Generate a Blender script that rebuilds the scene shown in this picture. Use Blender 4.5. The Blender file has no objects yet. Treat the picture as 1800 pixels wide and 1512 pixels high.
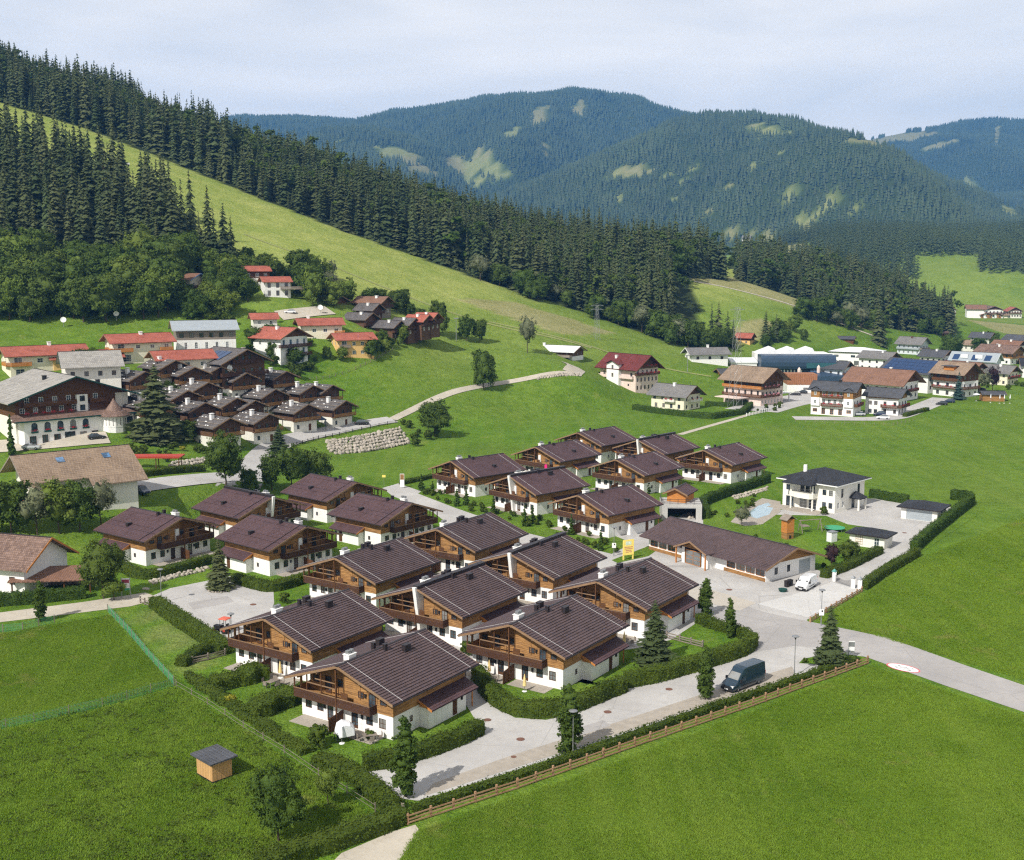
import bpy, math, random
import numpy as np
from mathutils import Vector, Matrix
S = bpy.context.scene
COL = S.collection
R = math.radians

# ---------------------------------------------------------------- camera, sky, sun, exposure
CAMH, FPX, PITCH = 52.7, 2053.0, 0.1436
cam = bpy.data.cameras.new('camera')
cam.sensor_fit = 'HORIZONTAL'; cam.sensor_width = 36.0; cam.lens = 36.0 * FPX / 1800.0
cam.clip_start = 1.0; cam.clip_end = 30000.0
camo = bpy.data.objects.new('camera', cam); COL.objects.link(camo)
camo.location = (0, 0, CAMH); camo.rotation_euler = (math.pi / 2 - PITCH, 0, 0)
S.camera = camo
SUN_AZ = math.atan2(-0.60, -0.80)          # direction towards the sun, seen from above (x, y)
SUN_EL = R(43)
w = bpy.data.worlds.new('World'); S.world = w; w.use_nodes = True
nt = w.node_tree; nt.nodes.clear()
wo = nt.nodes.new('ShaderNodeOutputWorld'); bg = nt.nodes.new('ShaderNodeBackground')
sky = nt.nodes.new('ShaderNodeTexSky'); sky.sky_type = 'NISHITA'; sky.sun_disc = False
sky.sun_elevation = SUN_EL; sky.sun_rotation = SUN_AZ; sky.altitude = 900
# Blender's sky sun_rotation is measured clockwise from +Y
sky.sun_rotation = math.atan2(-0.60, -0.80)
sky.air_density = 1.0; sky.dust_density = 2.2; sky.ozone_density = 1.0
# thin high cloud veil
tc = nt.nodes.new('ShaderNodeTexCoord'); mp = nt.nodes.new('ShaderNodeMapping'); mp.inputs['Scale'].default_value = (1.0, 1.0, 4.5)
no = nt.nodes.new('ShaderNodeTexNoise'); no.inputs['Scale'].default_value = 2.4; no.inputs['Detail'].default_value = 5; no.inputs['Roughness'].default_value = 0.55
no.inputs['Distortion'].default_value = 0.6
rp = nt.nodes.new('ShaderNodeValToRGB'); rp.color_ramp.elements[0].position = 0.22; rp.color_ramp.elements[0].color = (0.50,) * 3 + (1,)
rp.color_ramp.elements[1].position = 0.70; rp.color_ramp.elements[1].color = (0.92,) * 3 + (1,)
mx = nt.nodes.new('ShaderNodeMix'); mx.data_type = 'RGBA'
mx.inputs[7].default_value = (12.9, 12.2, 11.1, 1)
nt.links.new(tc.outputs['Generated'], mp.inputs['Vector']); nt.links.new(mp.outputs[0], no.inputs['Vector'])
nt.links.new(no.outputs['Fac'], rp.inputs[0]); nt.links.new(rp.outputs[0], mx.inputs[0]); nt.links.new(sky.outputs[0], mx.inputs[6])
# hazy summer sky: brighter towards the horizon all the way round
sz = nt.nodes.new('ShaderNodeSeparateXYZ'); nt.links.new(tc.outputs['Generated'], sz.inputs[0])
hr = nt.nodes.new('ShaderNodeMapRange'); hr.interpolation_type = 'SMOOTHSTEP'; hr.inputs['From Min'].default_value = 0.08; hr.inputs['From Max'].default_value = 0.62; hr.inputs['To Min'].default_value = 1.85; hr.inputs['To Max'].default_value = 1.0
nt.links.new(sz.outputs['Z'], hr.inputs['Value'])
sc_ = nt.nodes.new('ShaderNodeVectorMath'); sc_.operation = 'SCALE'; nt.links.new(mx.outputs[2], sc_.inputs[0]); nt.links.new(hr.outputs[0], sc_.inputs['Scale'])
nt.links.new(sc_.outputs[0], bg.inputs['Color']); nt.links.new(bg.outputs[0], wo.inputs['Surface'])
bg.inputs['Strength'].default_value = 0.055
sl = bpy.data.lights.new('sun', 'SUN'); sl.energy = 5.0; sl.angle = R(0.6); sl.color = (1.0, 0.955, 0.88)
so = bpy.data.objects.new('sun', sl); COL.objects.link(so)
sd = Vector((math.cos(SUN_EL) * -0.60, math.cos(SUN_EL) * -0.80, math.sin(SUN_EL)))
so.rotation_euler = sd.to_track_quat('Z', 'Y').to_euler(); so.location = (-60, -80, 120)
V = S.view_settings
V.view_transform = 'Standard'; V.look = 'None'; V.exposure = 0.20; V.gamma = 1.0; V.use_curve_mapping = False
S.render.engine = 'CYCLES'
S.cycles.use_denoising = False; S.cycles.filter_width = 1.25
S.cycles.max_bounces = 4; S.cycles.diffuse_bounces = 2; S.cycles.glossy_bounces = 2; S.cycles.transparent_max_bounces = 6; S.cycles.volume_bounces = 0
S.cycles.use_adaptive_sampling = True; S.cycles.adaptive_threshold = 0.02; S.cycles.adaptive_min_samples = 24

# ---------------------------------------------------------------- helpers
CP, SP = math.cos(PITCH), math.sin(PITCH)
def ray(px, py):
    a, b = (px - 900) / FPX, (756 - py) / FPX
    return (a, CP + b * SP, -SP + b * CP)
def G(px, py, z=0.0):
    d = ray(px, py); t = (z - CAMH) / d[2]
    return Vector((d[0] * t, d[1] * t, z))
def AY(px, py, Y):
    d = ray(px, py); t = Y / d[1]
    return Vector((d[0] * t, Y, CAMH + d[2] * t))
def projpx(x, y, z):
    z = z - CAMH; d = y * CP - z * SP; u = y * SP + z * CP
    return 900 + FPX * x / d, 756 - FPX * u / d

def nd(nt, t, **kw):
    n = nt.nodes.new('ShaderNode' + t)
    for k, v in kw.items():
        if k in n.inputs: n.inputs[k].default_value = v
        else: setattr(n, k, v)
    return n
def newmat(name):
    m = bpy.data.materials.new(name); m.use_nodes = True
    nt = m.node_tree; b = nt.nodes['Principled BSDF']
    return m, nt, b, nt.links.new
def mixc(nt, fac, a, b, mode='MIX'):
    n = nd(nt, 'Mix', data_type='RGBA', blend_type=mode)
    for i, v in ((0, fac), (6, a), (7, b)):
        if hasattr(v, 'links'): nt.links.new(v, n.inputs[i])
        elif i == 0: n.inputs[0].default_value = v
        else: n.inputs[i].default_value = tuple(v)[:3] + (1,)
    return n.outputs[2]
def ramp(nt, src, p0, p1, c0=(0, 0, 0), c1=(1, 1, 1)):
    r = nd(nt, 'ValToRGB'); e = r.color_ramp.elements
    e[0].position = p0; e[0].color = tuple(c0) + (1,); e[1].position = p1; e[1].color = tuple(c1) + (1,)
    nt.links.new(src, r.inputs[0]); return r.outputs[0]
def coords(nt, kind='Object', scale=(1, 1, 1), rnd=True):
    tc = nd(nt, 'TexCoord'); mp = nd(nt, 'Mapping'); mp.inputs['Scale'].default_value = scale
    nt.links.new(tc.outputs[kind], mp.inputs['Vector'])
    if rnd:
        oi = nd(nt, 'ObjectInfo'); mu = nd(nt, 'Math', operation='MULTIPLY'); mu.inputs[1].default_value = 53.0
        nt.links.new(oi.outputs['Random'], mu.inputs[0]); nt.links.new(mu.outputs[0], mp.inputs['Location'])
    return mp.outputs[0]
def noise(nt, vec, scale, detail=4, rough=.55, dist=0.0):
    n = nd(nt, 'TexNoise'); n.inputs['Scale'].default_value = scale; n.inputs['Detail'].default_value = detail
    n.inputs['Roughness'].default_value = rough; n.inputs['Distortion'].default_value = dist
    if vec is not None: nt.links.new(vec, n.inputs['Vector'])
    return n.outputs['Fac']
def bump(nt, b, src, strength=.3, dist=.05):
    n = nd(nt, 'Bump'); n.inputs['Strength'].default_value = strength; n.inputs['Distance'].default_value = dist
    nt.links.new(src, n.inputs['Height']); nt.links.new(n.outputs[0], b.inputs['Normal'])
def plain(name, col, rough=.7, var=.18, scale=3.0, stretch=(1, 1, 1), metal=0.0, spec=.3, bmp=0.0, objvar=0.0, streak=None):
    """paint, plaster, stone, timber: base colour broken up by two scales of noise"""
    m, nt, b, L = newmat(name)
    v = coords(nt, 'Object', stretch)
    n1 = noise(nt, v, scale, 5); n2 = noise(nt, v, scale * 7.3, 3)
    d = tuple(c * (1 - var) for c in col); l = tuple(min(1, c * (1 + var * .7)) for c in col)
    c = mixc(nt, ramp(nt, n1, .3, .7), d, l)
    c = mixc(nt, .35, c, ramp(nt, n2, .3, .7, d, l))
    if streak:
        v2 = coords(nt, 'Object', (2.2, 2.2, .18)); n3 = noise(nt, v2, 1.6, 4)
        c = mixc(nt, ramp(nt, n3, .56, .78), c, mixc(nt, 1.0, c, streak, 'MULTIPLY'))
    if objvar:
        oi = nd(nt, 'ObjectInfo'); c = mixc(nt, ramp(nt, oi.outputs['Random'], 0, 1, (0, 0, 0), (objvar,) * 3), c, tuple(x * .55 for x in col))
    L(c, b.inputs['Base Color']); b.inputs['Roughness'].default_value = rough; b.inputs['Metallic'].default_value = metal
    b.inputs['Specular IOR Level'].default_value = spec
    if bmp: bump(nt, b, n2, bmp, .03)
    return m
def leafmat(name, dark, light, trans=.25, objvar=.5, yellow=None, world=None):
    m, nt, b, L = newmat(name)
    v = coords(nt, 'Object') if not world else nd(nt, 'NewGeometry').outputs['Position']
    n1 = noise(nt, v, .55 if not world else world, 3); n2 = noise(nt, v, 3.7 if not world else world * 9, 2)
    c = mixc(nt, ramp(nt, n1, .32, .68), dark, light)
    c = mixc(nt, ramp(nt, n2, .35, .8, (0, 0, 0), (.6, .6, .6)), c, tuple(x * 1.35 for x in light))
    oi = nd(nt, 'ObjectInfo')
    tgt = yellow if yellow else tuple(x * .6 for x in dark)
    c = mixc(nt, ramp(nt, oi.outputs['Random'], 0, 1, (0, 0, 0), (objvar,) * 3), c, tgt)
    L(c, b.inputs['Base Color']); b.inputs['Roughness'].default_value = .72; b.inputs['Specular IOR Level'].default_value = .12
    tr = nd(nt, 'BsdfTranslucent'); L(mixc(nt, .5, c, tuple(min(1, x * 2) for x in light)), tr.inputs['Color'])
    ms = nd(nt, 'MixShader'); ms.inputs[0].default_value = trans
    L(b.outputs[0], ms.inputs[1]); L(tr.outputs[0], ms.inputs[2]); L(ms.outputs[0], nt.nodes['Material Output'].inputs['Surface'])
    return m

class MB:
    """collects faces of one mesh"""
    def __init__(s): s.v = []; s.f = []; s.m = []; s.uv = None
    def face(s, pts, m=0):
        i = len(s.v); s.v += [tuple(p) for p in pts]; s.f.append(tuple(range(i, i + len(pts)))); s.m.append(m)
    def box(s, x0, x1, y0, y1, z0, z1, m=0):
        i = len(s.v)
        s.v += [(x0, y0, z0), (x1, y0, z0), (x1, y1, z0), (x0, y1, z0), (x0, y0, z1), (x1, y0, z1), (x1, y1, z1), (x0, y1, z1)]
        for f in ((0, 3, 2, 1), (4, 5, 6, 7), (0, 1, 5, 4), (1, 2, 6, 5), (2, 3, 7, 6), (3, 0, 4, 7)):
            s.f.append(tuple(i + k for k in f)); s.m.append(m)
    def prism(s, poly, z0, z1, m=0):
        n = len(poly); i = len(s.v)
        s.v += [(p[0], p[1], z0) for p in poly] + [(p[0], p[1], z1) for p in poly]
        s.f.append(tuple(i + k for k in range(n - 1, -1, -1))); s.f.append(tuple(i + n + k for k in range(n))); s.m += [m, m]
        for k in range(n):
            j = (k + 1) % n; s.f.append((i + k, i + j, i + n + j, i + n + k)); s.m.append(m)
    def ext(s, poly, a0, a1, axis='y', m=0):
        """extrude a polygon given in the two other axes along one axis"""
        n = len(poly); i = len(s.v)
        def mk(p, a): return (p[0], a, p[1]) if axis == 'y' else ((a, p[0], p[1]) if axis == 'x' else (p[0], p[1], a))
        s.v += [mk(p, a0) for p in poly] + [mk(p, a1) for p in poly]
        s.f.append(tuple(i + k for k in range(n))); s.f.append(tuple(i + n + k for k in range(n - 1, -1, -1))); s.m += [m, m]
        for k in range(n):
            j = (k + 1) % n; s.f.append((i + j, i + k, i + n + k, i + n + j)); s.m.append(m)
    def beam(s, a, b, r, n=6, r2=None, m=0, cap=True):
        a, b = Vector(a), Vector(b); d = b - a
        if d.length < 1e-6: return
        q = d.to_track_quat('Z', 'Y'); r2 = r if r2 is None else r2; i = len(s.v)
        for p, rr in ((a, r), (b, r2)):
            for k in range(n):
                t = 2 * math.pi * (k + .5) / n; s.v.append(tuple(p + q @ Vector((rr * math.cos(t), rr * math.sin(t), 0))))
        for k in range(n):
            j = (k + 1) % n; s.f.append((i + k, i + j, i + n + j, i + n + k)); s.m.append(m)
        if cap:
            s.f.append(tuple(i + k for k in range(n - 1, -1, -1))); s.f.append(tuple(i + n + k for k in range(n))); s.m += [m, m]
    def lathe(s, prof, n=12, c=(0, 0, 0), m=0):
        i = len(s.v)
        for r, z in prof:
            for k in range(n):
                t = 2 * math.pi * k / n; s.v.append((c[0] + r * math.cos(t), c[1] + r * math.sin(t), c[2] + z))
        for q in range(len(prof) - 1):
            for k in range(n):
                j = (k + 1) % n; s.f.append((i + q * n + k, i + q * n + j, i + (q + 1) * n + j, i + (q + 1) * n + k)); s.m.append(m)
        s.f.append(tuple(i + k for k in range(n - 1, -1, -1))); s.f.append(tuple(i + (len(prof) - 1) * n + k for k in range(n))); s.m += [m, m]
    def mesh(s, name, mats, mirror=False, smooth=False):
        me = bpy.data.meshes.new(name)
        v, f = s.v, s.f
        if mirror: v = [(-p[0], p[1], p[2]) for p in v]; f = [tuple(reversed(q)) for q in f]
        me.from_pydata(v, [], f)
        for mt in (mats if isinstance(mats, (list, tuple)) else [mats]): me.materials.append(mt)
        if any(s.m): me.polygons.foreach_set('material_index', s.m)
        if smooth: me.polygons.foreach_set('use_smooth', [True] * len(f))
        me.update(); return me
def obj(name, me, parent=None, loc=None, rz=0.0, kind=None):
    o = bpy.data.objects.new(name, me); COL.objects.link(o)
    if parent is not None: o.parent = parent
    if loc is not None: o.location = loc
    if rz: o.rotation_euler = (0, 0, rz)
    if kind: o['kind'] = kind
    return o
def tag(o, label, cat, group=None):
    o['label'] = label; o['category'] = cat
    if group: o['group'] = group
    return o
def thing(name, label, cat, loc, rz=0.0, group=None):
    return tag(obj(name, None, None, loc, rz), label, cat, group)
def part(name, mb, mat, parent, loc=None, rz=0.0, kind=None, mirror=False, smooth=False, label=None):
    o = obj(name, mb.mesh(name, mat, mirror, smooth), parent, loc, rz, kind)
    if label: o['label'] = label
    return o
def copy_tree(o, parent=None):
    c = o.copy(); COL.objects.link(c)
    if parent is not None: c.parent = parent
    for ch in list(o.children): copy_tree(ch, c)
    return c

# ---------------------------------------------------------------- terrain height field
FOOT = [(-400, 1080), (-150, 1062), (0, 1046), (150, 1005), (250, 970), (330, 915), (440, 886), (560, 858), (600, 838), (640, 800), (720, 793), (770, 768),
        (900, 744), (1060, 722), (1180, 700), (1250, 688), (1400, 652), (1550, 625), (1700, 594), (1900, 575)]
_fp = [G(*p) for p in FOOT]
FX = np.array([p.x for p in _fp]); FY = np.array([p.y for p in _fp]); _o = np.argsort(FX); FX, FY = FX[_o], FY[_o]
CTRL = [  # (px, py, distance)
 (-200, 1000, 190), (0, 1000, 195), (60, 925, 212), (228, 885, 225), (-150, 900, 225), (330, 845, 250), (250, 850, 247), (395, 855, 243), (520, 850, 262), (450, 800, 300), (480, 772, 316),
 (120, 772, 290), (-150, 780, 290), (300, 765, 300), (400, 765, 318), (540, 748, 345), (640, 742, 352), (700, 736, 356), (600, 745, 350),
 (75, 655, 330), (230, 636, 355), (310, 660, 335), (370, 622, 378), (-150, 650, 335), (430, 690, 346), (505, 640, 374), (610, 620, 400), (560, 690, 380), (570, 560, 425),
 (690, 590, 430), (640, 550, 440), (760, 610, 440), (740, 690, 392), (850, 690, 405), (850, 640, 440), (1000, 655, 430), (985, 628, 448), (800, 700, 392), (930, 690, 415),
 (90, 560, 400), (0, 562, 395), (250, 550, 410), (-150, 565, 395), (420, 550, 420), (515, 550, 425),
 (335, 512, 430), (460, 520, 425), (30, 520, 415), (150, 480, 440), (-150, 500, 425),
 (310, 440, 465), (100, 430, 460), (0, 410, 470), (-150, 400, 470), (420, 470, 470), (500, 480, 470),
 (1110, 690, 455), (1050, 670, 452), (1250, 640, 520), (1000, 590, 505), (1100, 610, 520), (900, 620, 460),
 (1000, 540, 580), (1100, 570, 580), (1200, 600, 580), (1270, 612, 590), (800, 560, 490), (800, 520, 530), (800, 475, 590), (900, 510, 585),
 (600, 520, 460), (600, 460, 520), (600, 405, 600), (700, 440, 595), (500, 365, 610), (400, 440, 490), (400, 380, 550), (400, 325, 620), (300, 285, 630),
 (200, 245, 640), (200, 330, 530), (0, 180, 660), (0, 250, 560), (-200, 105, 680), (-200, 200, 560), (100, 210, 650)]
CTRL = [tuple(AY(*c)) for c in CTRL]
CTRL += [(AY(1000, 500, 760).x, 760, 55), (AY(800, 500, 780).x, 780, 72), (AY(600, 500, 800).x, 800, 97), (AY(400, 500, 820).x, 820, 123), (AY(200, 500, 840).x, 840, 149),
         (AY(0, 500, 850).x, 850, 168), (AY(-200, 500, 860).x, 860, 190), (AY(1200, 500, 720).x, 720, 44), (AY(1290, 500, 760).x, 760, 41)]
CTRL += [tuple(AY(*c)) for c in [(1200, 490, 710), (1290, 500, 735), (1400, 535, 715), (1500, 585, 685), (1350, 572, 640), (1310, 618, 600), (1420, 600, 640),
         (1330, 500, 840), (1500, 556, 790), (1660, 586, 800), (1600, 585, 760)]]
CTRL += [(AY(1500, 500, 900).x, 900, 32), (AY(1350, 500, 930).x, 930, 46), (AY(1640, 500, 900).x, 900, 12), (AY(1000, 500, 960).x, 960, 45), (AY(700, 500, 980).x, 980, 75), (AY(300, 500, 1000).x, 1000, 110), (-450, 1000, 150)]
CTRL += [tuple(p) for p in _fp] + [(x, y, 0.0) for x, y in ((0, 120), (60, 120), (-60, 120), (0, 200), (80, 220), (150, 250), (-40, 190), (100, 330), (200, 330), (40, 330), (250, 420), (150, 420), (350, 500), (300, 620), (400, 700), (450, 900), (420, 1050), (250, 520), (330, 800), (-90, 120), (180, 180))]
CT = np.array(CTRL)
def _phi(r2): return np.sqrt(r2 + 30.0 ** 2)
_A = _phi(((CT[:, None, :2] - CT[None, :, :2]) ** 2).sum(-1)) - np.eye(len(CT)) * 1.2
_W = np.linalg.solve(_A, CT[:, 2])
def smooth01(t): t = np.clip(t, 0, 1); return t * t * (3 - 2 * t)
def near_h(x, y):
    x = np.asarray(x, float); y = np.asarray(y, float); shp = x.shape; xf, yf = x.ravel(), y.ravel(); out = np.zeros(xf.size)
    for k in range(0, xf.size, 20000):
        s = slice(k, k + 20000)
        r2 = (xf[s, None] - CT[None, :, 0]) ** 2 + (yf[s, None] - CT[None, :, 1]) ** 2
        out[s] = _phi(r2) @ _W
    m = smooth01((yf - np.interp(xf, FX, FY)) / 16.0)
    out = np.maximum(out, 0) * m
    out *= smooth01((1090 - yf) / 130.0)
    return out.reshape(shp)
RANGES = [  # crest distance, front width, back width, crest line in the picture (ground under the trees)
 (1900, 780, 700, [(1150, 458), (1250, 446), (1350, 430), (1430, 420), (1600, 424), (1800, 412), (2000, 400)]),
 (3700, 1400, 900, [(500, 446), (700, 438), (880, 353), (1020, 293), (1160, 228), (1230, 216), (1300, 212), (1340, 222), (1400, 250), (1460, 272), (1540, 300), (1640, 340), (1740, 390), (1900, 440)]),
 (5600, 2300, 1200, [(200, 240), (450, 212), (560, 222), (640, 224), (700, 207), (800, 186), (900, 179), (1000, 169), (1100, 175), (1200, 222), (1300, 260), (1500, 332), (1700, 346), (2100, 350)]),
 (4400, 1300, 900, [(200, 330), (480, 275), (600, 238), (680, 240), (760, 262), (860, 300), (940, 350), (1000, 400), (1100, 440)]),
 (6600, 2400, 1500, [(1100, 340), (1300, 312), (1400, 272), (1530, 238), (1620, 228), (1700, 226), (1800, 212), (1950, 206), (2200, 200)])]
def vnoise(x, y, s, seed=0):
    """cheap smooth value noise"""
    rs = np.random.RandomState(seed); T = rs.rand(64, 64)
    u, v = np.asarray(x) / s, np.asarray(y) / s; i, j = np.floor(u).astype(int), np.floor(v).astype(int); fu, fv = u - i, v - j
    fu, fv = fu * fu * (3 - 2 * fu), fv * fv * (3 - 2 * fv)
    g = lambda a, b: T[a % 64, b % 64]
    return (g(i, j) * (1 - fu) + g(i + 1, j) * fu) * (1 - fv) + (g(i, j + 1) * (1 - fu) + g(i + 1, j + 1) * fu) * fv
def far_h(x, y):
    x = np.asarray(x, float); y = np.asarray(y, float); z = np.zeros(x.shape)
    for k, (Y, wf, wb, tab) in enumerate(RANGES):
        xs = np.array([(p[0] - 900) / FPX for p in tab]) * Y; zs = np.array([AY(p[0], p[1], Y).z for p in tab])
        zc = np.interp(x, xs, zs, left=max(0, zs[0] * .4), right=zs[-1])
        wob = (vnoise(x, y * 0 + 31 * k, 420 if k else 260, k + 3) - .5) * (.36 * wf)
        t = np.where(y < Y, (y - (Y - wf) - wob * np.clip((Y - y) / wf * 1.6, 0, 1)) / wf, 1 - (y - Y) / wb)
        t = np.clip(t, 0, 1); prof = np.sin(t * math.pi / 2) ** (1.18 if k else 1.0)
        rug = (vnoise(x, y, 310, k + 11) - .5) * .16 + (vnoise(x, y, 130, k + 21) - .5) * .06
        z = np.maximum(z, zc * prof * (1 + rug * np.clip(1.25 - prof, 0, 1) * 1.6))
    return z * smooth01((y - 1080) / 160.0)
def H(x, y): return near_h(x, y) + far_h(x, y)
def h1(x, y): return float(H(np.array([x]), np.array([y]))[0])
_gx = np.arange(-330, 560.1, 4.0); _gy = np.arange(60, 1100.1, 4.0)
HG = near_h(*np.meshgrid(_gx, _gy, indexing='ij'))
def hg(x, y):
    """height on the near grid, the same surface the ground mesh has"""
    u = min(max((x - _gx[0]) / 4.0, 0), len(_gx) - 1.001); v = min(max((y - _gy[0]) / 4.0, 0), len(_gy) - 1.001); i, j = int(u), int(v); a, b = u - i, v - j
    return float((HG[i, j] * (1 - a) + HG[i + 1, j] * a) * (1 - b) + (HG[i, j + 1] * (1 - a) + HG[i + 1, j + 1] * a) * b)
def T(px, py, lo=70, hi=1090):
    """where the view line through a picture point meets the ground"""
    d = ray(px, py); y = lo
    while y < hi:
        t = y / d[1]; x, z = d[0] * t, CAMH + d[2] * t
        if z <= hg(x, y):
            for _ in range(12):
                y -= .1; t = y / d[1]
                if CAMH + d[2] * t > hg(d[0] * t, y): break
            t = y / d[1]; x = d[0] * t
            return Vector((x, y, hg(x, y)))
        y += 1.0
    return Vector((d[0] * t, y, hg(x, y)))
# ---------------------------------------------------------------- materials
def grass_mat():
    m, nt, b, L = newmat('grass')
    geo = nd(nt, 'NewGeometry'); P = geo.outputs['Position']
    at = nd(nt, 'Attribute', attribute_name='zone'); sep = nd(nt, 'SeparateColor'); L(at.outputs['Color'], sep.inputs[0])
    n0 = noise(nt, P, .012, 2); n1 = noise(nt, P, .06, 3, .6); n2 = noise(nt, P, .45, 3, .65); n3 = noise(nt, P, 2.6, 2, .7)
    mp = nd(nt, 'Mapping'); mp.inputs['Rotation'].default_value = (0, 0, R(-38)); mp.inputs['Scale'].default_value = (.32, .012, 1); L(P, mp.inputs['Vector'])
    st = noise(nt, mp.outputs[0], 1.0, 3, .6)                     # mowing swaths
    c = mixc(nt, ramp(nt, n1, .3, .72), (.072, .150, .012), (.128, .228, .023))
    c = mixc(nt, ramp(nt, n0, .4, .7, (0, 0, 0), (.5, .5, .5)), c, (.162, .220, .036))
    c = mixc(nt, ramp(nt, st, .45, .66, (0, 0, 0), (.4, .4, .4)), c, (.176, .240, .040))
    c = mixc(nt, sep.outputs[0], c, mixc(nt, ramp(nt, n1, .3, .7), (.225, .290, .058), (.350, .380, .110)))      # sunny hill meadow
    c = mixc(nt, sep.outputs[2], c, mixc(nt, ramp(nt, n1, .3, .7), (.270, .250, .110), (.350, .310, .165)))      # dry grass
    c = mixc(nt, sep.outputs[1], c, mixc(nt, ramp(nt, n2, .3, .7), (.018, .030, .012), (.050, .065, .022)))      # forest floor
    c = mixc(nt, at.outputs['Alpha'], c, mixc(nt, ramp(nt, n2, .36, .62), (.045, .105, .009), (.095, .175, .015)))  # rank pasture
    c = mixc(nt, ramp(nt, n2, .40, .70, (0, 0, 0), (.65, .65, .65)), c, mixc(nt, 1.0, c, (.52, .60, .48), 'MULTIPLY'))
    c = mixc(nt, ramp(nt, n3, .38, .66, (0, 0, 0), (.8, .8, .8)), c, mixc(nt, 1.0, c, (1.75, 1.55, 1.7), 'MULTIPLY'))
    n6 = noise(nt, P, 5.5, 1, .7); c = mixc(nt, ramp(nt, n6, .40, .62, (.7, .7, .7), (0, 0, 0)), c, mixc(nt, 1.0, c, (.45, .55, .45), 'MULTIPLY'))
    n5 = noise(nt, P, .09, 4, .7); dry = ramp(nt, n5, .64, .74, (0, 0, 0), (.55, .55, .55))
    c = mixc(nt, dry, c, (.230, .240, .065))
    L(c, b.inputs['Base Color']); b.inputs['Roughness'].default_value = .95; b.inputs['Specular IOR Level'].default_value = .08
    n4 = noise(nt, P, 1.3, 3, .75); bump(nt, b, n4, .9, .5)
    return m
def asphalt_mat(name, a, c2, patch):
    m, nt, b, L = newmat(name)
    P = nd(nt, 'NewGeometry').outputs['Position']
    n1 = noise(nt, P, .12, 5, .6); n2 = noise(nt, P, .9, 5, .65); n3 = noise(nt, P, 9, 3, .7)
    c = mixc(nt, ramp(nt, n1, .35, .66), a, c2)
    c = mixc(nt, ramp(nt, n2, .5, .72, (0, 0, 0), (.5, .5, .5)), c, patch)
    c = mixc(nt, ramp(nt, n3, .3, .8, (0, 0, 0), (.35, .35, .35)), c, tuple(x * .75 for x in a))
    vo = nd(nt, 'TexVoronoi', feature='DISTANCE_TO_EDGE'); vo.inputs['Scale'].default_value = .11; L(P, vo.inputs['Vector'])
    c = mixc(nt, ramp(nt, vo.outputs['Distance'], .002, .006, (.5, .5, .5), (0, 0, 0)), c, tuple(x * .6 for x in a))
    L(c, b.inputs['Base Color']); b.inputs['Roughness'].default_value = .9; b.inputs['Specular IOR Level'].default_value = .2
    bump(nt, b, n3, .25, .02)
    return m
def tile_mat(name, dark, light, course, tw, bumps=.5, moss=None):
    """roof covering: courses across the slope, single tiles along it"""
    m, nt, b, L = newmat(name)
    tc = nd(nt, 'TexCoord'); sx = nd(nt, 'SeparateXYZ'); L(tc.outputs['Object'], sx.inputs[0])
    ab = nd(nt, 'Math', operation='ABSOLUTE'); L(sx.outputs['X'], ab.inputs[0])
    cx = nd(nt, 'CombineXYZ'); L(sx.outputs['Y'], cx.inputs[0]); L(ab.outputs[0], cx.inputs[1])
    br = nd(nt, 'TexBrick'); br.offset = .5; L(cx.outputs[0], br.inputs['Vector'])
    br.inputs['Scale'].default_value = 1.0; br.inputs['Brick Width'].default_value = tw; br.inputs['Row Height'].default_value = course
    br.inputs['Mortar Size'].default_value = .03; br.inputs['Mortar Smooth'].default_value = .3; br.inputs['Bias'].default_value = 0
    br.inputs['Color1'].default_value = tuple(dark) + (1,); br.inputs['Color2'].default_value = tuple(light) + (1,); br.inputs['Mortar'].default_value = tuple(x * .3 for x in dark) + (1,)
    v = coords(nt, 'Object'); n1 = noise(nt, v, .35, 5, .6); n2 = noise(nt, v, 2.4, 4)
    c = mixc(nt, ramp(nt, n1, .35, .7, (0, 0, 0), (.45, .45, .45)), br.outputs['Color'], tuple(x * 1.25 for x in light))
    c = mixc(nt, ramp(nt, n2, .45, .75, (0, 0, 0), (.4, .4, .4)), c, tuple(x * .7 for x in dark))
    if moss: c = mixc(nt, ramp(nt, n1, .52, .72, (0, 0, 0), (.6, .6, .6)), c, moss)
    L(c, b.inputs['Base Color']); b.inputs['Roughness'].default_value = .62; b.inputs['Specular IOR Level'].default_value = .28
    bump(nt, b, br.outputs['Fac'], bumps, .03)
    nt.nodes['Bump'].invert = True
    return m
def timber_mat(name, dark, light, grey, axis=0, plank=.0):
    m, nt, b, L = newmat(name)
    st = [(.5, .5, 6), (6, 6, .5)][axis]
    v = coords(nt, 'Object', st); n1 = noise(nt, v, 1.1, 6, .65, .4); v2 = coords(nt, 'Object'); n2 = noise(nt, v2, .8, 4)
    c = mixc(nt, ramp(nt, n1, .3, .7), dark, light)
    c = mixc(nt, ramp(nt, n2, .48, .75, (0, 0, 0), (.55, .55, .55)), c, grey)
    L(c, b.inputs['Base Color']); b.inputs['Roughness'].default_value = .75; b.inputs['Specular IOR Level'].default_value = .2
    bump(nt, b, n1, .3, .02)
    return m
def glass_mat(name, col=(.02, .028, .035)):
    m, nt, b, L = newmat(name)
    v = coords(nt, 'Object'); n = noise(nt, v, .9, 2); oi = nd(nt, 'ObjectInfo')
    c = mixc(nt, ramp(nt, n, .4, .62), col, tuple(min(1, x * 3.2) for x in col))
    c = mixc(nt, ramp(nt, oi.outputs['Random'], .62, .95, (0, 0, 0), (.45, .45, .45)), c, (.45, .43, .39))   # drawn curtains in some
    L(c, b.inputs['Base Color']); b.inputs['Roughness'].default_value = .06; b.inputs['Specular IOR Level'].default_value = .75
    return m
M = {}
M['grass'] = grass_mat()
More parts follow.
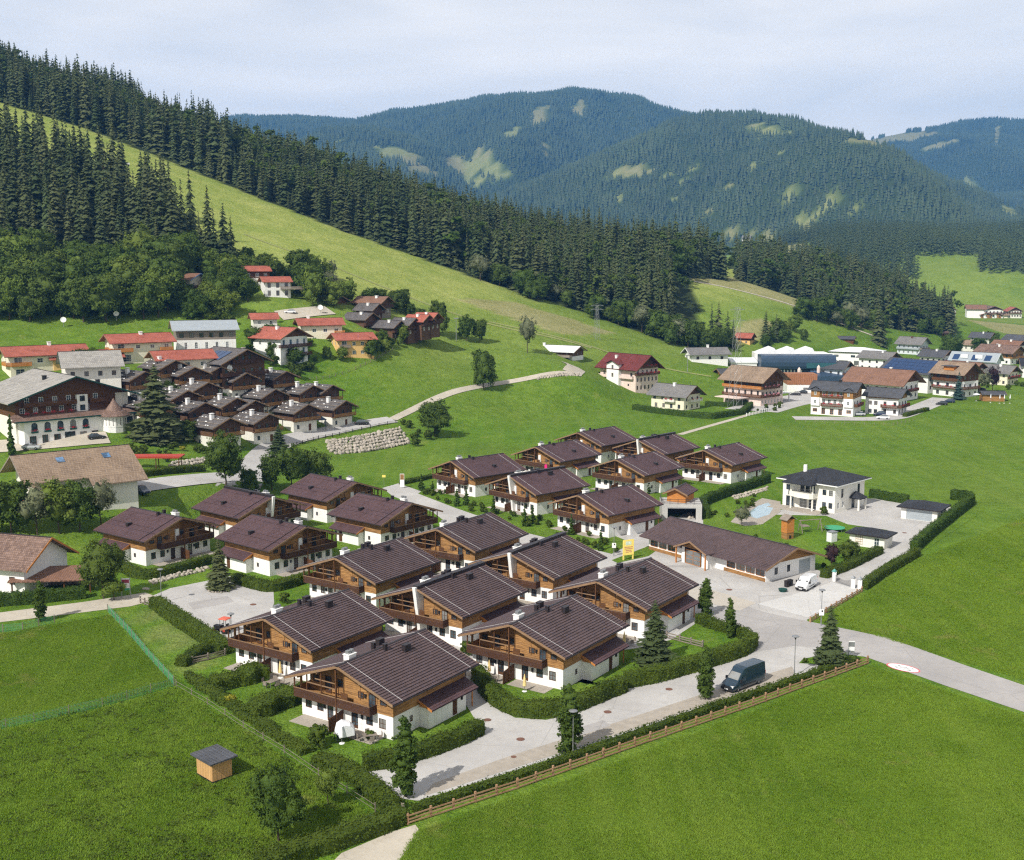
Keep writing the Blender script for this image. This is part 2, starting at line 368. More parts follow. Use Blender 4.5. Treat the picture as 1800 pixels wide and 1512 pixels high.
M['asphalt'] = asphalt_mat('asphalt', (.40, .385, .37), (.50, .485, .465), (.34, .325, .315))
M['asphalt2'] = asphalt_mat('asphalt_road', (.33, .315, .305), (.41, .39, .375), (.29, .275, .27))
M['gravel'] = asphalt_mat('gravel', (.42, .38, .31), (.52, .47, .39), (.33, .29, .23))
M['tile_brown'] = tile_mat('brown_roof_tile', (.078, .052, .053), (.108, .073, .074), .4075, .36)
M['tile_fine'] = tile_mat('brown_fine_roof_tile', (.088, .050, .054), (.112, .066, .070), .30, .28)
M['tile_red'] = tile_mat('red_roof_tile', (.330, .090, .062), (.430, .135, .090), .36, .3)
M['tile_wine'] = tile_mat('wine_red_roof_tile', (.125, .026, .024), (.165, .036, .033), .36, .3)
M['tile_black'] = tile_mat('black_roof_tile', (.020, .022, .028), (.036, .038, .046), .36, .3)
M['tile_grey'] = tile_mat('grey_roof_tile', (.150, .145, .145), (.215, .205, .195), .4, .4)
M['tile_slate'] = tile_mat('slate_roof_tile', (.065, .068, .078), (.095, .097, .108), .4, .4)
M['tile_tan'] = tile_mat('weathered_tan_roof_tile', (.235, .165, .115), (.320, .235, .165), .34, .3)
M['tile_rust'] = tile_mat('rust_brown_roof_tile', (.190, .100, .065), (.255, .140, .095), .36, .3)
M['tile_old'] = tile_mat('old_mottled_roof_tile', (.110, .066, .052), (.250, .165, .130), .42, .36)
M['shingle'] = tile_mat('grey_wood_shingle', (.072, .066, .066), (.160, .145, .140), .5, .25)
M['shingle_pale'] = tile_mat('pale_wood_shingle', (.260, .245, .225), (.360, .340, .310), .7, .55)
M['tin'] = plain('grey_tin', (.40, .44, .47), .45, .1, .6, metal=.3)
M['tin_white'] = plain('white_tin', (.74, .75, .76), .45, .08, .6)
M['tin_blue'] = plain('blue_cladding', (.038, .066, .110), .4, .15, .4)
M['tin_teal'] = plain('teal_cladding', (.030, .100, .115), .4, .15, .4)
M['white'] = plain('white_plaster', (.80, .79, .77), .9, .05, .5, spec=.1, streak=(.80, .78, .74))
M['villa'] = plain('warm_white_plaster', (.78, .76, .69), .9, .05, .5, spec=.1, streak=(.84, .81, .76)); M['concrete'] = plain('pale_concrete', (.46, .45, .43), .9, .12, .7, streak=(.7, .68, .65))
M['cream'] = plain('cream_plaster', (.76, .71, .56), .9, .06, .5, spec=.1, streak=(.82, .78, .70))
M['offwhite'] = plain('off_white_plaster', (.72, .70, .63), .9, .06, .5, spec=.1, streak=(.80, .76, .70))
M['pink'] = plain('pale_pink_plaster', (.72, .58, .52), .9, .06, .5, spec=.1, streak=(.84, .78, .74))
M['ochre'] = plain('ochre_plaster', (.72, .47, .19), .9, .06, .5, spec=.1, streak=(.84, .78, .70))
M['bluegrey'] = plain('pale_blue_grey_plaster', (.62, .66, .70), .9, .06, .5, spec=.1)
M['larch'] = timber_mat('larch_boards', (.140, .064, .022), (.460, .250, .092), (.16, .090, .042))
M['larch_dark'] = timber_mat('dark_larch_boards', (.070, .030, .014), (.150, .068, .028), (.08, .045, .026))
M['balcony'] = timber_mat('brown_balcony_boards', (.050, .024, .016), (.100, .048, .030), (.065, .038, .028))
M['log'] = timber_mat('aged_log_wall', (.060, .030, .018), (.160, .085, .045), (.10, .065, .045))
M['beam'] = timber_mat('roof_beam', (.190, .110, .060), (.300, .190, .110), (.20, .15, .10))
M['fencewood'] = timber_mat('fence_wood', (.270, .150, .080), (.430, .270, .160), (.32, .22, .15))
M['greywood'] = timber_mat('weathered_grey_wood', (.170, .140, .115), (.300, .255, .215), (.22, .19, .165))
M['orangewood'] = timber_mat('fresh_orange_wood', (.360, .130, .030), (.560, .240, .065), (.40, .18, .06))
M['palewood'] = timber_mat('pale_vertical_boards', (.460, .260, .100), (.600, .370, .160), (.48, .30, .14), 1)
M['redwood'] = timber_mat('red_brown_vertical_boards', (.200, .075, .035), (.420, .200, .105), (.30, .16, .09), 1)
M['metal_dark'] = plain('dark_brown_metal', (.035, .028, .030), .4, .15, 1, metal=.2)
M['metal_grey'] = plain('galvanised_metal', (.33, .34, .35), .45, .1, 2, metal=.6)
M['green_paint'] = plain('dark_green_paint', (.010, .060, .050), .5, .12, 1)
M['blue_paint'] = plain('blue_paint', (.120, .230, .420), .5, .1, 1)
M['red_paint'] = plain('red_paint', (.420, .060, .040), .5, .1, 1)
M['yellow'] = plain('yellow_paint', (.85, .68, .16), .5, .08, 1)
M['whitepaint'] = plain('white_paint', (.80, .80, .79), .5, .04, 1)
M['black'] = plain('black_plastic', (.022, .022, .024), .5, .1, 2)
M['rubber'] = plain('rubber', (.018, .018, .018), .85, .1, 4)
M['glass'] = glass_mat('window_glass')
M['glass_blue'] = glass_mat('blue_glass', (.03, .07, .13))
M['frame'] = timber_mat('brown_window_frame', (.060, .028, .014), (.120, .058, .028), (.06, .035, .02))
M['stone'] = plain('pale_boulder', (.43, .38, .32), .9, .25, 2.5, objvar=.5, bmp=.4)
M['paver'] = plain('grey_slabs', (.36, .32, .27), .9, .2, 1.2, bmp=.2)
M['cloth'] = plain('white_cloth', (.76, .77, .80), .9, .1, 1.5, bmp=.2)
M['parasol'] = plain('yellow_parasol_cloth', (.80, .60, .26), .9, .1, 2)
M['pinkcloth'] = plain('pink_plastic', (.85, .35, .42), .6, .1, 2)
M['flowers'] = plain('red_flowers', (.50, .050, .060), .9, .5, 9.0)
M['bark'] = plain('bark', (.085, .062, .045), .95, .3, 4, (1, 1, .3), bmp=.5)
M['solar'] = plain('solar_cell', (.012, .040, .115), .15, .2, .8, spec=.7)
M['netting'] = plain('green_netting', (.060, .330, .170), .8, .2, 2)
M['pool'] = plain('pool_water', (.33, .44, .48), .08, .15, 1.2, spec=.6)
M['iron'] = plain('rusty_iron', (.17, .085, .06), .7, .2, 5)
M['leaf_hedge'] = leafmat('hedge_leaves', (.034, .058, .008), (.085, .120, .016), .2, .35)
M['leaf_thuja'] = leafmat('thuja_leaves', (.030, .062, .010), (.070, .115, .018), .15, .4)
M['leaf_tree'] = leafmat('tree_leaves', (.026, .052, .010), (.075, .120, .020), .25, .55, (.10, .13, .025))
M['leaf_light'] = leafmat('pale_tree_leaves', (.060, .105, .016), (.140, .195, .034), .3, .4, (.15, .17, .03))
M['leaf_silver'] = leafmat('silver_tree_leaves', (.085, .100, .050), (.190, .205, .115), .25, .3)
M['leaf_purple'] = leafmat('purple_leaves', (.020, .012, .014), (.050, .028, .030), .15, .3)
M['leaf_yellow'] = leafmat('yellow_shrub_leaves', (.200, .210, .020), (.360, .330, .040), .2, .3)
M['needle'] = leafmat('spruce_needles', (.020, .036, .013), (.066, .092, .034), .12, .8, (.100, .112, .046), world=.022)
M['needle_blue'] = leafmat('blue_spruce_needles', (.022, .050, .044), (.060, .105, .090), .08, .3)
M['needle_far'] = leafmat('far_spruce_needles', (.014, .030, .013), (.062, .090, .034), .05, .7, (.085, .105, .045), world=.0045)

# ---------------------------------------------------------------- ground sheets
def in_poly(px, py, poly):
    px = np.asarray(px); py = np.asarray(py); c = np.zeros(px.shape, bool); n = len(poly); j = n - 1
    for i in range(n):
        xi, yi = poly[i]; xj, yj = poly[j]
        c ^= ((yi > py) != (yj > py)) & (px < (xj - xi) * (py - yi) / ((yj - yi) if yj != yi else 1e-9) + xi); j = i
    return c
EDGE_PX = [(-400, 60, 690), (-200, 105, 680), (0, 180, 660), (100, 210, 650), (200, 245, 640), (300, 285, 630), (400, 325, 620), (500, 365, 610), (600, 405, 600), (700, 440, 595), (800, 475, 590),
           (900, 510, 585), (1000, 540, 580), (1100, 570, 572), (1180, 590, 572), (1230, 560, 640)]
EDGE = [AY(*p) for p in EDGE_PX]
EX = np.array([p.x for p in EDGE]); EYY = np.array([p.y for p in EDGE])
WOOD2 = [tuple(AY(*p))[:2] for p in [(1300, 495, 800), (1380, 520, 775), (1450, 545, 765), (1530, 575, 755), (1600, 588, 765), (1668, 588, 790), (1668, 560, 860), (1600, 500, 960), (1420, 500, 1010), (1290, 490, 960)]]
LWOOD = [tuple(AY(*p))[:2] for p in [(-330, 420, 452), (0, 430, 446), (150, 440, 444), (300, 450, 448), (345, 450, 456), (340, 420, 490), (300, 400, 508), (180, 380, 528), (60, 380, 540), (-330, 380, 556)]]
def zones(x, y):
    n = len(x); Z = np.zeros((n, 4))
    wob = (vnoise(x, y, 45, 5) - .5) * 14
    foot = np.interp(x, FX, FY)
    hz = smooth01((y - foot - 20 + wob) / 60.0) * smooth01((y - 380) / 60)
    Z[:, 0] = np.clip(.30 * hz + smooth01((near_h(x, y) - 26 + wob * .4) / 14.0) * smooth01((y - 430) / 40) * .75, 0, 1)
    edge = np.interp(x, EX, EYY)
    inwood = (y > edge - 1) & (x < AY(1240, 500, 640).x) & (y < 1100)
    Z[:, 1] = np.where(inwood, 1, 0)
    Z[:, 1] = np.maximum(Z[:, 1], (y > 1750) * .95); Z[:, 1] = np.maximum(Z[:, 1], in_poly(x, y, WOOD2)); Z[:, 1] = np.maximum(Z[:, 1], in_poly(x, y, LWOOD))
    px, py = projpx(x, y, near_h(x, y))
    dry = in_poly(px, py, [(1185, 475), (1300, 490), (1420, 525), (1560, 585), (1500, 575), (1380, 535), (1290, 508), (1190, 490)]) | in_poly(px, py, [(1250, 590), (1330, 560), (1390, 575), (1330, 600), (1280, 612)])
    dry |= in_poly(px, py, [(800, 525), (900, 530), (1000, 560), (1080, 585), (1000, 590), (900, 560)])
    Z[:, 2] = np.where(dry & (y > 300), .8, 0)
    dry2 = in_poly(px, py, [(1700, 562), (1800, 572), (1900, 575), (1900, 596), (1800, 590), (1760, 585)]); Z[:, 2] = np.where(dry2 & (y > 500), .8, Z[:, 2])
    past = in_poly(px, py, [(-300, 1290), (0, 1278), (180, 1240), (310, 1205), (420, 1270), (560, 1340), (700, 1430), (560, 1512), (-300, 1800)])
    Z[:, 3] = np.where(past & (y < 200), 1, 0)
    trod = in_poly(px, py, [(235, 1080), (270, 1068), (350, 1130), (420, 1160), (340, 1180), (310, 1150)]); Z[:, 2] = np.where(trod & (y < 200), .35, Z[:, 2])
    return Z
def grid_ground(name, xs, ys, zf, zn, smooth=True):
    X, Y = np.meshgrid(xs, ys, indexing='ij'); Zh = zf(X, Y); nx, ny = len(xs), len(ys)
    me = bpy.data.meshes.new(name)
    v = np.stack([X, Y, Zh], -1).reshape(-1, 3)
    i = np.arange(nx * ny).reshape(nx, ny)
    f = np.stack([i[:-1, :-1], i[1:, :-1], i[1:, 1:], i[:-1, 1:]], -1).reshape(-1, 4)
    me.vertices.add(len(v)); me.vertices.foreach_set('co', v.ravel())
    me.loops.add(f.size); me.loops.foreach_set('vertex_index', f.ravel())
    me.polygons.add(len(f)); me.polygons.foreach_set('loop_start', np.arange(0, f.size, 4)); me.polygons.foreach_set('loop_total', np.full(len(f), 4))
    me.update(calc_edges=True); me.polygons.foreach_set('use_smooth', np.ones(len(f), bool))
    ca = me.color_attributes.new('zone', 'FLOAT_COLOR', 'POINT'); ca.data.foreach_set('color', zn(v).astype(np.float32).ravel())
    me.materials.append(M['grass']); me.validate()
    return obj(name, me, kind='structure')
XS = np.concatenate([-np.geomspace(5200, 350, 36), _gx, np.geomspace(580, 5200, 36)])
YS = np.concatenate([np.linspace(-600, 40, 9), _gy, np.arange(1120, 2301, 20.0)])
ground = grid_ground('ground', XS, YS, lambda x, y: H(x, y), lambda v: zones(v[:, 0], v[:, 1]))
CLEAR = [  # clearings on the mountains, ellipses in the picture: cx, cy, rx, ry, tilt
 (1345, 229, 46, 13, 8), (950, 205, 14, 26, 20), (905, 232, 22, 9, -25), (1020, 190, 8, 14, 0), (1112, 303, 40, 14, -8), (1185, 312, 28, 8, 18), (1225, 302, 14, 6, 0),
 (700, 272, 48, 14, 12), (808, 292, 34, 15, 22), (848, 285, 20, 30, -32), (878, 300, 22, 16, 25), (740, 300, 30, 10, 15), (835, 318, 24, 10, 10),
 (1500, 250, 18, 9, 10), (1395, 338, 20, 18, 0), (1475, 352, 22, 14, 0), (1415, 388, 20, 10, 0), (1420, 408, 22, 8, 0), (1225, 285, 10, 7, 0), (1322, 290, 10, 9, 0),
 (1600, 240, 60, 9, -4), (1752, 240, 9, 24, 0), (1715, 330, 30, 8, 32), (1770, 370, 26, 8, 30), (1330, 418, 50, 9, 3), (1540, 250, 26, 10, 0), (1650, 255, 40, 6, -12), (1508, 365, 10, 8, 0), (1285, 410, 30, 12, 10), (1460, 300, 8, 5, 0), (1560, 330, 9, 6, 20), (1630, 350, 12, 5, 25), (1280, 330, 9, 6, 0), (1180, 350, 10, 5, 0), (1090, 350, 8, 5, 0), (1370, 270, 7, 5, 0), (960, 260, 6, 12, 10), (600, 245, 14, 5, 5), (1440, 375, 9, 8, 0), (1530, 372, 14, 6, 0), (1690, 350, 9, 7, 0), (1240, 375, 10, 6, 0)]
def cleared(px, py):
    c = np.zeros(px.shape, bool)
    jx = (vnoise(px * 1.0, py * 1.0, 9, 2) - .5) * 12; jy = (vnoise(px, py, 7, 4) - .5) * 9
    for cx, cy, rx, ry, a in CLEAR:
        a = R(a); dx, dy = px + jx - cx, py + jy - cy
        u, v = dx * math.cos(a) + dy * math.sin(a), -dx * math.sin(a) + dy * math.cos(a); rx, ry = rx * .95, ry * .82; c |= (u / rx) ** 2 + (v / ry) ** 2 < 1
    return c
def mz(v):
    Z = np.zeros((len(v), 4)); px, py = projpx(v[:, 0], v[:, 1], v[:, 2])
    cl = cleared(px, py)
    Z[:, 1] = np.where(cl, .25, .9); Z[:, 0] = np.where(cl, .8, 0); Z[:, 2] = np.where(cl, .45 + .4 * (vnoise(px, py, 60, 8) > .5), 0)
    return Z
mountains = grid_ground('mountain', np.linspace(-4200, 4200, 260), np.concatenate([np.arange(2280, 6700, 28.0), np.arange(6700, 7400, 120.0)]), lambda x, y: far_h(x, y) - np.where(y < 2301, .4, 0), mz)

def sheet(name, pts, mat, z=.02, kind='structure', px=True, label=None):
    p = [G(*q) for q in pts] if px else [Vector((q[0], q[1], 0)) for q in pts]
    mb = MB(); mb.face([(q.x, q.y, z) for q in p])
    me = mb.mesh(name, mat); o = obj(name, me, kind=kind)
    n = me.polygons[0].normal
    if n.z < 0: me.flip_normals()
    return o
def ribbon(name, pts, width, mat, dz=.12, step=4.0, kind='structure'):
    """a road laid over the terrain; pts are ground points (x, y)"""
    P = [Vector((p[0], p[1])) for p in pts]; L = []
    for a, b in zip(P[:-1], P[1:]):
        n = max(1, int((b - a).length / step)); L += [a.lerp(b, k / n) for k in range(n)]
    L.append(P[-1])
    for _ in range(6): L = [L[0]] + [(L[i - 1] + L[i] * 2 + L[i + 1]) / 4 for i in range(1, len(L) - 1)] + [L[-1]]
    mb = MB(); W = width if callable(width) else (lambda t: width)
    for i, p in enumerate(L):
        d = (L[min(i + 1, len(L) - 1)] - L[max(i - 1, 0)]).normalized(); n = Vector((-d.y, d.x)); w_ = W(i / (len(L) - 1)) / 2
        for k in (-1, -.33, .33, 1):
            q = p + n * (w_ * k); mb.v.append((q.x, q.y, hg(q.x, q.y) + dz))
    for i in range(len(L) - 1):
        for k in range(3): mb.f.append((i * 4 + k, i * 4 + k + 1, i * 4 + k + 5, i * 4 + k + 4)); mb.m.append(0)
    me = mb.mesh(name, mat)
    if me.polygons[0].normal.z < 0: me.flip_normals()
    return obj(name, me, kind=kind)
def TP(*pts): return [tuple(T(*p))[:2] for p in pts]
# paved yard and lane of the chalet park, office yard and villa drive
sheet('paved_yard', [(640, 1360), (690, 1402), (735, 1408), (905, 1355), (1100, 1290), (1240, 1243), (1400, 1192), (1470, 1170), (1404, 1166), (1412, 1158), (1470, 1148), (1530, 1156), (1560, 1120), (1500, 1113), (1424, 1098), (1418, 1090), (1515, 1038), (1521, 1014),
   (1565, 985), (1612, 965), (1640, 925), (1690, 895), (1600, 880), (1520, 876), (1400, 895), (1300, 900), (1220, 880), (1200, 905), (1160, 925), (1060, 945), (1075, 968), (930, 932), (800, 886), (735, 862), (700, 850), (672, 858), (690, 872), (760, 900), (800, 930),
   (900, 1000), (860, 1060), (700, 1180), (720, 1260), (820, 1240), (850, 1290), (760, 1320)], M['asphalt'], .02)
sheet('lane', [(1418, 1092), (1560, 1121), (1700, 1171), (1800, 1205), (1960, 1262), (1960, 1306), (1800, 1252), (1660, 1205), (1530, 1158), (1480, 1143), (1400, 1135), (1300, 1150), (1220, 1150), (1230, 1085), (1290, 1060), (1350, 1078)], M['asphalt2'], .032)
sheet('car_park', [(230, 1066), (262, 1050), (300, 1034), (345, 1025), (380, 1018), (420, 1010), (480, 1030), (482, 1060), (470, 1090), (425, 1150), (395, 1120), (320, 1072), (275, 1052)], M['asphalt'], .02)
sheet('path', [(-200, 1100), (0, 1077), (150, 1058), (255, 1042), (285, 1052), (230, 1066), (120, 1080), (0, 1094), (-200, 1118)], M['gravel'], .026)
sheet('gravel_track', [(570, 1530), (600, 1500), (690, 1462), (730, 1450), (745, 1470), (720, 1490), (690, 1530)], M['gravel'], .02)
sheet('parking_strip', [(745, 1400), (905, 1350), (1100, 1286), (1240, 1239), (1400, 1188), (1392, 1172), (1230, 1222), (1090, 1268), (900, 1328), (760, 1378)], M['paver'], .032)
ribbon('village_road', TP((415, 868), (440, 830), (462, 800), (480, 782), (530, 766), (600, 752), (690, 738)), lambda t: 9 - 3.2 * t, M['asphalt'], .16)
ribbon('hill_path', TP((690, 738), (740, 712), (800, 687), (870, 672), (950, 662), (1005, 656)), 3.0, M['gravel'], .16)
ribbon('inn_forecourt', TP((1005, 656), (1020, 648), (995, 640)), 7.0, M['gravel'], .2)
ribbon('upper_lot', TP((240, 856), (300, 848), (360, 842), (410, 838)), 8.5, M['asphalt'], .18)
ribbon('meadow_path', TP((1195, 764), (1250, 748), (1290, 737), (1320, 728), (1350, 720)), 2.2, M['gravel'], .05)
ribbon('hotel_yard', TP((1320, 722), (1370, 708), (1420, 700), (1460, 690)), 20, M['asphalt'], .05)
ribbon('village_street', TP((1395, 735), (1480, 736), (1560, 738), (1610, 720), (1660, 700)), 9, M['asphalt'], .05)
ribbon('upper_car_park', TP((490, 556), (530, 552), (580, 546)), 7, M['gravel'], .3)
ribbon('hotel_terrace', TP((-30, 788), (60, 783), (130, 778), (190, 770)), 9, M['gravel'], .2)
M['dry_track'] = plain('worn_grass', (.230, .250, .085), .95, .3, .2)
ribbon('slope_track', TP((430, 412), (520, 445), (640, 492), (760, 538), (900, 580), (1040, 612)), 1.8, M['dry_track'], .12)
ribbon('slope_track', TP((860, 566), (960, 588), (1080, 622), (1180, 650), (1250, 662)), 1.6, M['dry_track'], .12)
ribbon('slope_track', TP((1200, 492), (1280, 506), (1380, 532), (1470, 566), (1540, 592)), 2.4, M['gravel'], .15)
sheet('yard_patch', [(1330, 1062), (1420, 1086), (1512, 1036), (1462, 1024), (1392, 1046)], asphalt_mat('light_yard_paving', (.50, .49, .475), (.57, .56, .54), (.44, .43, .42)), .036)
sheet('yard_patch', [(1205, 1024), (1330, 1060), (1300, 1074), (1212, 1052), (1190, 1035)], asphalt_mat('beige_yard_paving', (.44, .40, .345), (.50, .46, .40), (.38, .34, .30)), .036)
sheet('asphalt_repair', [(1000, 1285), (1060, 1266), (1075, 1276), (1012, 1296)], M['asphalt2'], .034)
sheet('asphalt_repair', [(330, 1060), (400, 1048), (412, 1058), (340, 1072)], M['asphalt2'], .026)
# ---------------------------------------------------------------- vegetation builders
def np_mesh(name, V_, F_, mats, midx=None, smooth=False):
    me = bpy.data.meshes.new(name); F_ = np.asarray(F_); k = F_.shape[1]
    me.vertices.add(len(V_)); me.vertices.foreach_set('co', np.asarray(V_, np.float32).ravel())
    me.loops.add(F_.size); me.loops.foreach_set('vertex_index', F_.ravel().astype(np.int32))
    me.polygons.add(len(F_)); me.polygons.foreach_set('loop_start', np.arange(0, F_.size, k, dtype=np.int32)); me.polygons.foreach_set('loop_total', np.full(len(F_), k, np.int32))
    for m in (mats if isinstance(mats, (list, tuple)) else [mats]): me.materials.append(m)
    me.update(calc_edges=True); me.validate()
    return me
def leaf_quads(rs, C, N, size, asp=.7, curl=.0):
    """one small leaf face per centre, tilted about the given outward direction"""
    n = len(C); N = N + rs.normal(0, .55, (n, 3)); N /= np.linalg.norm(N, axis=1, keepdims=True) + 1e-9
    A = rs.normal(size=(n, 3)); U = np.cross(N, A); U /= np.linalg.norm(U, axis=1, keepdims=True) + 1e-9; W = np.cross(N, U)
    s = size * rs.uniform(.6, 1.35, (n, 1)); U = U * s * .5; W = W * s * .5 * asp
    V_ = np.stack([C - U - W * .6, C + U * .3 - W, C + U + W * .5, C - U * .4 + W], 1).reshape(-1, 3)
    return V_, np.arange(4 * n).reshape(n, 4)
def crown_points(rs, n, blobs, clump=.9, shell=.55):
    """leaf positions gathered into clumps spread through overlapping ellipsoids: blobs = (cx, cy, cz, rx, ry, rz)"""
    vol = np.array([b[3] * b[4] * b[5] for b in blobs]) ** .8; vol /= vol.sum(); C = []; N = []
    per = 38
    for q in range(max(1, n // per)):
        b = blobs[rs.choice(len(blobs), p=vol)]
        d = rs.normal(size=3); d[2] = d[2] * .9 + .15; d /= np.linalg.norm(d); r = shell + (1 - shell) * rs.rand() ** .6
        c = np.array(b[:3]) + d * np.array(b[3:]) * r; k = int(per * rs.uniform(.5, 1.5)); cs = clump * rs.uniform(.55, 1.25)
        o = rs.normal(size=(k, 3)); o /= np.linalg.norm(o, axis=1, keepdims=True); o *= (rs.rand(k, 1) ** .45) * cs * np.array([1, 1, .75])
        C.append(c + o); N.append(o / cs * .8 + d * .5 + np.array([0, 0, .25]))
    return np.concatenate(C), np.concatenate(N)
def trunk_mb(rs, h, r, spread, limbs, z0=.3):
    mb = MB(); p = Vector((0, 0, 0)); rr = r; segs = 5; pts = [(p.copy(), rr)]
    for k in range(segs):
        q = Vector(((rs.rand() - .5) * .06 * h, (rs.rand() - .5) * .06 * h, h * (k + 1) / segs)); r2 = r * (1 - .82 * (k + 1) / segs)
        mb.beam(p, q, rr, 7, r2, cap=False); p, rr = q, r2; pts.append((q.copy(), r2))
    for k in range(limbs):
        t = z0 + (1 - z0) * .85 * (k + rs.rand()) / limbs; i = min(segs - 1, int(t * segs)); a = pts[i][0].lerp(pts[i + 1][0], t * segs - i)
        an = k * 2.4 + rs.rand(); ln = spread * (1.05 - t * .55) * rs.uniform(.7, 1.1); up = rs.uniform(.35, .8)
        b = a + Vector((math.cos(an) * ln, math.sin(an) * ln, ln * up)); mb.beam(a, b, r * .42 * (1 - t * .6), 5, r * .08, cap=False)
        for e in range(2):
            c = a.lerp(b, .45 + .25 * e); an2 = an + rs.uniform(-1.1, 1.1); mb.beam(c, c + Vector((math.cos(an2), math.sin(an2), .6)) * ln * .45, r * .16, 4, r * .04, cap=False)
    return mb
def tree_meshes(seed, h, w, n, leaf, mat, kind='round', stem=.22, clump=None):
    rs = np.random.RandomState(seed); cz = h * stem; ch = h - cz; blobs = []
    if kind == 'round':
        blobs.append((0, 0, cz + ch * .55, w * .40, w * .40, ch * .44))
        for k in range(6):
            a = k * 1.05 + rs.rand(); rr = w * rs.uniform(.18, .30); blobs.append((math.cos(a) * rr, math.sin(a) * rr, cz + ch * rs.uniform(.25, .78), w * rs.uniform(.17, .26), w * rs.uniform(.17, .26), ch * rs.uniform(.16, .26)))
    elif kind == 'column':
        for k in range(8):
            t = (k + .5) / 8; blobs.append((rs.uniform(-.05, .05) * w, rs.uniform(-.05, .05) * w, cz + ch * t, w * .46 * math.sin(math.pi * min(1, .18 + t * .80)) ** .7, w * .46 * math.sin(math.pi * min(1, .18 + t * .80)) ** .7, ch * .10))
    elif kind == 'cone':
        for k in range(7):
            t = (k + .5) / 7; blobs.append((0, 0, cz + ch * t, w * .48 * (1 - t * .88), w * .48 * (1 - t * .88), ch * .10))
    C, N = crown_points(rs, n, blobs, clump if clump else w * .13)
    V_, F_ = leaf_quads(rs, C, N, leaf)
    # dense inner foliage: a ragged lump inside every lobe
    for b in blobs:
        k1, k2 = 7, 5; th = np.linspace(0, 2 * math.pi, k1, endpoint=False); g = []
        for i in range(k2):
            ph = -math.pi / 2 + math.pi * (i + .5) / k2
            for q in th: f = rs.uniform(.55, .86); g.append((b[0] + b[3] * f * math.cos(ph) * math.cos(q), b[1] + b[4] * f * math.cos(ph) * math.sin(q), b[2] + b[5] * f * math.sin(ph)))
        o = len(V_); V_ = np.concatenate([V_, np.array(g)]); F_ = np.concatenate([F_, np.array([(o + i * k1 + q, o + i * k1 + (q + 1) % k1, o + (i + 1) * k1 + (q + 1) % k1, o + (i + 1) * k1 + q) for i in range(k2 - 1) for q in range(k1)])])
    crown = np_mesh('crown', V_, F_, mat)
    tb = trunk_mb(rs, h * (.85 if kind != 'round' else .8), max(.06, h * .017), w * .42, 9 if kind == 'round' else 4, .3)
    return crown, tb.mesh('trunk', M['bark'])
def spruce_mesh(seed, whorls, nb, mat, twigs=1, R0=.17, droop=.5):
    """unit-height spruce: whorls of drooping, tapering boughs"""
    rs = np.random.RandomState(seed); V_ = []; F_ = []
    for k in range(whorls):
        t = .03 + .95 * (k / (whorls - 1)) ** .92; rad = R0 * (1 - t) ** .74 * rs.uniform(.70, 1.16) + .006
        n = max(4, int(nb * (1 - .55 * t))); a0 = rs.rand() * 6.28
        for q in range(n):
            a = a0 + 6.283 * (q + rs.uniform(-.28, .28)) / n; r = rad * rs.uniform(.68, 1.16); ca, sa = math.cos(a), math.sin(a)
            wd = r * rs.uniform(.26, .40) + .004; dz = r * droop * rs.uniform(.6, 1.3); tz = t + rs.uniform(-.032, .026)
            def P(rr, off, z): return (ca * rr - sa * off, sa * rr + ca * off, z)
            i = len(V_)
            V_ += [P(0, 0, tz + .012), P(r * .5, 0, tz - dz * .30), P(r, 0, tz - dz * (.72 + .2 * rs.rand())),
                   P(r * .42, wd, tz - dz * .62), P(r * .42, -wd, tz - dz * .62), P(r * .82, wd * .62, tz - dz * .98), P(r * .82, -wd * .62, tz - dz * .98)]
            F_ += [(i, i + 3, i + 1), (i, i + 1, i + 4), (i + 1, i + 3, i + 5), (i + 1, i + 5, i + 2), (i + 1, i + 2, i + 6), (i + 1, i + 6, i + 4)]
            for e in range(twigs * 3):
                u = rs.uniform(.3, 1); o = rs.uniform(-1, 1) * wd; b = P(r * u, o, tz - dz * (u * .7 + .25)); s = r * .20 + .005; d = rs.uniform(-1, 1, 3) * s; j = len(V_)
                V_ += [b, (b[0] + ca * s + d[0] * .6, b[1] + sa * s + d[1] * .6, b[2] - s * .25 + d[2] * .4), (b[0] + d[1] * .7, b[1] - d[0] * .7, b[2] - s * .7)]; F_.append((j, j + 1, j + 2))
    return np_mesh('crown', V_, F_, mat)
def trunk_unit(r=.011):
    mb = MB(); mb.beam((0, 0, -.01), (0, 0, .96), r, 6, r * .12); return mb.mesh('trunk', M['bark'])
rng = random.Random(7)
SPR = [spruce_mesh(s, [22, 26, 19, 25, 23, 28, 17, 24][s], [11, 10, 9, 12, 8, 11, 8, 10][s], M['needle'], 1, R0=[.12, .15, .10, .165, .13, .14, .17, .11][s], droop=[.75, .6, .9, .7, 1.0, .8, .6, .85][s]) for s in range(8)]
SPR_FINE = [spruce_mesh(40 + s, 30, 15, M['needle'], 2, R0=.21) for s in range(2)]
SPR_BLUE = spruce_mesh(60, 22, 12, M['needle_blue'], 1, R0=.2)
TRU = trunk_unit()
def plant(name, label, cat, crown, trunk, p, s, rz=None, group=None, sx=None):
    """a tree of unit or natural size standing at p"""
    t = thing(name, label, cat, (p[0], p[1], p[2] - .05), rng.random() * 6.28 if rz is None else rz, group)
    t.scale = (sx or s, sx or s, s)
    obj('crown', crown, t); obj('trunk', trunk, t); return t
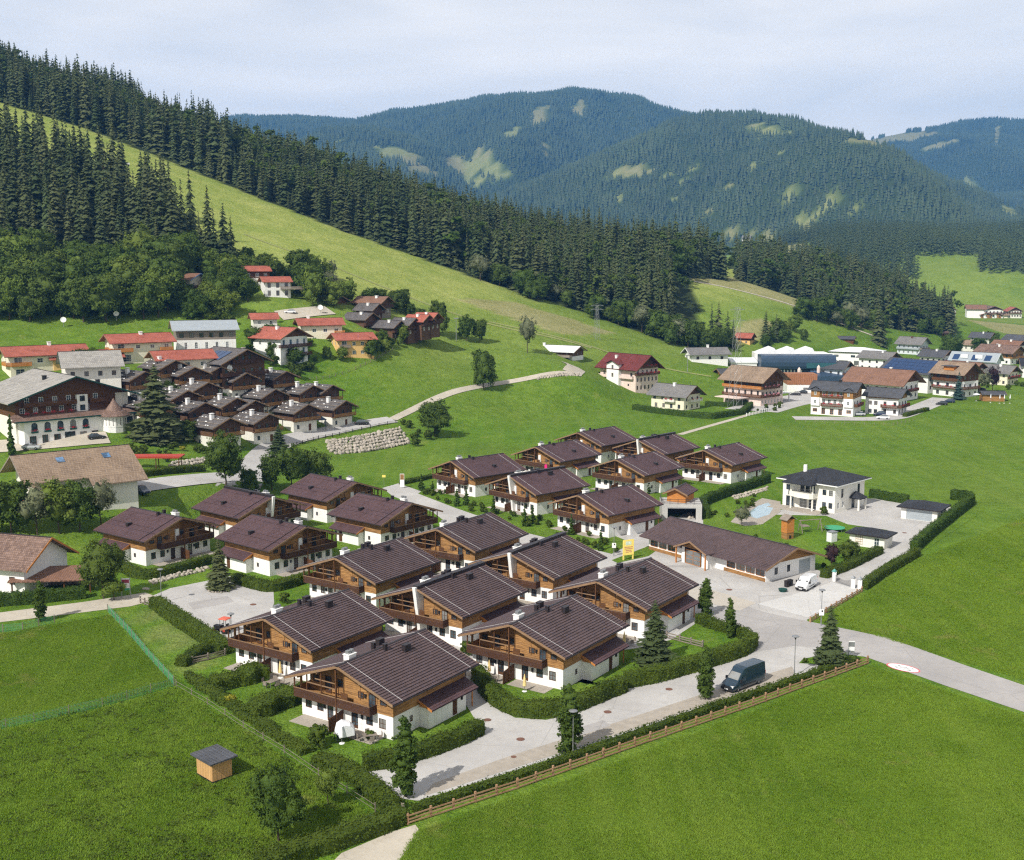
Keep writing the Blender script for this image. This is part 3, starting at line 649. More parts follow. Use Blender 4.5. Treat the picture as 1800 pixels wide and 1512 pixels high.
# round trees of several kinds
RT = [tree_meshes(s, 10, 8.5, 3600, .46, M['leaf_tree'], 'round', .04) for s in (1, 2, 3)]
RTL = [tree_meshes(s, 10, 8.0, 3200, .46, M['leaf_light'], 'round', .03) for s in (11, 12)]
RTS = [tree_meshes(21, 10, 8.0, 1900, .34, M['leaf_silver'], 'round', .15)]
RTP = [tree_meshes(23, 10, 7.5, 2400, .40, M['leaf_purple'], 'round', .15)]
NEAR_T = tree_meshes(31, 10, 8.6, 9000, .28, M['leaf_tree'], 'round', .14, .75)
NEAR_T2 = tree_meshes(32, 10, 7.4, 6500, .28, M['leaf_light'], 'round', .18, .7)
COLT = [tree_meshes(s, 10, 2.9, 6500, .27, M['leaf_tree'], 'column', .05, .42) for s in (51, 52, 53)]
THU = [tree_meshes(s, 10, 3.6, 2200, .5, M['leaf_thuja'], 'cone', .02, .5) for s in (61, 62)]
SHR = [tree_meshes(s, 10, 11, 1500, .75, M['leaf_hedge'], 'round', .02, 1.3) for s in (71, 72)]
SHRY = tree_meshes(75, 10, 11, 1500, .75, M['leaf_yellow'], 'round', .02, 1.3)
def hedge(name, label, pts, wd, ht, mat, dens=26, leaf=.22, px=True, seed=0, rag=.10, group=None):
    P = [T(*p) for p in pts] if px else [Vector(p) for p in pts]
    rs = np.random.RandomState(seed + int(abs(P[0].x * 7 + P[0].y))); L = []
    for a, b in zip(P[:-1], P[1:]):
        n = max(1, int((b - a).length / .8)); L += [a.lerp(b, k / n) for k in range(n)]
    L.append(P[-1])
    for _ in range(3): L = [L[0]] + [(L[i - 1] + L[i] * 2 + L[i + 1]) / 4 for i in range(1, len(L) - 1)] + [L[-1]]
    base = P[0].copy(); mb = MB(); C = []; N = []; hs = [ht * (1 + rs.uniform(-rag, rag)) for _ in L]; ws = [wd / 2 * (1 + rs.uniform(-rag, rag)) for _ in L]
    rows = []
    for i, p in enumerate(L):
        d = (L[min(i + 1, len(L) - 1)] - L[max(i - 1, 0)]); d.z = 0; d.normalize(); n = Vector((-d.y, d.x, 0)); q = p - base; h, w_ = hs[i] - .10, ws[i] - .10
        rows.append([q + n * w_ - Vector((0, 0, .1)), q + n * w_ + Vector((0, 0, h * .86)), q + n * w_ * .7 + Vector((0, 0, h)), q - n * w_ * .7 + Vector((0, 0, h)), q - n * w_ + Vector((0, 0, h * .86)), q - n * w_ - Vector((0, 0, .1))])
        if i < len(L) - 1:
            sl = (L[i + 1] - p).length; k = max(1, int(dens * sl * (ht * 2 + wd)))
            for _ in range(k):
                u = rs.rand(); f = rs.rand() * (2 * ht + wd); o = L[i].lerp(L[i + 1], u) - base; hh, w2 = hs[i] + (hs[i + 1] - hs[i]) * u, ws[i] + (ws[i + 1] - ws[i]) * u
                if f < ht: v = n * w2 + Vector((0, 0, f / ht * hh)); nn = n
                elif f < 2 * ht: v = -n * w2 + Vector((0, 0, (f - ht) / ht * hh)); nn = -n
                else: v = n * w2 * (2 * (f - 2 * ht) / wd - 1) + Vector((0, 0, hh)); nn = Vector((0, 0, 1))
                j = rs.normal(0, .06, 3); C.append((o.x + v.x + j[0], o.y + v.y + j[1], o.z + v.z + j[2])); N.append(tuple(nn + Vector((0, 0, .3))))
    e = [(rows[0], 1), (rows[-1], -1)]
    for r, sgn in e:
        ctr = sum(r, Vector()) / 6
        for _ in range(int(dens * ht * wd)):
            a, b = r[0], r[5]; u = rs.rand(); q = a.lerp(b, u) + Vector((0, 0, rs.rand() * (ht + .05))); d = (L[1] - L[0]) if sgn > 0 else (L[-1] - L[-2]); d = d.normalized() * (-sgn)
            C.append(tuple(q + d * .08)); N.append(tuple(d + Vector((0, 0, .3))))
    for i in range(len(rows) - 1):
        for k in range(5): mb.face([rows[i][k], rows[i][k + 1], rows[i + 1][k + 1], rows[i + 1][k]])
    mb.face(rows[0]); mb.face(list(reversed(rows[-1])))
    nq = len(mb.f); V0 = np.array(mb.v); V1, F1 = leaf_quads(rs, np.array(C), np.array(N), leaf)
    me = bpy.data.meshes.new(name); allf = [tuple(f) for f in mb.f] + [tuple(f + len(V0)) for f in F1]
    me.from_pydata(np.concatenate([V0, V1]).tolist(), [], allf); me.materials.append(mat); me.update()
    return tag(obj(name, me, None, base), label, 'hedge', group)

# ---------------------------------------------------------------- woods
def instanced(name, label_kind, pts, scl, meshes):
    """a wood that reads as one mass: one object, trees set by geometry nodes"""
    src = bpy.data.collections.new(name + '_source')
    for i, m in enumerate(meshes): src.objects.link(bpy.data.objects.new(name + '_source', m))
    me = bpy.data.meshes.new(name); me.vertices.add(len(pts)); me.vertices.foreach_set('co', np.asarray(pts, np.float32).ravel())
    a = me.attributes.new('scl', 'FLOAT_VECTOR', 'POINT'); a.data.foreach_set('vector', np.asarray(scl, np.float32).ravel())
    a = me.attributes.new('rot', 'FLOAT_VECTOR', 'POINT'); rr = np.zeros((len(pts), 3), np.float32); rr[:, 2] = np.random.RandomState(3).rand(len(pts)) * 6.28
    rr[:, :2] = np.random.RandomState(4).normal(0, .02, (len(pts), 2)); a.data.foreach_set('vector', rr.ravel())
    o = obj(name, me, kind='stuff'); o['label'] = label_kind; o['category'] = 'forest'
    ng = bpy.data.node_groups.new(name, 'GeometryNodeTree')
    ng.interface.new_socket('Geometry', in_out='INPUT', socket_type='NodeSocketGeometry'); ng.interface.new_socket('Geometry', in_out='OUTPUT', socket_type='NodeSocketGeometry')
    gi = ng.nodes.new('NodeGroupInput'); go = ng.nodes.new('NodeGroupOutput'); ip = ng.nodes.new('GeometryNodeInstanceOnPoints'); ci = ng.nodes.new('GeometryNodeCollectionInfo')
    ci.inputs['Collection'].default_value = src; ci.inputs['Separate Children'].default_value = True; ci.inputs['Reset Children'].default_value = True
    ip.inputs['Pick Instance'].default_value = True
    a1 = ng.nodes.new('GeometryNodeInputNamedAttribute'); a1.data_type = 'FLOAT_VECTOR'; a1.inputs['Name'].default_value = 'scl'
    a2 = ng.nodes.new('GeometryNodeInputNamedAttribute'); a2.data_type = 'FLOAT_VECTOR'; a2.inputs['Name'].default_value = 'rot'
    e2r = ng.nodes.new('FunctionNodeEulerToRotation')
    l = ng.links.new
    l(gi.outputs[0], ip.inputs['Points']); l(ci.outputs[0], ip.inputs['Instance']); l(a1.outputs['Attribute'], ip.inputs['Scale']); l(a2.outputs['Attribute'], e2r.inputs[0]); l(e2r.outputs[0], ip.inputs['Rotation']); l(ip.outputs[0], go.inputs[0])
    md = o.modifiers.new('trees', 'NODES'); md.node_group = ng
    return o
def jitter_grid(x0, x1, y0, y1, s, seed):
    rs = np.random.RandomState(seed); X, Y = np.meshgrid(np.arange(x0, x1, s), np.arange(y0, y1, s), indexing='ij'); X = X.ravel() + rs.uniform(-.42, .42, X.size) * s; Y = Y.ravel() + rs.uniform(-.42, .42, Y.size) * s
    return X, Y
rs = np.random.RandomState(12)
# leafy trees mixed into the woods, unit height
def unit_leafy(seed, mat):
    q = np.random.RandomState(seed); C, N = crown_points(q, 800, [(0, 0, .55, .30, .30, .38), (.1, .08, .4, .2, .2, .22), (-.1, -.06, .66, .18, .18, .2)], .085); V_, F_ = leaf_quads(q, C, N, .055); return np_mesh('crown', V_, F_, mat)
SPRX = SPR + [unit_leafy(5, M['leaf_tree'])]
# ridge forest
X, Y = jitter_grid(-380, 135, 560, 900, 4.7, 1)
e = np.interp(X, EX, EYY); k = (Y > e + 1.5 + (vnoise(X, Y, 22, 9) - .4) * 11) & (Y < e + 250) & (vnoise(X, Y, 11, 91) > .17); X, Y, e = X[k], Y[k], e[k]
Z = near_h(X, Y); px, py = projpx(X, Y, Z); k = (px < 1300) & ~((px > 1178) & (Y < 700 + (px - 1178) * .45)); X, Y, Z, e = X[k], Y[k], Z[k], e[k]
k = projpx(X, Y, Z)[0] > -90; X, Y, Z, e = X[k], Y[k], Z[k], e[k]
hts = (10 + 21 * rs.rand(len(X)) ** .8) * (.72 + .5 * vnoise(X, Y, 26, 31)) * (1 - .12 * (Y - e < 4)); front = np.argsort(Y - e)[:165]
for i in front:
    plant('spruce_tree', 'tall dark spruce in the front rank of the ridge forest above the ski slope', 'spruce tree', SPR[i % 8], TRU, (X[i], Y[i], Z[i]), hts[i], None, 'spruces along the edge of the ridge forest', hts[i] * rs.uniform(.9, 1.55))
m_ = np.ones(len(X), bool); m_[front] = False; wv = rs.uniform(.85, 1.5, len(X))
instanced('forest', 'dense dark spruce forest covering the ridge behind its front rank', np.stack([X, Y, Z], -1)[m_], np.stack([hts * wv, hts * wv, hts], -1)[m_], SPRX)
# wood on the second spur to the right
X, Y = jitter_grid(150, 360, 740, 1020, 6.2, 2); k = in_poly(X, Y, WOOD2); X, Y = X[k], Y[k]; Z = near_h(X, Y); hts = (11 + 19 * rs.rand(len(X)) ** .8) * (.75 + .5 * vnoise(X, Y, 22, 32)); wv = rs.uniform(.85, 1.5, len(X))
instanced('spur_forest', 'dark spruce wood on the low spur right of the ridge', np.stack([X, Y, Z], -1), np.stack([hts * wv, hts * wv, hts], -1), SPRX)
# low far forest on the right, beyond the valley meadow
X, Y = jitter_grid(180, 1300, 1240, 2300, 8.5, 3); Z = far_h(X, Y); px, py = projpx(X, Y, Z)
mead = in_poly(px, py, [(1602, 452), (1712, 450), (1726, 500), (1722, 522), (1830, 530), (1830, 600), (1640, 600), (1635, 515), (1612, 480)]) | in_poly(px, py, [(1270, 436), (1420, 425), (1440, 440), (1300, 470), (1270, 470)])
k = (px > 1285) & (px < 1860) & (py < 528) & ~mead; X, Y, Z = X[k], Y[k], Z[k]; hts = rs.uniform(20, 31, len(X))
SPF = [spruce_mesh(80 + s, 9, 7, M['needle_far'], 0, R0=.17) for s in range(3)]
instanced('valley_forest', 'spruce forest behind the sloping meadow at the far right', np.stack([X, Y, Z], -1), np.stack([hts, hts, hts], -1), SPF)
# mountain forests
def far_spruce(seed):
    q = np.random.RandomState(seed); V_ = []; F_ = []
    for z0, z1, r in ((.0, .55, .17), (.28, .8, .125), (.55, 1.0, .08)):
        i = len(V_); n = 7; V_ += [(r * q.uniform(.7, 1.2) * math.cos(6.283 * k / n), r * q.uniform(.7, 1.2) * math.sin(6.283 * k / n), z0 + q.uniform(-.04, .04)) for k in range(n)] + [(0, 0, z1)]; F_ += [(i + k, i + (k + 1) % n, i + n) for k in range(n)]
    return np_mesh('crown', V_, F_, M['needle_far'])
SPM = [far_spruce(90 + s) for s in range(4)]
X, Y = jitter_grid(-2600, 3100, 2300, 6650, 11.0, 4); k = np.abs(X) < Y * .46; X, Y = X[k], Y[k]
Z = far_h(X, Y); px, py = projpx(X, Y, Z); tp = projpx(X, Y, Z + 30)[1]
occ = np.interp(px, [0, 400, 460, 600, 800, 1000, 1200, 1300, 1430, 1800], [60, 190, 215, 300, 345, 400, 425, 440, 450, 450])
k = (tp < occ + 14) & (px > -20) & (px < 1820) & ~cleared(px, py) & (vnoise(X, Y, 40, 77) > .10)
# drop trees that stand behind a crest
for q in (120, 260):
    zz = far_h(X * (1 - q / Y), Y - q); k &= projpx(X * (1 - q / Y), Y - q, zz + 6)[1] > tp - 1
X, Y, Z = X[k], Y[k], Z[k]; hts = rs.uniform(10, 25, len(X)) * (.75 + .5 * vnoise(X, Y, 60, 34))
instanced('mountain_forest', 'endless dark spruce forest covering the far mountains', np.stack([X, Y, Z], -1), np.stack([hts * 1.35, hts * 1.35, hts], -1), SPM)
print('mountain trees', len(X))
# left wood: spruces that can be told apart
X, Y = jitter_grid(-260, -60, 440, 560, 6.6, 6); k = in_poly(X, Y, LWOOD); X, Y = X[k], Y[k]; Z = near_h(X, Y); px, py = projpx(X, Y, Z); k = (px > -60) & (px < 350); X, Y, Z = X[k], Y[k], Z[k]
o_ = np.argsort(Y)[:115]
for i in o_:
    h = rs.uniform(17, 32)
    plant('spruce_tree', 'tall dark spruce in the hillside wood left of the ski slope', 'spruce tree', SPR[i % 8], TRU, (X[i], Y[i], Z[i]), h, None, 'spruces of the hillside wood', h * rs.uniform(1.05, 1.4))
rest = np.ones(len(X), bool); rest[o_] = False
if rest.sum():
    hts = rs.uniform(24, 33, rest.sum()); instanced('hillside_wood', 'rear rows of the spruce wood left of the ski slope', np.stack([X, Y, Z], -1)[rest], np.stack([hts * 1.15, hts * 1.15, hts], -1), SPR)
for (a, b, h) in [(302, 446, 36), (322, 452, 30), (368, 470, 31), (378, 476, 24), (395, 478, 26), (408, 482, 22), (352, 466, 20), (286, 452, 31)]:
    p = T(a, b); plant('spruce_tree', 'lone dark spruce at the right end of the hillside wood', 'spruce tree', SPR[int(a) % 8], TRU, p, h, None, 'spruces at the right end of the hillside wood', h * 1.25)
# leafy trees under the left wood
def scatter(poly, n, seed, hmin, hmax, kinds, name, label, group, cat='tree', avoid=(), gap=2.6, wid=1.0):
    r_ = random.Random(seed); xs = [p[0] for p in poly]; ys = [p[1] for p in poly]; got = []; tries = 0
    while len(got) < n and tries < n * 60:
        tries += 1; a, b = r_.uniform(min(xs), max(xs)), r_.uniform(min(ys), max(ys))
        if not in_poly(np.array([a]), np.array([b]), poly)[0] or any(abs(a - q[0]) < q[2] and -q[3] < b - q[1] < q[4] for q in avoid): continue
        p = T(a, b)
        if any((p - g).length < gap for g in got): continue
        got.append(p); h = r_.uniform(hmin, hmax); c, t = kinds[r_.randrange(len(kinds))]
        plant(name, label, cat, c, t, p, h / 10, r_.random() * 6.28, group, h / 10 * wid * r_.uniform(.9, 1.25))
AV = [(337, 508, 30, 12, 34), (478, 512, 42, 14, 40), (450, 500, 30, 10, 30)]
MIX = RT + RT + RTL
scatter([(-30, 455), (120, 470), (300, 470), (330, 478), (330, 520), (300, 558), (200, 566), (-30, 570)], 92, 1, 10, 18, MIX, 'leafy_tree', 'leafy green tree below the spruces of the hillside wood', 'leafy trees on the slope at left', 'tree', AV, 4.2)
scatter([(340, 470), (430, 470), (470, 486), (520, 500), (430, 535), (380, 545), (420, 560), (330, 562), (300, 548), (360, 520)], 40, 2, 6, 11, MIX, 'leafy_tree', 'leafy green tree among the hillside houses', 'leafy trees around the hillside houses', 'tree', AV, 4.2)
scatter([(505, 500), (560, 470), (620, 525), (640, 545), (560, 545)], 13, 3, 8, 14, RT + RTL + RTS, 'leafy_tree', 'leafy tree on the lower edge of the ski slope above the village', 'leafy trees at the slope edge', 'tree', [], 4.5)
scatter([(640, 530), (725, 540), (760, 580), (700, 552), (640, 548)], 7, 4, 5, 9, RT, 'leafy_tree', 'dark leafy tree beside the small grey-roofed cabins', 'trees beside the grey-roofed cabins', 'tree', [], 4)
scatter([(840, 495), (1000, 548), (1180, 605), (1262, 622), (1250, 612), (1180, 592), (1000, 536), (850, 488)], 30, 5, 8, 15, RT + RTS + RT, 'leafy_tree', 'leafy tree along the foot of the ridge forest', 'leafy trees along the foot of the forest', 'tree', [], 4.5)
scatter([(1150, 575), (1205, 590), (1290, 616), (1265, 624), (1170, 606)], 15, 6, 7, 13, RT, 'leafy_tree', 'dark leafy tree at the right end of the ridge forest', 'leafy trees at the right end of the forest', 'tree', [], 5)
scatter([(1345, 590), (1400, 580), (1420, 598), (1350, 612)], 7, 8, 6, 11, RT + RTL, 'leafy_tree', 'leafy tree behind the red-roofed cabin', 'trees behind the red-roofed cabin', 'tree', [], 4)
scatter([(1395, 556), (1500, 582), (1600, 590), (1660, 590), (1580, 584), (1480, 566)], 16, 9, 9, 15, RT + RTS, 'leafy_tree', 'leafy tree fringing the spur wood', 'leafy trees fringing the spur wood', 'tree', [], 5)
for (a, b, h) in [(1262, 605, 22), (1278, 608, 18), (1250, 602, 20), (1288, 612, 15), (1345, 606, 18), (1364, 600, 15), (1542, 602, 24), (1550, 600, 18)]:
    p = T(a, b); plant('spruce_tree', 'dark spruce between the forest end and the blue hall', 'spruce tree', SPR[int(a) % 8], TRU, p, h, None, 'spruces behind the blue hall', h * 1.3)

# grass of the near meadows as real tufts
def tuft(seed, n=16, r=.34, h=.20):
    q = np.random.RandomState(seed); V_ = []; F_ = []
    for k in range(n):
        x, y = q.normal(0, r * .55, 2); a = q.rand() * 6.28; l = q.uniform(.5, 1) * h; w_ = q.uniform(.025, .06); dx, dy = math.cos(a), math.sin(a); b = q.normal(0, .10, 2); i = len(V_)
        V_ += [(x - dy * w_, y + dx * w_, 0), (x + dy * w_, y - dx * w_, 0), (x + b[0], y + b[1], l)]; F_.append((i, i + 1, i + 2))
    return np_mesh('tuft', V_, F_, M['tuft'])
def tuft_mat():
    m, nt, b, L = newmat('grass_blades'); P = nd(nt, 'NewGeometry').outputs['Position']; n1 = noise(nt, P, .055, 3, .65)
    mp = nd(nt, 'Mapping'); mp.inputs['Rotation'].default_value = (0, 0, R(-38)); mp.inputs['Scale'].default_value = (.30, .010, 1); L(P, mp.inputs['Vector']); st = noise(nt, mp.outputs[0], 1.0, 2, .6)
    c = mixc(nt, ramp(nt, n1, .32, .68), (.130, .240, .018), (.215, .335, .034))
    c = mixc(nt, ramp(nt, st, .47, .62, (0, 0, 0), (.32, .32, .32)), c, (.280, .385, .062))
    n5 = noise(nt, P, .09, 4, .7); c = mixc(nt, ramp(nt, n5, .60, .72, (0, 0, 0), (.75, .75, .75)), c, (.340, .330, .105))
    oi = nd(nt, 'ObjectInfo'); c = mixc(nt, ramp(nt, oi.outputs['Random'], .3, 1, (0, 0, 0), (.5, .5, .5)), c, (.270, .350, .052))
    L(c, b.inputs['Base Color']); b.inputs['Roughness'].default_value = .8; b.inputs['Specular IOR Level'].default_value = .1
    tr = nd(nt, 'BsdfTranslucent'); L(c, tr.inputs['Color']); ms = nd(nt, 'MixShader'); ms.inputs[0].default_value = .4; L(b.outputs[0], ms.inputs[1]); L(tr.outputs[0], ms.inputs[2]); L(ms.outputs[0], nt.nodes['Material Output'].inputs['Surface']); return m
M['tuft'] = tuft_mat()
TUF = [tuft(s) for s in range(4)]
def grass_field(name, label, poly, n, seed, lo=.7, hi=1.3):
    q = np.random.RandomState(seed); P = [G(*p) for p in poly]; W_ = [(p.x, p.y) for p in P]; xs = [p[0] for p in W_]; ys = [p[1] for p in W_]
    X = q.uniform(min(xs), max(xs), n * 3); Y = q.uniform(min(ys), max(ys), n * 3); k = in_poly(X, Y, W_); X, Y = X[k][:n], Y[k][:n]; s = q.uniform(lo, hi, (len(X), 1)) * (.6 + .8 * vnoise(X, Y, 3.5, 6))[:, None]
    o = instanced(name, label, np.stack([X, Y, np.zeros(len(X))], -1), np.repeat(s, 3, 1), TUF); o['category'] = 'grass'
grass_field('meadow_grass', 'short grass of the big meadow right of the brown fence', [(735, 1462), (1000, 1372), (1330, 1250), (1530, 1172), (1660, 1215), (1815, 1265), (1815, 1540), (690, 1540)], 90000, 1)
grass_field('pasture_grass', 'long uneven grass of the near left pasture', [(-30, 1295), (180, 1248), (308, 1212), (440, 1296), (560, 1375), (650, 1438), (560, 1495), (440, 1530), (-30, 1540)], 50000, 2, .8, 1.9)
grass_field('mown_grass', 'mown grass of the left meadow above the tape fence', [(-30, 1120), (190, 1082), (300, 1202), (180, 1238), (-30, 1284)], 26000, 3, .6, 1.1)
grass_field('lane_meadow_grass', 'short grass of the meadow between the lane and the villa drive', [(1520, 1045), (1616, 982), (1815, 905), (1815, 1200), (1700, 1165), (1500, 1106), (1440, 1092)], 52000, 4, .7, 1.2)
# ---------------------------------------------------------------- building kit
def pieces(mb):
    """split a builder into its separate solids"""
    par = list(range(len(mb.v)))
    def find(i):
        while par[i] != i: par[i] = par[par[i]]; i = par[i]
        return i
    for f in mb.f:
        r = find(f[0])
        for k in f[1:]: par[find(k)] = r
    out = {}
    for f, m in zip(mb.f, mb.m): out.setdefault(find(f[0]), []).append((f, m))
    res = []
    for fs in out.values():
        b = MB(); idx = {}
        for f, m in fs:
            for k in f:
                if k not in idx: idx[k] = len(b.v); b.v.append(mb.v[k])
            b.f.append(tuple(idx[k] for k in f)); b.m.append(m)
        res.append(b)
    return res
def wall(mb, p0, u, length, z0, z1, opens=(), depth=.14, m=0):
    """wall face from p0 along unit direction u (x, y); outward is to the right of u; openings (s0, s1, z0, z1) get real reveals"""
    n = (u[1], -u[0])
    def P(s_, z, d=0.0): return (p0[0] + u[0] * s_ - n[0] * d, p0[1] + u[1] * s_ - n[1] * d, z)
    xs = sorted({0.0, length, *[o[0] for o in opens], *[o[1] for o in opens]}); zs = sorted({z0, z1, *[o[2] for o in opens], *[o[3] for o in opens]})
    for a, b in zip(xs[:-1], xs[1:]):
        for c, d in zip(zs[:-1], zs[1:]):
            ms, mz_ = (a + b) / 2, (c + d) / 2
            if any(o[0] < ms < o[1] and o[2] < mz_ < o[3] for o in opens): continue
            mb.face([P(a, c), P(b, c), P(b, d), P(a, d)], m)
    for o in opens:
        a, b, c, d = o[:4]
        for q in ([(a, c), (a, d)], [(a, d), (b, d)], [(b, d), (b, c)], [(b, c), (a, c)]):
            mb.face([P(*q[0]), P(*q[1]), P(q[1][0], q[1][1], depth), P(q[0][0], q[0][1], depth)], m)
_WM = {}
def window_meshes(w_, h_, style):
    k = (round(w_, 2), round(h_, 2), style)
    if k in _WM: return _WM[k]
    mb = MB(); t = .085 if style != 'thin' else .06; fm = {'brown': M['frame'], 'white': M['whitepaint'], 'thin': M['whitepaint'], 'dark': M['metal_dark'], 'door': M['frame'], 'solid': M['larch_dark'], 'blue': M['blue_paint'], 'garage': M['tin'], 'wood': M['orangewood']}[style]
    a, b = -w_ / 2, w_ / 2
    if style in ('solid', 'garage'):
        n = 5 if style == 'garage' else 4; mb.box(a, b, -.01, .05, 0, h_)
        for i in range(n):
            if style == 'garage': mb.box(a + .04, b - .04, -.03, -.005, h_ * i / n + .02, h_ * (i + 1) / n - .02)
            else: mb.box(a + w_ * i / n + .015, a + w_ * (i + 1) / n - .015, -.03, -.005, .05, h_ - .05)
        _WM[k] = (mb.mesh('door_leaf', fm), None); return _WM[k]
    y0, y1 = -.045, .05
    mb.box(a, a + t, y0, y1, 0, h_); mb.box(b - t, b, y0, y1, 0, h_); mb.box(a + t, b - t, y0, y1, h_ - t, h_); mb.box(a + t, b - t, y0, y1, 0, t if style != 'door' else .35)
    if w_ > .75 or style == 'door': mb.box(-.03, .03, y0 + .01, y1 - .01, t, h_ - t)
    nz = 1 if h_ < 1.6 else 2
    for i in range(nz): z = t + (h_ - 2 * t) * (i + 1) / (nz + 1); mb.box(a + t, b - t, y0 + .015, y1 - .015, z - .022, z + .022)
    if style == 'blue': mb.box(a - .35, a - .02, -.05, 0, 0, h_); mb.box(b + .02, b + .35, -.05, 0, 0, h_)
    pm = MB(); pm.face([(a + t * .5, 0, .03), (b - t * .5, 0, .03), (b - t * .5, 0, h_ - .03), (a + t * .5, 0, h_ - .03)])
    _WM[k] = (mb.mesh('window_frame', fm), pm.mesh('pane', M['glass'])); return _WM[k]
def window(parent, x, y, z, w_, h_, rz, style='brown', name=None):
    f, p = window_meshes(w_, h_, style)
    nm = name or ('door' if style in ('door', 'solid') else ('garage_door' if style == 'garage' else 'window'))
    o = obj(nm, f, parent, (x, y, z), rz)
    if p: obj('pane', p, o)
    return o
def gable_roof(mb, hw, y0, y1, zr, dr, th=.22, courses=0, step=.035, xl=None, xr=None):
    """double-pitched roof about x = 0 with lapped courses; zr ridge, dr drop at hw"""
    for sgn in (-1, 1):
        w_ = (xl if sgn < 0 else xr) or hw; sl = dr / hw; n = courses or 1
        for i in range(n):
            a, b = w_ * i / n, w_ * (i + 1) / n; za, zb = zr - sl * a, zr - sl * b + (step if courses else 0)
            q = [(sgn * a, y0, za), (sgn * a, y1, za), (sgn * b, y1, zb), (sgn * b, y0, zb)]
            mb.face(q if sgn < 0 else q[::-1])
            if courses:
                q = [(sgn * b, y0, zb), (sgn * b, y1, zb), (sgn * b, y1, zb - step), (sgn * b, y0, zb - step)]
                mb.face(q if sgn < 0 else q[::-1])
        ze = zr - sl * w_
        q = [(0, y0, zr - th), (sgn * w_, y0, ze - th), (sgn * w_, y1, ze - th), (0, y1, zr - th)]
        mb.face(q if sgn > 0 else q[::-1])
        for yy in (y0, y1):
            q = [(0, yy, zr), (0, yy, zr - th), (sgn * w_, yy, ze - th), (sgn * w_, yy, ze)]; mb.face(q)
        q = [(sgn * w_, y0, ze), (sgn * w_, y1, ze), (sgn * w_, y1, ze - th), (sgn * w_, y0, ze - th)]; mb.face(q)
def rake_boards(mb, hw, y, zr, dr, th=.30, d=.08, xl=None, xr=None):
    for sgn in (-1, 1):
        w_ = (xl if sgn < 0 else xr) or hw; ze = zr - dr / hw * w_
        poly = [(0, zr + .03), (sgn * w_, ze + .03), (sgn * w_, ze - th), (0, zr - th)]
        mb.ext(poly if sgn < 0 else poly[::-1], y, y + d, 'y')
def boards_gable(mb, xa, xb, z0, y, zr, dr, hw, pitch=.23, lap=.05, facing=-1, zmax=None):
    """lapped horizontal boards on a gable face below the roof line"""
    z = z0
    while True:
        z2 = z + pitch; lim = lambda zz: (zr - zz) / (dr / hw)
        l0, l1 = lim(z), lim(z2)
        a0, b0, a1, b1 = max(xa, -l0), min(xb, l0), max(xa, -l1), min(xb, l1)
        if b0 - a0 < .3 or (zmax and z > zmax): break
        if b1 <= a1: a1 = b1 = (a0 + b0) / 2
        yo = y + facing * lap
        q = [(a0, yo, z), (b0, yo, z), (b1, y, z2), (a1, y, z2)]; mb.face(q if facing < 0 else q[::-1])
        q = [(a0, y, z), (b0, y, z), (b0, yo, z), (a0, yo, z)]; mb.face(q if facing < 0 else q[::-1])
        z = z2
def boards_side(mb, x, ya, yb, z0, z1, pitch=.23, lap=.05, facing=1):
    n = max(1, int((z1 - z0) / pitch)); p = (z1 - z0) / n
    for i in range(n):
        z, z2 = z0 + i * p, z0 + (i + 1) * p; xo = x + facing * lap
        q = [(xo, ya, z), (xo, yb, z), (x, yb, z2), (x, ya, z2)]; mb.face(q if facing > 0 else q[::-1])
        q = [(x, ya, z), (x, yb, z), (xo, yb, z), (xo, ya, z)]; mb.face(q if facing > 0 else q[::-1])

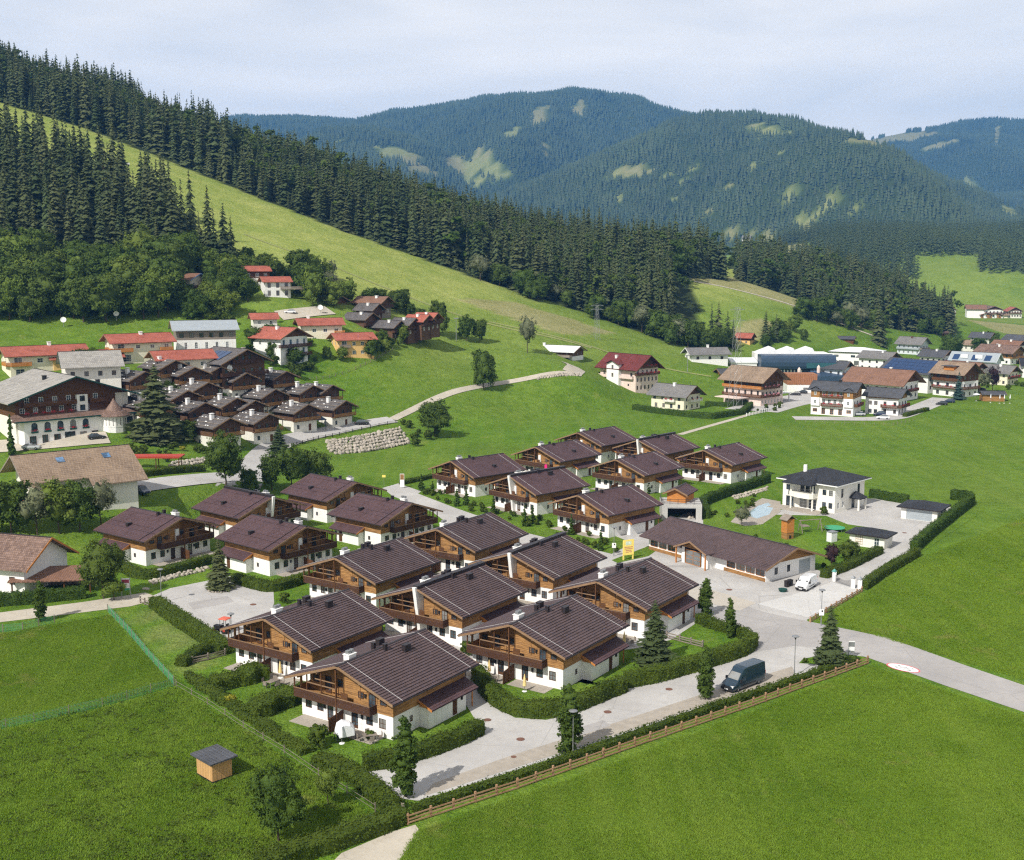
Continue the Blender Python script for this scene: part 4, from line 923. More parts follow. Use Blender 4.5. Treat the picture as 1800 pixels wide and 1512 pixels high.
# ---------------------------------------------------------------- the brown-roofed chalets
HWR, RIDGE, DROP = 8.15, 7.65, 2.86
def make_chalet(mir=False, fin=False, fine=False, LEN=16.1):
    """local x across the gable (annex side positive), local y from front rake to back; origin under the front ridge end"""
    X = -1 if mir else 1; SLP = DROP / HWR
    t = obj('chalet', None)
    def pt(name, mb, mat, kind=None, parent=None, smooth=False): return part(name, mb, mat, parent or t, None, 0, kind, mir, smooth)
    def pe(name, mb, mat, parent=None): return [part(name, b, mat, parent or t, None, 0, None, mir) for b in pieces(mb)]
    def win(x, y, z, w_, h_, face, style='brown', name=None):
        rz = {'f': 0, 'b': math.pi, 'r': math.pi / 2, 'l': -math.pi / 2}[face]
        if mir: rz = -rz
        return window(t, X * x, y, z, w_, h_, rz, style, name)
    xw, yf, yb, zf = 6.9, 1.45, LEN - 1.2, 2.72
    roofz = lambda x: RIDGE - .30 - SLP * abs(x)
    # white ground floor with real window and door openings
    gf = [(-5.85, 1.0, 1.0, 1.15, 'brown'), (-4.0, 1.0, 1.0, 1.15, 'brown'), (-2.45, .95, 0.12, 2.05, 'door'), (-.3, .0, 0, 0, None), (1.25, 1.0, .12, 2.05, 'door'), (3.45, 1.0, .95, 1.2, 'brown'), (5.35, 1.0, .95, 1.2, 'brown')]
    gf = [g for g in gf if g[4]]
    mb = MB(); wall(mb, (-xw, yf), (1, 0), 2 * xw, -.3, zf, [(g[0] + xw - g[1] / 2, g[0] + xw + g[1] / 2, g[2], g[2] + g[3]) for g in gf])
    sw = [(3.2, .6, 1.1, .75)]
    wall(mb, (xw, yf), (0, 1), yb - yf, -.3, zf, [(o[0] - o[1] / 2, o[0] + o[1] / 2, o[2], o[2] + o[3]) for o in sw])
    wall(mb, (xw, yb), (-1, 0), 2 * xw, -.3, zf, []); wall(mb, (-xw, yb), (0, -1), yb - yf, -.3, zf, [])
    pt('plaster_wall', mb, M['white'])
    for g in gf: win(g[0], yf + .1, g[2], g[1], g[3], 'f', g[4])
    for o in sw: win(xw - .1, yf + o[0], o[2], o[1], o[3], 'r')
    # timber upper storey, lapped boards
    wood = M['larch']
    RC, XL = 1.5, -.35                                        # the loggia half stands back under the roof
    mb = MB(); boards_gable(mb, XL, xw, zf, yf - .03, RIDGE - .3, DROP, HWR); boards_gable(mb, -xw, XL, zf, yf + RC, RIDGE - .3, DROP, HWR)
    ze = roofz(xw)
    boards_side(mb, XL, yf - .03, yf + RC, zf, RIDGE - .42, facing=-1); mb.face([(-xw, yf - .03, zf + .01), (XL, yf - .03, zf + .01), (XL, yf + RC, zf + .01), (-xw, yf + RC, zf + .01)])
    boards_side(mb, xw + .03, yf - .03, yb, zf, ze); boards_side(mb, -xw - .03, yf + RC, yb, zf, ze, facing=-1); boards_side(mb, -xw - .03, yf - .03, yf + RC, zf, zf + 1.0, facing=-1)
    mb.face([(-xw, yb, zf), (-xw, yb, ze), (0, yb, RIDGE - .3), (xw, yb, ze), (xw, yb, zf)])
    pt('timber_wall', mb, wood, 'stuff')
    mb = MB()
    for x in (-xw - .03, xw + .03): mb.box(x - .11, x + .11, yf - .14, yf + .08, zf, roofz(x) + .02)
    for x in (-.2, 4.65, 2.2): mb.box(x - .06, x + .06, yf - .12, yf - .02, zf + 1.0, roofz(x))
    pe('corner_post', mb, M['larch'])
    # recessed loggia look: dark doors and windows of the upper storey
    for x, z, w_, h_, s_ in [(-5.9, 3.75, .85, .8, 'brown'), (-4.0, 2.82, .95, 2.0, 'door'), (-1.9, 3.85, 1.25, .95, 'brown'), (2.35, 3.95, .8, .75, 'brown'), (4.0, 2.82, 1.0, 1.95, 'door'), (5.6, 3.75, .9, .65, 'brown')]:
        win(x, yf - .10 + (RC if x < XL else 0), z, w_, h_, 'f', s_)
    if fine or mir:
        mb = MB(); mb.box(.0, .75, yf - .30, yf - .05, zf + .1, zf + 2.75); pt('white_pier', mb, M['white'])
    # balcony
    by0, bx0, bx1 = yf - 1.25, -xw - .05, 4.6
    mb = MB(); mb.box(bx0, bx1, by0, yf - .04, zf - .10, zf + .06); bf = pt('balcony_floor', mb, M['larch_dark'])
    for k, (a, b) in enumerate(((bx0, -.35), (-.29, bx1))):
        mb = MB()
        for i in range(6): z = zf - .02 + i * .165; mb.box(a, b, by0 - .035, by0 + .005, z, z + .14)
        if k == 0:
            for i in range(6): z = zf - .02 + i * .165; mb.box(a - .03, a + .01, by0 + .01, yf - .06, z, z + .14)
        else:
            for i in range(6): z = zf - .02 + i * .165; mb.box(b - .01, b + .03, by0 + .01, yf - .06, z, z + .14)
        pt('balcony_railing', mb, M['balcony'], 'stuff')
        mb = MB(); mb.box(a, b, by0 - .07, by0 + .06, zf + .98, zf + 1.05); pt('handrail', mb, M['beam'])
    mb = MB(); mb.box(-.40, -.24, by0 - .12, by0 + .04, -.2 if not fin else zf - .4, roofz(.3) - .05); mb.box(bx0, bx0 + .14, by0, by0 + .14, zf, roofz(bx0)); mb.box(-4.95, -4.83, by0, by0 + .12, zf + 1.0, roofz(4.9)); mb.box(-2.7, -2.58, by0, by0 + .12, zf + 1.0, roofz(2.7))
    pe('balcony_post', mb, M['larch_dark'])
    mb = MB(); mb.box(-4.9, -.3, by0, by0 + .10, zf + 1.95, zf + 2.06); mb.box(-3.6, -.3, by0 + .02, by0 + .12, zf + 2.6, zf + 2.7); pe('cross_beam', mb, M['beam'])
    mb = MB(); mb.box(.2 - .05, 1.15, by0 + .2, by0 + .26, zf + .06, zf + 1.75); pt('balcony_screen', mb, M['larch_dark'])
    # garden screen between the two terraces
    mb = MB()
    for i in range(9): mb.box(-.38, -.30, yf - 2.6 + i * .28, yf - 2.6 + i * .28 + .25, -.1, 2.05 - .35 * (1 - i / 8))
    pe('screen_board', mb, M['larch_dark'])
    mb = MB(); mb.box(-6.6, -.6, yf - 2.5, yf - .02, -.1, .06); mb.box(.0, 5.6, yf - 2.3, yf - .02, -.1, .06); pe('terrace', mb, M['paver'])
    # roof
    mb = MB(); gable_roof(mb, HWR, 0, LEN, RIDGE, DROP, .2, 20 if not fine else 27, .075 if not fine else .035)
    pt('roof_tiles', mb, M['tile_fine'] if fine or mir else M['tile_brown'], 'stuff')
    mb = MB(); rake_boards(mb, HWR - .02, -.09, RIDGE, DROP, .27); rake_boards(mb, HWR - .02, LEN + .01, RIDGE, DROP, .27); pe('bargeboard', mb, M['beam'])
    mb = MB()
    for x in (-6.2, -3.2, 0, 3.2, 6.2):
        z = RIDGE - SLP * abs(x) - .27; mb.box(x - .09, x + .09, .05, yf, z - .2, z)
    pe('purlin', mb, M['beam'])
    mb = MB()
    if fin: mb.box(-.42, .42, -.08, LEN + .06, RIDGE - .06, RIDGE + .36)
    else: mb.ext([(-.24, RIDGE - .06), (-.10, RIDGE + .08), (.10, RIDGE + .08), (.24, RIDGE - .06)], -.1, LEN + .1, 'y')
    pt('ridge_cap', mb, M['metal_dark'])
    mb = MB()
    for sgn in (-1, 1): mb.beam((sgn * (HWR + .06), -.05, RIDGE - DROP - .10), (sgn * (HWR + .06), LEN + .05, RIDGE - DROP - .10), .085, 6)
    mb.beam((HWR + .02, LEN - .4, RIDGE - DROP - .15), (xw + .12, yb + .05, RIDGE - DROP - .75), .05, 5); mb.beam((xw + .12, yb + .05, RIDGE - DROP - .75), (xw + .12, yb + .05, 0), .05, 5)
    pt('gutter', mb, M['metal_dark'])
    mb = MB()
    for y in ((1.55, LEN - 1.75) if not mir else (1.5,)):
        for sgn in (-1, 1): mb.beam((sgn * .2, y, RIDGE + .02), (sgn * (HWR + .05), y, RIDGE - DROP + .10), .014 if not mir else .06, 4)
    pe('lightning_wire' if not mir else 'snow_guard', mb, M['whitepaint'] if not mir else M['metal_dark'])
    def vent(x, y, a, b, hgt):
        z = RIDGE - SLP * abs(x); mb = MB(); mb.box(x - a / 2, x + a / 2, y - b / 2, y + b / 2, z - .35, z + hgt); mb.box(x - a / 2 - .06, x + a / 2 + .06, y - b / 2 - .06, y + b / 2 + .06, z + hgt, z + hgt + .05); pt('roof_vent', mb, M['metal_dark'])
    if mir or (fine and not fin): vs = [(.75, 6.0, .45, .45, .6), (5.0, 8.8, .9, .6, .5), (-.8, 6.3, .45, .45, .7)]
    else: vs = [(.62, 7.7, .42, .42, .75), (1.95, 10.0, .55, 1.05, .8), (-.9, 7.4, .42, .42, .8), (-1.75, 9.6, .6, 1.0, .85)]
    for v_ in vs: vent(*v_)
    mb = MB(); cx, cy = -.95, 3.3; z = RIDGE - SLP * .95; mb.box(cx - .42, cx + .42, cy - .62, cy + .62, z - .5, z + .62); mb.box(cx - .5, cx + .5, cy - .7, cy + .7, z + .62, z + .72); ch = pt('chimney', mb, M['white'])
    mb = MB()
    for y in (-.3, .3): mb.box(cx - .24, cx + .24, cy + y - .2, cy + y + .2, z + .74, z + 1.12)
    pe('chimney_pot', mb, M['metal_grey'], ch)
    # lean-to annex on the eaves side
    ya, yc, xa = yf + 4.7, yb - .3, xw + 1.35
    mb = MB(); wall(mb, (xw, ya), (1, 0), xa - xw, -.3, 2.45); wall(mb, (xa, ya), (0, 1), yc - ya - 1.3, -.3, 2.38, [(4.5, 5.45, .02, 2.05)]); wall(mb, (xa, yc - 1.3), (-1, 0), xa - xw, -.3, 2.45); pt('annex_wall', mb, M['white'])
    win(xa - .1, ya + 4.97, .02, .95, 2.03, 'r', 'solid')
    mb = MB(); n = 6; x0, x1, z0, z1 = xw, xa + .75, 3.35, 2.42
    for i in range(n):
        a, b = x0 + (x1 - x0) * i / n, x0 + (x1 - x0) * (i + 1) / n; za, zb = z0 + (z1 - z0) * i / n, z0 + (z1 - z0) * (i + 1) / n + .03
        mb.face([(a, ya - .35, za), (b, ya - .35, zb), (b, yc + .25, zb), (a, yc + .25, za)]); mb.face([(b, ya - .35, zb), (b, ya - .35, zb - .03), (b, yc + .25, zb - .03), (b, yc + .25, zb)])
    mb.face([(x0, ya - .35, z0 - .12), (x0, yc + .25, z0 - .12), (x1, yc + .25, z1 - .12), (x1, ya - .35, z1 - .12)])
    pt('annex_roof', mb, M['tile_fine'], 'stuff')
    mb = MB(); mb.ext([(x0, z0 + .03), (x1, z1 + .05), (x1, z1 - .2), (x0, z0 - .25)], ya - .43, ya - .35, 'y'); mb.ext([(x0, z0 - .2), (xa, 2.62), (xa, 2.38), (x0, 2.38)], ya - .02, ya + .05, 'y'); mb.box(xa - .06, xa + .06, yc - .1, yc + .02, -.1, 2.5); pe('annex_board', mb, M['orangewood'])
    def lamp(x, y, z, face):
        mb = MB(); d = {'f': (0, -1), 'r': (1, 0)}[face]; mb.box(x + d[0] * .1 - .1, x + d[0] * .1 + .1, y + d[1] * .1 - .1, y + d[1] * .1 + .1, z - .22, z + .15); mb.box(x + d[0] * .1 - .14, x + d[0] * .1 + .14, y + d[1] * .1 - .14, y + d[1] * .1 + .14, z + .15, z + .22); pt('wall_lamp', mb, M['black'])
    lamp(2.45, yf, 1.75, 'f'); lamp(-3.25, yf, 1.75, 'f'); lamp(3.05, yf - .05, 4.35, 'f'); lamp(xa, ya + 6.2, 1.75, 'r')
    if fin:
        mb = MB(); mb.ext([(yf + .05, -.2), (yf - .75, -.2), (yf - .95, 2.0), (yf - 1.95, RIDGE + .15), (yf + .05, RIDGE + .15)], -.26, .26, 'x'); pt('fin_wall', mb, M['white'])
    return t
CHAL = [
 ('A', (-19.72, 126.14, .981), 0, 'timber chalet with brown tiled roof nearest the camera, white covered swing seat on its terrace'),
 ('B', (-.21, 141.39, .977), 0, 'timber chalet with brown tiled roof behind the long curved hedge, second nearest the camera'),
 ('C', (-31.65, 143.89, .981), 0, 'timber chalet with brown tiled roof beside the red tractor and the left car park'),
 ('D', (-13.4, 157.77, .973), 1, 'brown-roofed chalet with white sloping fin wall, wedged between three near chalets'),
 ('E', (12.11, 161.32, .965), 0, 'brown-roofed chalet behind the garden spruce, facing the long low office across the yard'),
 ('F', (-27.18, 174.63, .978), 0, 'brown-roofed chalet directly behind the one beside the tractor'),
 ('G', (-.25, 177.17, .977), 1, 'brown-roofed chalet with white fin wall and thick ridge cap below the yellow billboard'),
 ('H', (-12.83, 194.05, .981), 0, 'brown-roofed chalet at the far end of the near cluster, beside the lane between the clusters'),
 ('M', (12.81, 223.23, .752), 2, 'far cluster chalet with brown roof right behind the yellow billboard'),
 ('I', (-13.99, 262.48, .74), 2, 'far cluster chalet with brown roof at the left end, next to the open meadow'),
 ('J', (5.69, 282.93, .826), 2, 'far cluster chalet with a pink towel on its balcony, beside the meadow'),
 ('K', (-.47, 243.25, .733), 3, 'far cluster chalet with white fin wall in the front row of that cluster'),
 ('N', (17.43, 307.22, .829), 2, 'far cluster chalet with brown roof standing farthest back of all'),
 ('O', (32.09, 293.8, .831), 3, 'far cluster chalet with white fin wall at the end of the meadow path'),
 ('L', (23.84, 264.44, .839), 2, 'far cluster chalet in the middle of that cluster, behind the small garage hut'),
 ('P', (46.22, 278.09, .837), 2, 'far cluster chalet with brown roof at the right end, next to the white villa hedge'),
 ('L1', (-58.5, 203.0, 2.495), 4, 'left cluster chalet with brown roof above the low stone wall and hedge'),
 ('L4', (-35.3, 196.0, 2.437), 4, 'left cluster chalet with brown roof behind the car park spruce'),
 ('L2', (-46.2, 221.2, 2.438), 5, 'left cluster chalet with a white fin wall at its ridge, next to the green bank'),
 ('L3', (-31.9, 236.5, 2.416), 4, 'left cluster chalet with brown roof farthest back, in front of the dark conifers'),
 ('L5', (-18.7, 215.5, 2.438), 4, 'left cluster chalet with brown roof beside the lane between the clusters')]
PROTO = {}
for key, (x, y, a), ty, lab in CHAL:
    if ty not in PROTO:
        c = make_chalet(ty >= 4, ty in (1, 3, 5), ty in (2, 3), 16.1 if ty < 4 else 15.0); PROTO[ty] = c
    else: c = copy_tree(PROTO[ty])
    c.name = 'chalet'; c.location = (x, y, 0); c.rotation_euler = (0, 0, a - math.pi / 2)
    tag(c, lab, 'chalet', 'brown-roofed holiday chalets')
# ---------------------------------------------------------------- other buildings
FACES = {'f': 0.0, 'r': math.pi / 2, 'b': math.pi, 'l': -math.pi / 2}
def house(name, label, cat, at, a, W, L, he, rise, roof, wallm, near='lf', over=1.1, fover=1.3, up=None, gm=None, wins=(), balc=(), chim=(), courses=8, hip=False, fas='beam', base=3.0, group=None, z=None, yd=None):
    """gabled house; at = picture point of its near bottom corner, a = direction of the ridge from front gable to back"""
    p = (AY(at[0], at[1], yd) if yd else T(*at)) if not isinstance(at, Vector) else at
    r = Vector((math.cos(a), math.sin(a), 0)); e = Vector((math.sin(a), -math.cos(a), 0))
    o = p - e * (W / 2 if near == 'rf' else (-W / 2 if near == 'lf' else 0))
    if z is not None: o.z = z
    t = thing(name, label, cat, o, a - math.pi / 2, group); hw = W / 2 + over; dr = rise * hw / (W / 2); zr = he + rise + .25
    lens = {'f': W, 'b': W, 'r': L, 'l': L}; P0 = {'f': ((-W / 2, 0), (1, 0)), 'r': ((W / 2, 0), (0, 1)), 'b': ((W / 2, L), (-1, 0)), 'l': ((-W / 2, L), (0, -1))}
    allw = []
    for w_ in wins:
        f, n, zz, ww, hh, st = w_[:6]; t0, t1 = (w_[6], w_[7]) if len(w_) > 7 else (.5 / n, 1 - .5 / n)
        for i in range(n): allw.append((f, (t0 + (t1 - t0) * (i / (n - 1) if n > 1 else .5)) * lens[f], zz, ww, hh, st))
    z1, umat = up if up else (he, None)
    for lo, hi, mat, nm in ((-base, z1, wallm, 'wall'), (z1, he, umat, 'upper_wall')):
        if hi - lo < .05: continue
        mb = MB()
        for f in 'frbl':
            ops = [(s - ww / 2, s + ww / 2, max(zz, lo + .01), min(zz + hh, hi - .01)) for (ff, s, zz, ww, hh, st) in allw if ff == f and zz >= lo and zz + hh <= hi + .02]
            wall(mb, P0[f][0], P0[f][1], lens[f], lo, hi, ops, .12)
        if nm == 'wall' and not hip and not gm and not up or nm == 'upper_wall' and not hip and not gm:
            mb.face([(-W / 2, 0, he), (W / 2, 0, he), (0, 0, he + rise)]); mb.face([(W / 2, L, he), (-W / 2, L, he), (0, L, he + rise)])
        part(nm, mb, mat, t)
    if gm and not hip:
        mb = MB(); mb.face([(-W / 2, -.03, he), (W / 2, -.03, he), (0, -.03, he + rise)]); mb.face([(W / 2, L + .03, he), (-W / 2, L + .03, he), (0, L + .03, he + rise)]); part('gable_boards', mb, gm, t)
    for f, s, zz, ww, hh, st in allw:
        (x, y), u = P0[f]; n = (u[1], -u[0]); d = .07 if zz + hh <= he else -.05
        window(t, x + u[0] * s - n[0] * d, y + u[1] * s - n[1] * d, zz, ww, hh, FACES[f], st)
    if hip:
        mb = MB(); k = min(hw, L / 2 + over) * .98; zr2 = he + rise; a0, a1, b0, b1 = -hw, hw, -over, L + over; rf, rb = b0 + k, b1 - k
        c = [(a0, b0, he), (a1, b0, he), (a1, b1, he), (a0, b1, he)]; r0, r1 = (0, rf, zr2), (0, rb, zr2)
        mb.face([c[0], c[1], r0]); mb.face([c[1], c[2], r1, r0]); mb.face([c[2], c[3], r1]); mb.face([c[3], c[0], r0, r1]); part('roof_tiles', mb, roof, t)
        mb = MB(); mb.box(a0, a1, b0, b1, he - .22, he - .01); part('eaves_board', mb, M[fas], t)
    else:
        mb = MB(); gable_roof(mb, hw, -fover, L + fover * .8, zr, dr, .2, courses, .035); part('roof_tiles', mb, roof, t, kind='stuff')
        mb = MB(); rake_boards(mb, hw, -fover - .09, zr, dr, .3)
        for b in pieces(mb): part('bargeboard', b, M[fas], t)
        mb = MB(); mb.box(-.15, .15, -fover, L + fover * .8, zr - .05, zr + .06); part('ridge_cap', mb, M['metal_dark'], t)
    for b in balc:
        f, zz, t0, t1, mat = b[:5]; dep = b[6] if len(b) > 6 else 1.2; (x, y), u = P0[f]; n = (u[1], -u[0]); s0, s1 = t0 * lens[f], t1 * lens[f]
        def bx(mb, sa, sb, da, db, za, zb):
            q = [(x + u[0] * s_ + n[0] * d, y + u[1] * s_ + n[1] * d) for s_, d in ((sa, da), (sa, db), (sb, db), (sb, da))]; mb.prism(q[::-1], za, zb)
        mb = MB(); bx(mb, s0, s1, 0, dep, zz - .12, zz); part('balcony_floor', mb, M[mat], t)
        mb = MB()
        for i in range(4): bx(mb, s0, s1, dep - .04, dep, zz + .05 + i * .24, zz + .25 + i * .24)
        for i in range(4): bx(mb, s0, s0 + .05, .05, dep - .06, zz + .05 + i * .24, zz + .25 + i * .24); bx(mb, s1 - .05, s1, .05, dep - .06, zz + .05 + i * .24, zz + .25 + i * .24)
        part('balcony_railing', mb, M[mat], t, kind='stuff')
        if len(b) > 5 and b[5]:
            nb = max(2, int((s1 - s0) / 2.2))
            for i in range(nb):
                c = s0 + (s1 - s0) * (i + .5) / nb; V_, F_ = leaf_quads(np.random.RandomState(i), np.array([(x + u[0] * (c + dx) + n[0] * (dep + .12 + dd), y + u[1] * (c + dx) + n[1] * (dep + .12 + dd), zz + .95 + dz) for dx, dd, dz in np.random.RandomState(i + 5).normal(0, (.32, .08, .14), (34, 3))]), np.tile(np.array([n[0], n[1], .5]), (34, 1)), .22)
                obj('flower_box', np_mesh('flower_box', V_, F_, M[b[5]]), t)
    for cx, cy, hh, mat in chim:
        zc = zr - dr / hw * abs(cx); mb = MB(); mb.box(cx - .45, cx + .45, cy - .45, cy + .45, zc - .4, zc + hh); mb.box(cx - .55, cx + .55, cy - .55, cy + .55, zc + hh, zc + hh + .12); part('chimney', mb, M[mat], t)
    return t
def W2(f, n, zs, w_=1.1, h_=1.25, st='brown', *r): return [(f, n, z, w_, h_, st) + tuple(r) for z in zs]

# --- red-roofed houses of the left village
house('apartment_house', 'long cream house with red roof and corner balcony at the far left', 'house', (20, 666), .62, 11, 21, 6.4, 2.1, M['tile_red'], M['cream'], 'rf', 1.0, 1.6,
      wins=W2('r', 2, [4.0], 2.2, 1.9, 'white', .1, .9) + W2('r', 2, [4.2], 1.6, 1.3, 'white', .38, .62) + W2('r', 2, [.6], 2.4, 2.0, 'white', .12, .62) + W2('f', 3, [4.2], .9, 1.2, 'white'), balc=[('r', 3.6, .0, .26, 'orangewood'), ('r', 3.6, .8, 1.0, 'orangewood'), ('f', 3.6, .5, 1.0, 'orangewood')], chim=[(0, 12, .8, 'white')])
house('apartment_house', 'cream house with red roof and orange balconies left of the grey-roofed block', 'house', (203, 640), .58, 11, 17, 6.2, 2.1, M['tile_red'], M['cream'], 'rf', 1.0, 1.6,
      wins=W2('r', 1, [4.0], 2.0, 1.8, 'white', .1, .12) + W2('r', 3, [4.3], 1.3, 1.1, 'white', .4, .9) + W2('r', 1, [.5], 2.6, 2.1, 'white', .2, .2) + W2('f', 3, [4.4], .8, 1.0, 'white'), balc=[('r', 3.6, 0, .3, 'orangewood'), ('f', 3.6, .4, 1.0, 'orangewood'), ('r', 3.6, .78, 1.0, 'orangewood')], chim=[(.8, 9, .7, 'white')])
house('apartment_house', 'low cream house with red roof behind the big spruce', 'house', (283, 672), .56, 10, 15.5, 6.4, 2.0, M['tile_red'], M['cream'], 'rf', 1.0, 1.6,
      wins=W2('r', 1, [4.0], 2.6, 1.8, 'white', .16, .16) + W2('r', 2, [4.2], 1.6, 1.2, 'white', .5, .8) + W2('f', 3, [4.1], .9, 1.2, 'white'), balc=[('r', 3.6, 0, .55, 'orangewood')])
house('garage', 'small ochre garage with red roof between the cream houses and the big hotel', 'garage', (95, 652), .56, 8, 19, 3.4, 1.7, M['tile_red'], M['ochre'], 'rf', .9, 1.2, wins=W2('f', 1, [1.8], .9, 1.0, 'white'))
house('house', 'white block with blue-grey metal roof and timber top floor', 'house', (312, 632), .36, 12, 18, 9.2, 2.3, M['tin'], M['white'], 'rf', 1.2, 1.4, up=(5.9, M['greywood']),
      wins=W2('r', 5, [3.2], .9, 2.0, 'white', .15, .85) + W2('r', 6, [6.6], 1.3, 1.5, 'brown') + W2('r', 3, [.2], .9, 2.0, 'white', .3, .8))
house('house', 'white house with red hipped-looking roof, blue shutters and dark balconies', 'house', (494, 642), 2.55, 12.5, 12.5, 9.0, 2.8, M['tile_red'], M['white'], 'lf', 1.4, 1.6, gm=M['larch_dark'],
      wins=W2('f', 4, [6.1], 1.0, 2.0, 'blue', .12, .88) + W2('f', 3, [3.2], 1.0, 2.0, 'blue', .3, .85) + W2('f', 2, [.3], 1.0, 2.0, 'blue', .4, .8) + W2('l', 2, [6.3], 1.1, 1.2, 'white'), balc=[('f', 5.7, -.08, 1.08, 'balcony'), ('f', 2.8, .2, 1.08, 'balcony')], chim=[(-1.5, 6, .8, 'white')])
house('house', 'cream house with red roof and wooden corner balcony behind the blue-shuttered house', 'house', (532, 606), .36, 9.5, 14, 6.8, 1.9, M['tile_red'], M['cream'], 'rf', 1.0, 1.5, wins=W2('r', 3, [4.2], 1.4, 1.2, 'white', .3, .85) + W2('r', 2, [1.2], 1.4, 1.2, 'white', .3, .7), balc=[('r', 3.7, .8, 1.05, 'orangewood')], chim=[(0, 3, .8, 'white')], yd=405)
house('house', 'ochre yellow house with red roof above the village meadow', 'house', (597, 628), .46, 9, 12.5, 6.0, 1.8, M['tile_red'], M['ochre'], 'rf', 1.0, 1.5,
      wins=W2('r', 1, [3.6, .6], 1.8, 1.9, 'white', .14, .14) + W2('r', 2, [3.9, .9], 1.2, 1.2, 'white', .42, .66) + W2('r', 1, [3.6, .6], 1.6, 1.9, 'white', .9, .9) + W2('f', 3, [3.9], .7, 1.1, 'white'), balc=[('r', 3.3, .0, .3, 'greywood'), ('r', 3.3, .78, 1.02, 'greywood')])
house('house', 'little red-roofed white house left of the blue-shuttered house', 'house', (446, 582), .36, 6, 8, 4.2, 1.6, M['tile_red'], M['offwhite'], 'rf', .8, 1.0, wins=W2('r', 2, [2.2], 1.0, 1.2, 'white'), yd=398)
# cabins with shingle roofs, in the upper right of the left village
for i, (at, a, W_, L_, he, rf, wl, yd, lab) in enumerate([((583, 552), 2.6, 9, 10, 4.6, 'shingle', 'log', 440, 'dark timber cabin with grey shingle roof nearest the upper car park'), ((668, 552), 2.75, 8.5, 11, 4.4, 'tile_rust', 'greywood', 445, 'grey timber house with rust-red roof beside the dark trees'), ((640, 584), 2.65, 8, 9, 4.8, 'shingle', 'log', 426, 'dark timber cabin with grey shingle roof and red goods stacked below'),
     ((653, 563), 2.65, 7, 7, 4.0, 'shingle', 'log', 436, 'small dark cabin squeezed between two shingle-roofed cabins'), ((690, 596), 2.65, 7.5, 8, 4.4, 'shingle', 'log', 424, 'dark cabin with grey shingle roof and climbing plants on its front'), ((717, 590), 2.65, 7, 7, 4.2, 'shingle', 'log', 428, 'dark cabin with grey shingle roof next to the pair of red-roofed cabins'),
     ((741, 584), 2.65, 7, 7, 4.2, 'tile_red', 'log', 431, 'left one of two small red-roofed cabins below the round tree'), ((757, 580), 2.65, 6.5, 7, 4.2, 'tile_red', 'log', 436, 'right one of two small red-roofed cabins below the round tree')]):
    house('cabin', lab, 'cabin', at, a, W_, L_, he, 1.9, M[rf], M[wl], 'lf', 1.2, 1.4, up=(2.3, M['log']), wins=W2('f', 2, [2.9], .8, .9, 'brown') + W2('f', 2, [.5], .9, 1.2, 'white'), balc=[('f', 2.4, -.05, 1.05, 'balcony')], chim=[(-1.2, 3, .7, 'white')], yd=yd, group='cabins of the upper village')
house('house', 'house with rust roof and blue gable boards half hidden by trees', 'house', (334, 520), 2.7, 9, 10, 6.0, 1.9, M['tile_rust'], M['cream'], 'lf', 1.2, 1.6, fas='blue_paint', wins=W2('f', 2, [3.4, .6], 1.0, 1.3, 'white'), balc=[('f', 2.9, -.05, 1.05, 'balcony')])
house('house', 'upper one of two red-roofed hillside houses among trees', 'house', (430, 502), .4, 8, 9.5, 5.5, 1.6, M['tile_red'], M['offwhite'], 'rf', .9, 1.0, up=(2.8, M['larch_dark']), wins=W2('r', 3, [3.3], 1.2, 1.3, 'white'))
house('house', 'lower one of two red-roofed hillside houses, with a wooden deck', 'house', (466, 522), .4, 8, 9.5, 5.6, 1.6, M['tile_red'], M['white'], 'rf', .9, 1.0, wins=W2('r', 3, [3.3, .4], 1.2, 1.9, 'brown'), balc=[('r', 2.8, .6, 1.5, 'greywood', None, 2.2)])
house('house', 'pale house corner showing between the trees at the far left', 'house', (20, 505), .6, 8, 12, 6.0, 2.0, M['tile_grey'], M['bluegrey'], 'rf', 1.0, 1.2, wins=W2('r', 3, [3.2], 1.2, 1.2, 'white'))
# --- big hotel at the left edge
A_H = 2.30
hotel = house('hotel', 'large hotel with wide pale shingle gable, arched windows and conical turret', 'hotel', (30, 782), A_H, 29, 24, 11.2, 4.9, M['shingle_pale'], M['offwhite'], 'lf', 2.6, 3.0, up=(6.6, M['larch_dark']), fas='green_paint', courses=9,
      wins=W2('f', 6, [9.9], 1.2, 1.5, 'white', .1, .7) + W2('f', 6, [7.0], 1.2, 1.9, 'white', .06, .62) + W2('f', 2, [7.2], 1.0, 1.6, 'dark', .84, .9) + W2('f', 5, [.3], 1.5, 2.2, 'brown', .1, .7) + W2('f', 5, [3.9], 1.3, 1.6, 'brown', .1, .62), balc=[('f', 9.3, .06, .52, 'larch_dark'), ('f', 9.3, .64, .8, 'larch_dark'), ('f', 6.7, .04, .5, 'larch_dark', 'flowers')], chim=[(-4, 8, .9, 'black'), (9.5, 7, .9, 'black')], base=5)
hotel_e = Vector((math.sin(A_H), -math.cos(A_H), 0)); hotel_r = Vector((math.cos(A_H), math.sin(A_H), 0))
mb = MB(); mb.box(-14, 14, -4.2, -.02, -4, 6.2); part('front_gallery', mb, M['white'], hotel)
mb = MB(); mb.box(11.1, 14.4, -.25, -.02, 6.7, 11.1); part('white_panel', mb, M['offwhite'], hotel)
mb = MB(); mb.box(.6, 3.4, -1.0, -.05, 6.7, 11.4); part('bay', mb, M['white'], hotel)
for z in (7.4, 9.7): window(hotel, 2.0, -1.03, z, 1.3, 1.4, 0, 'dark')
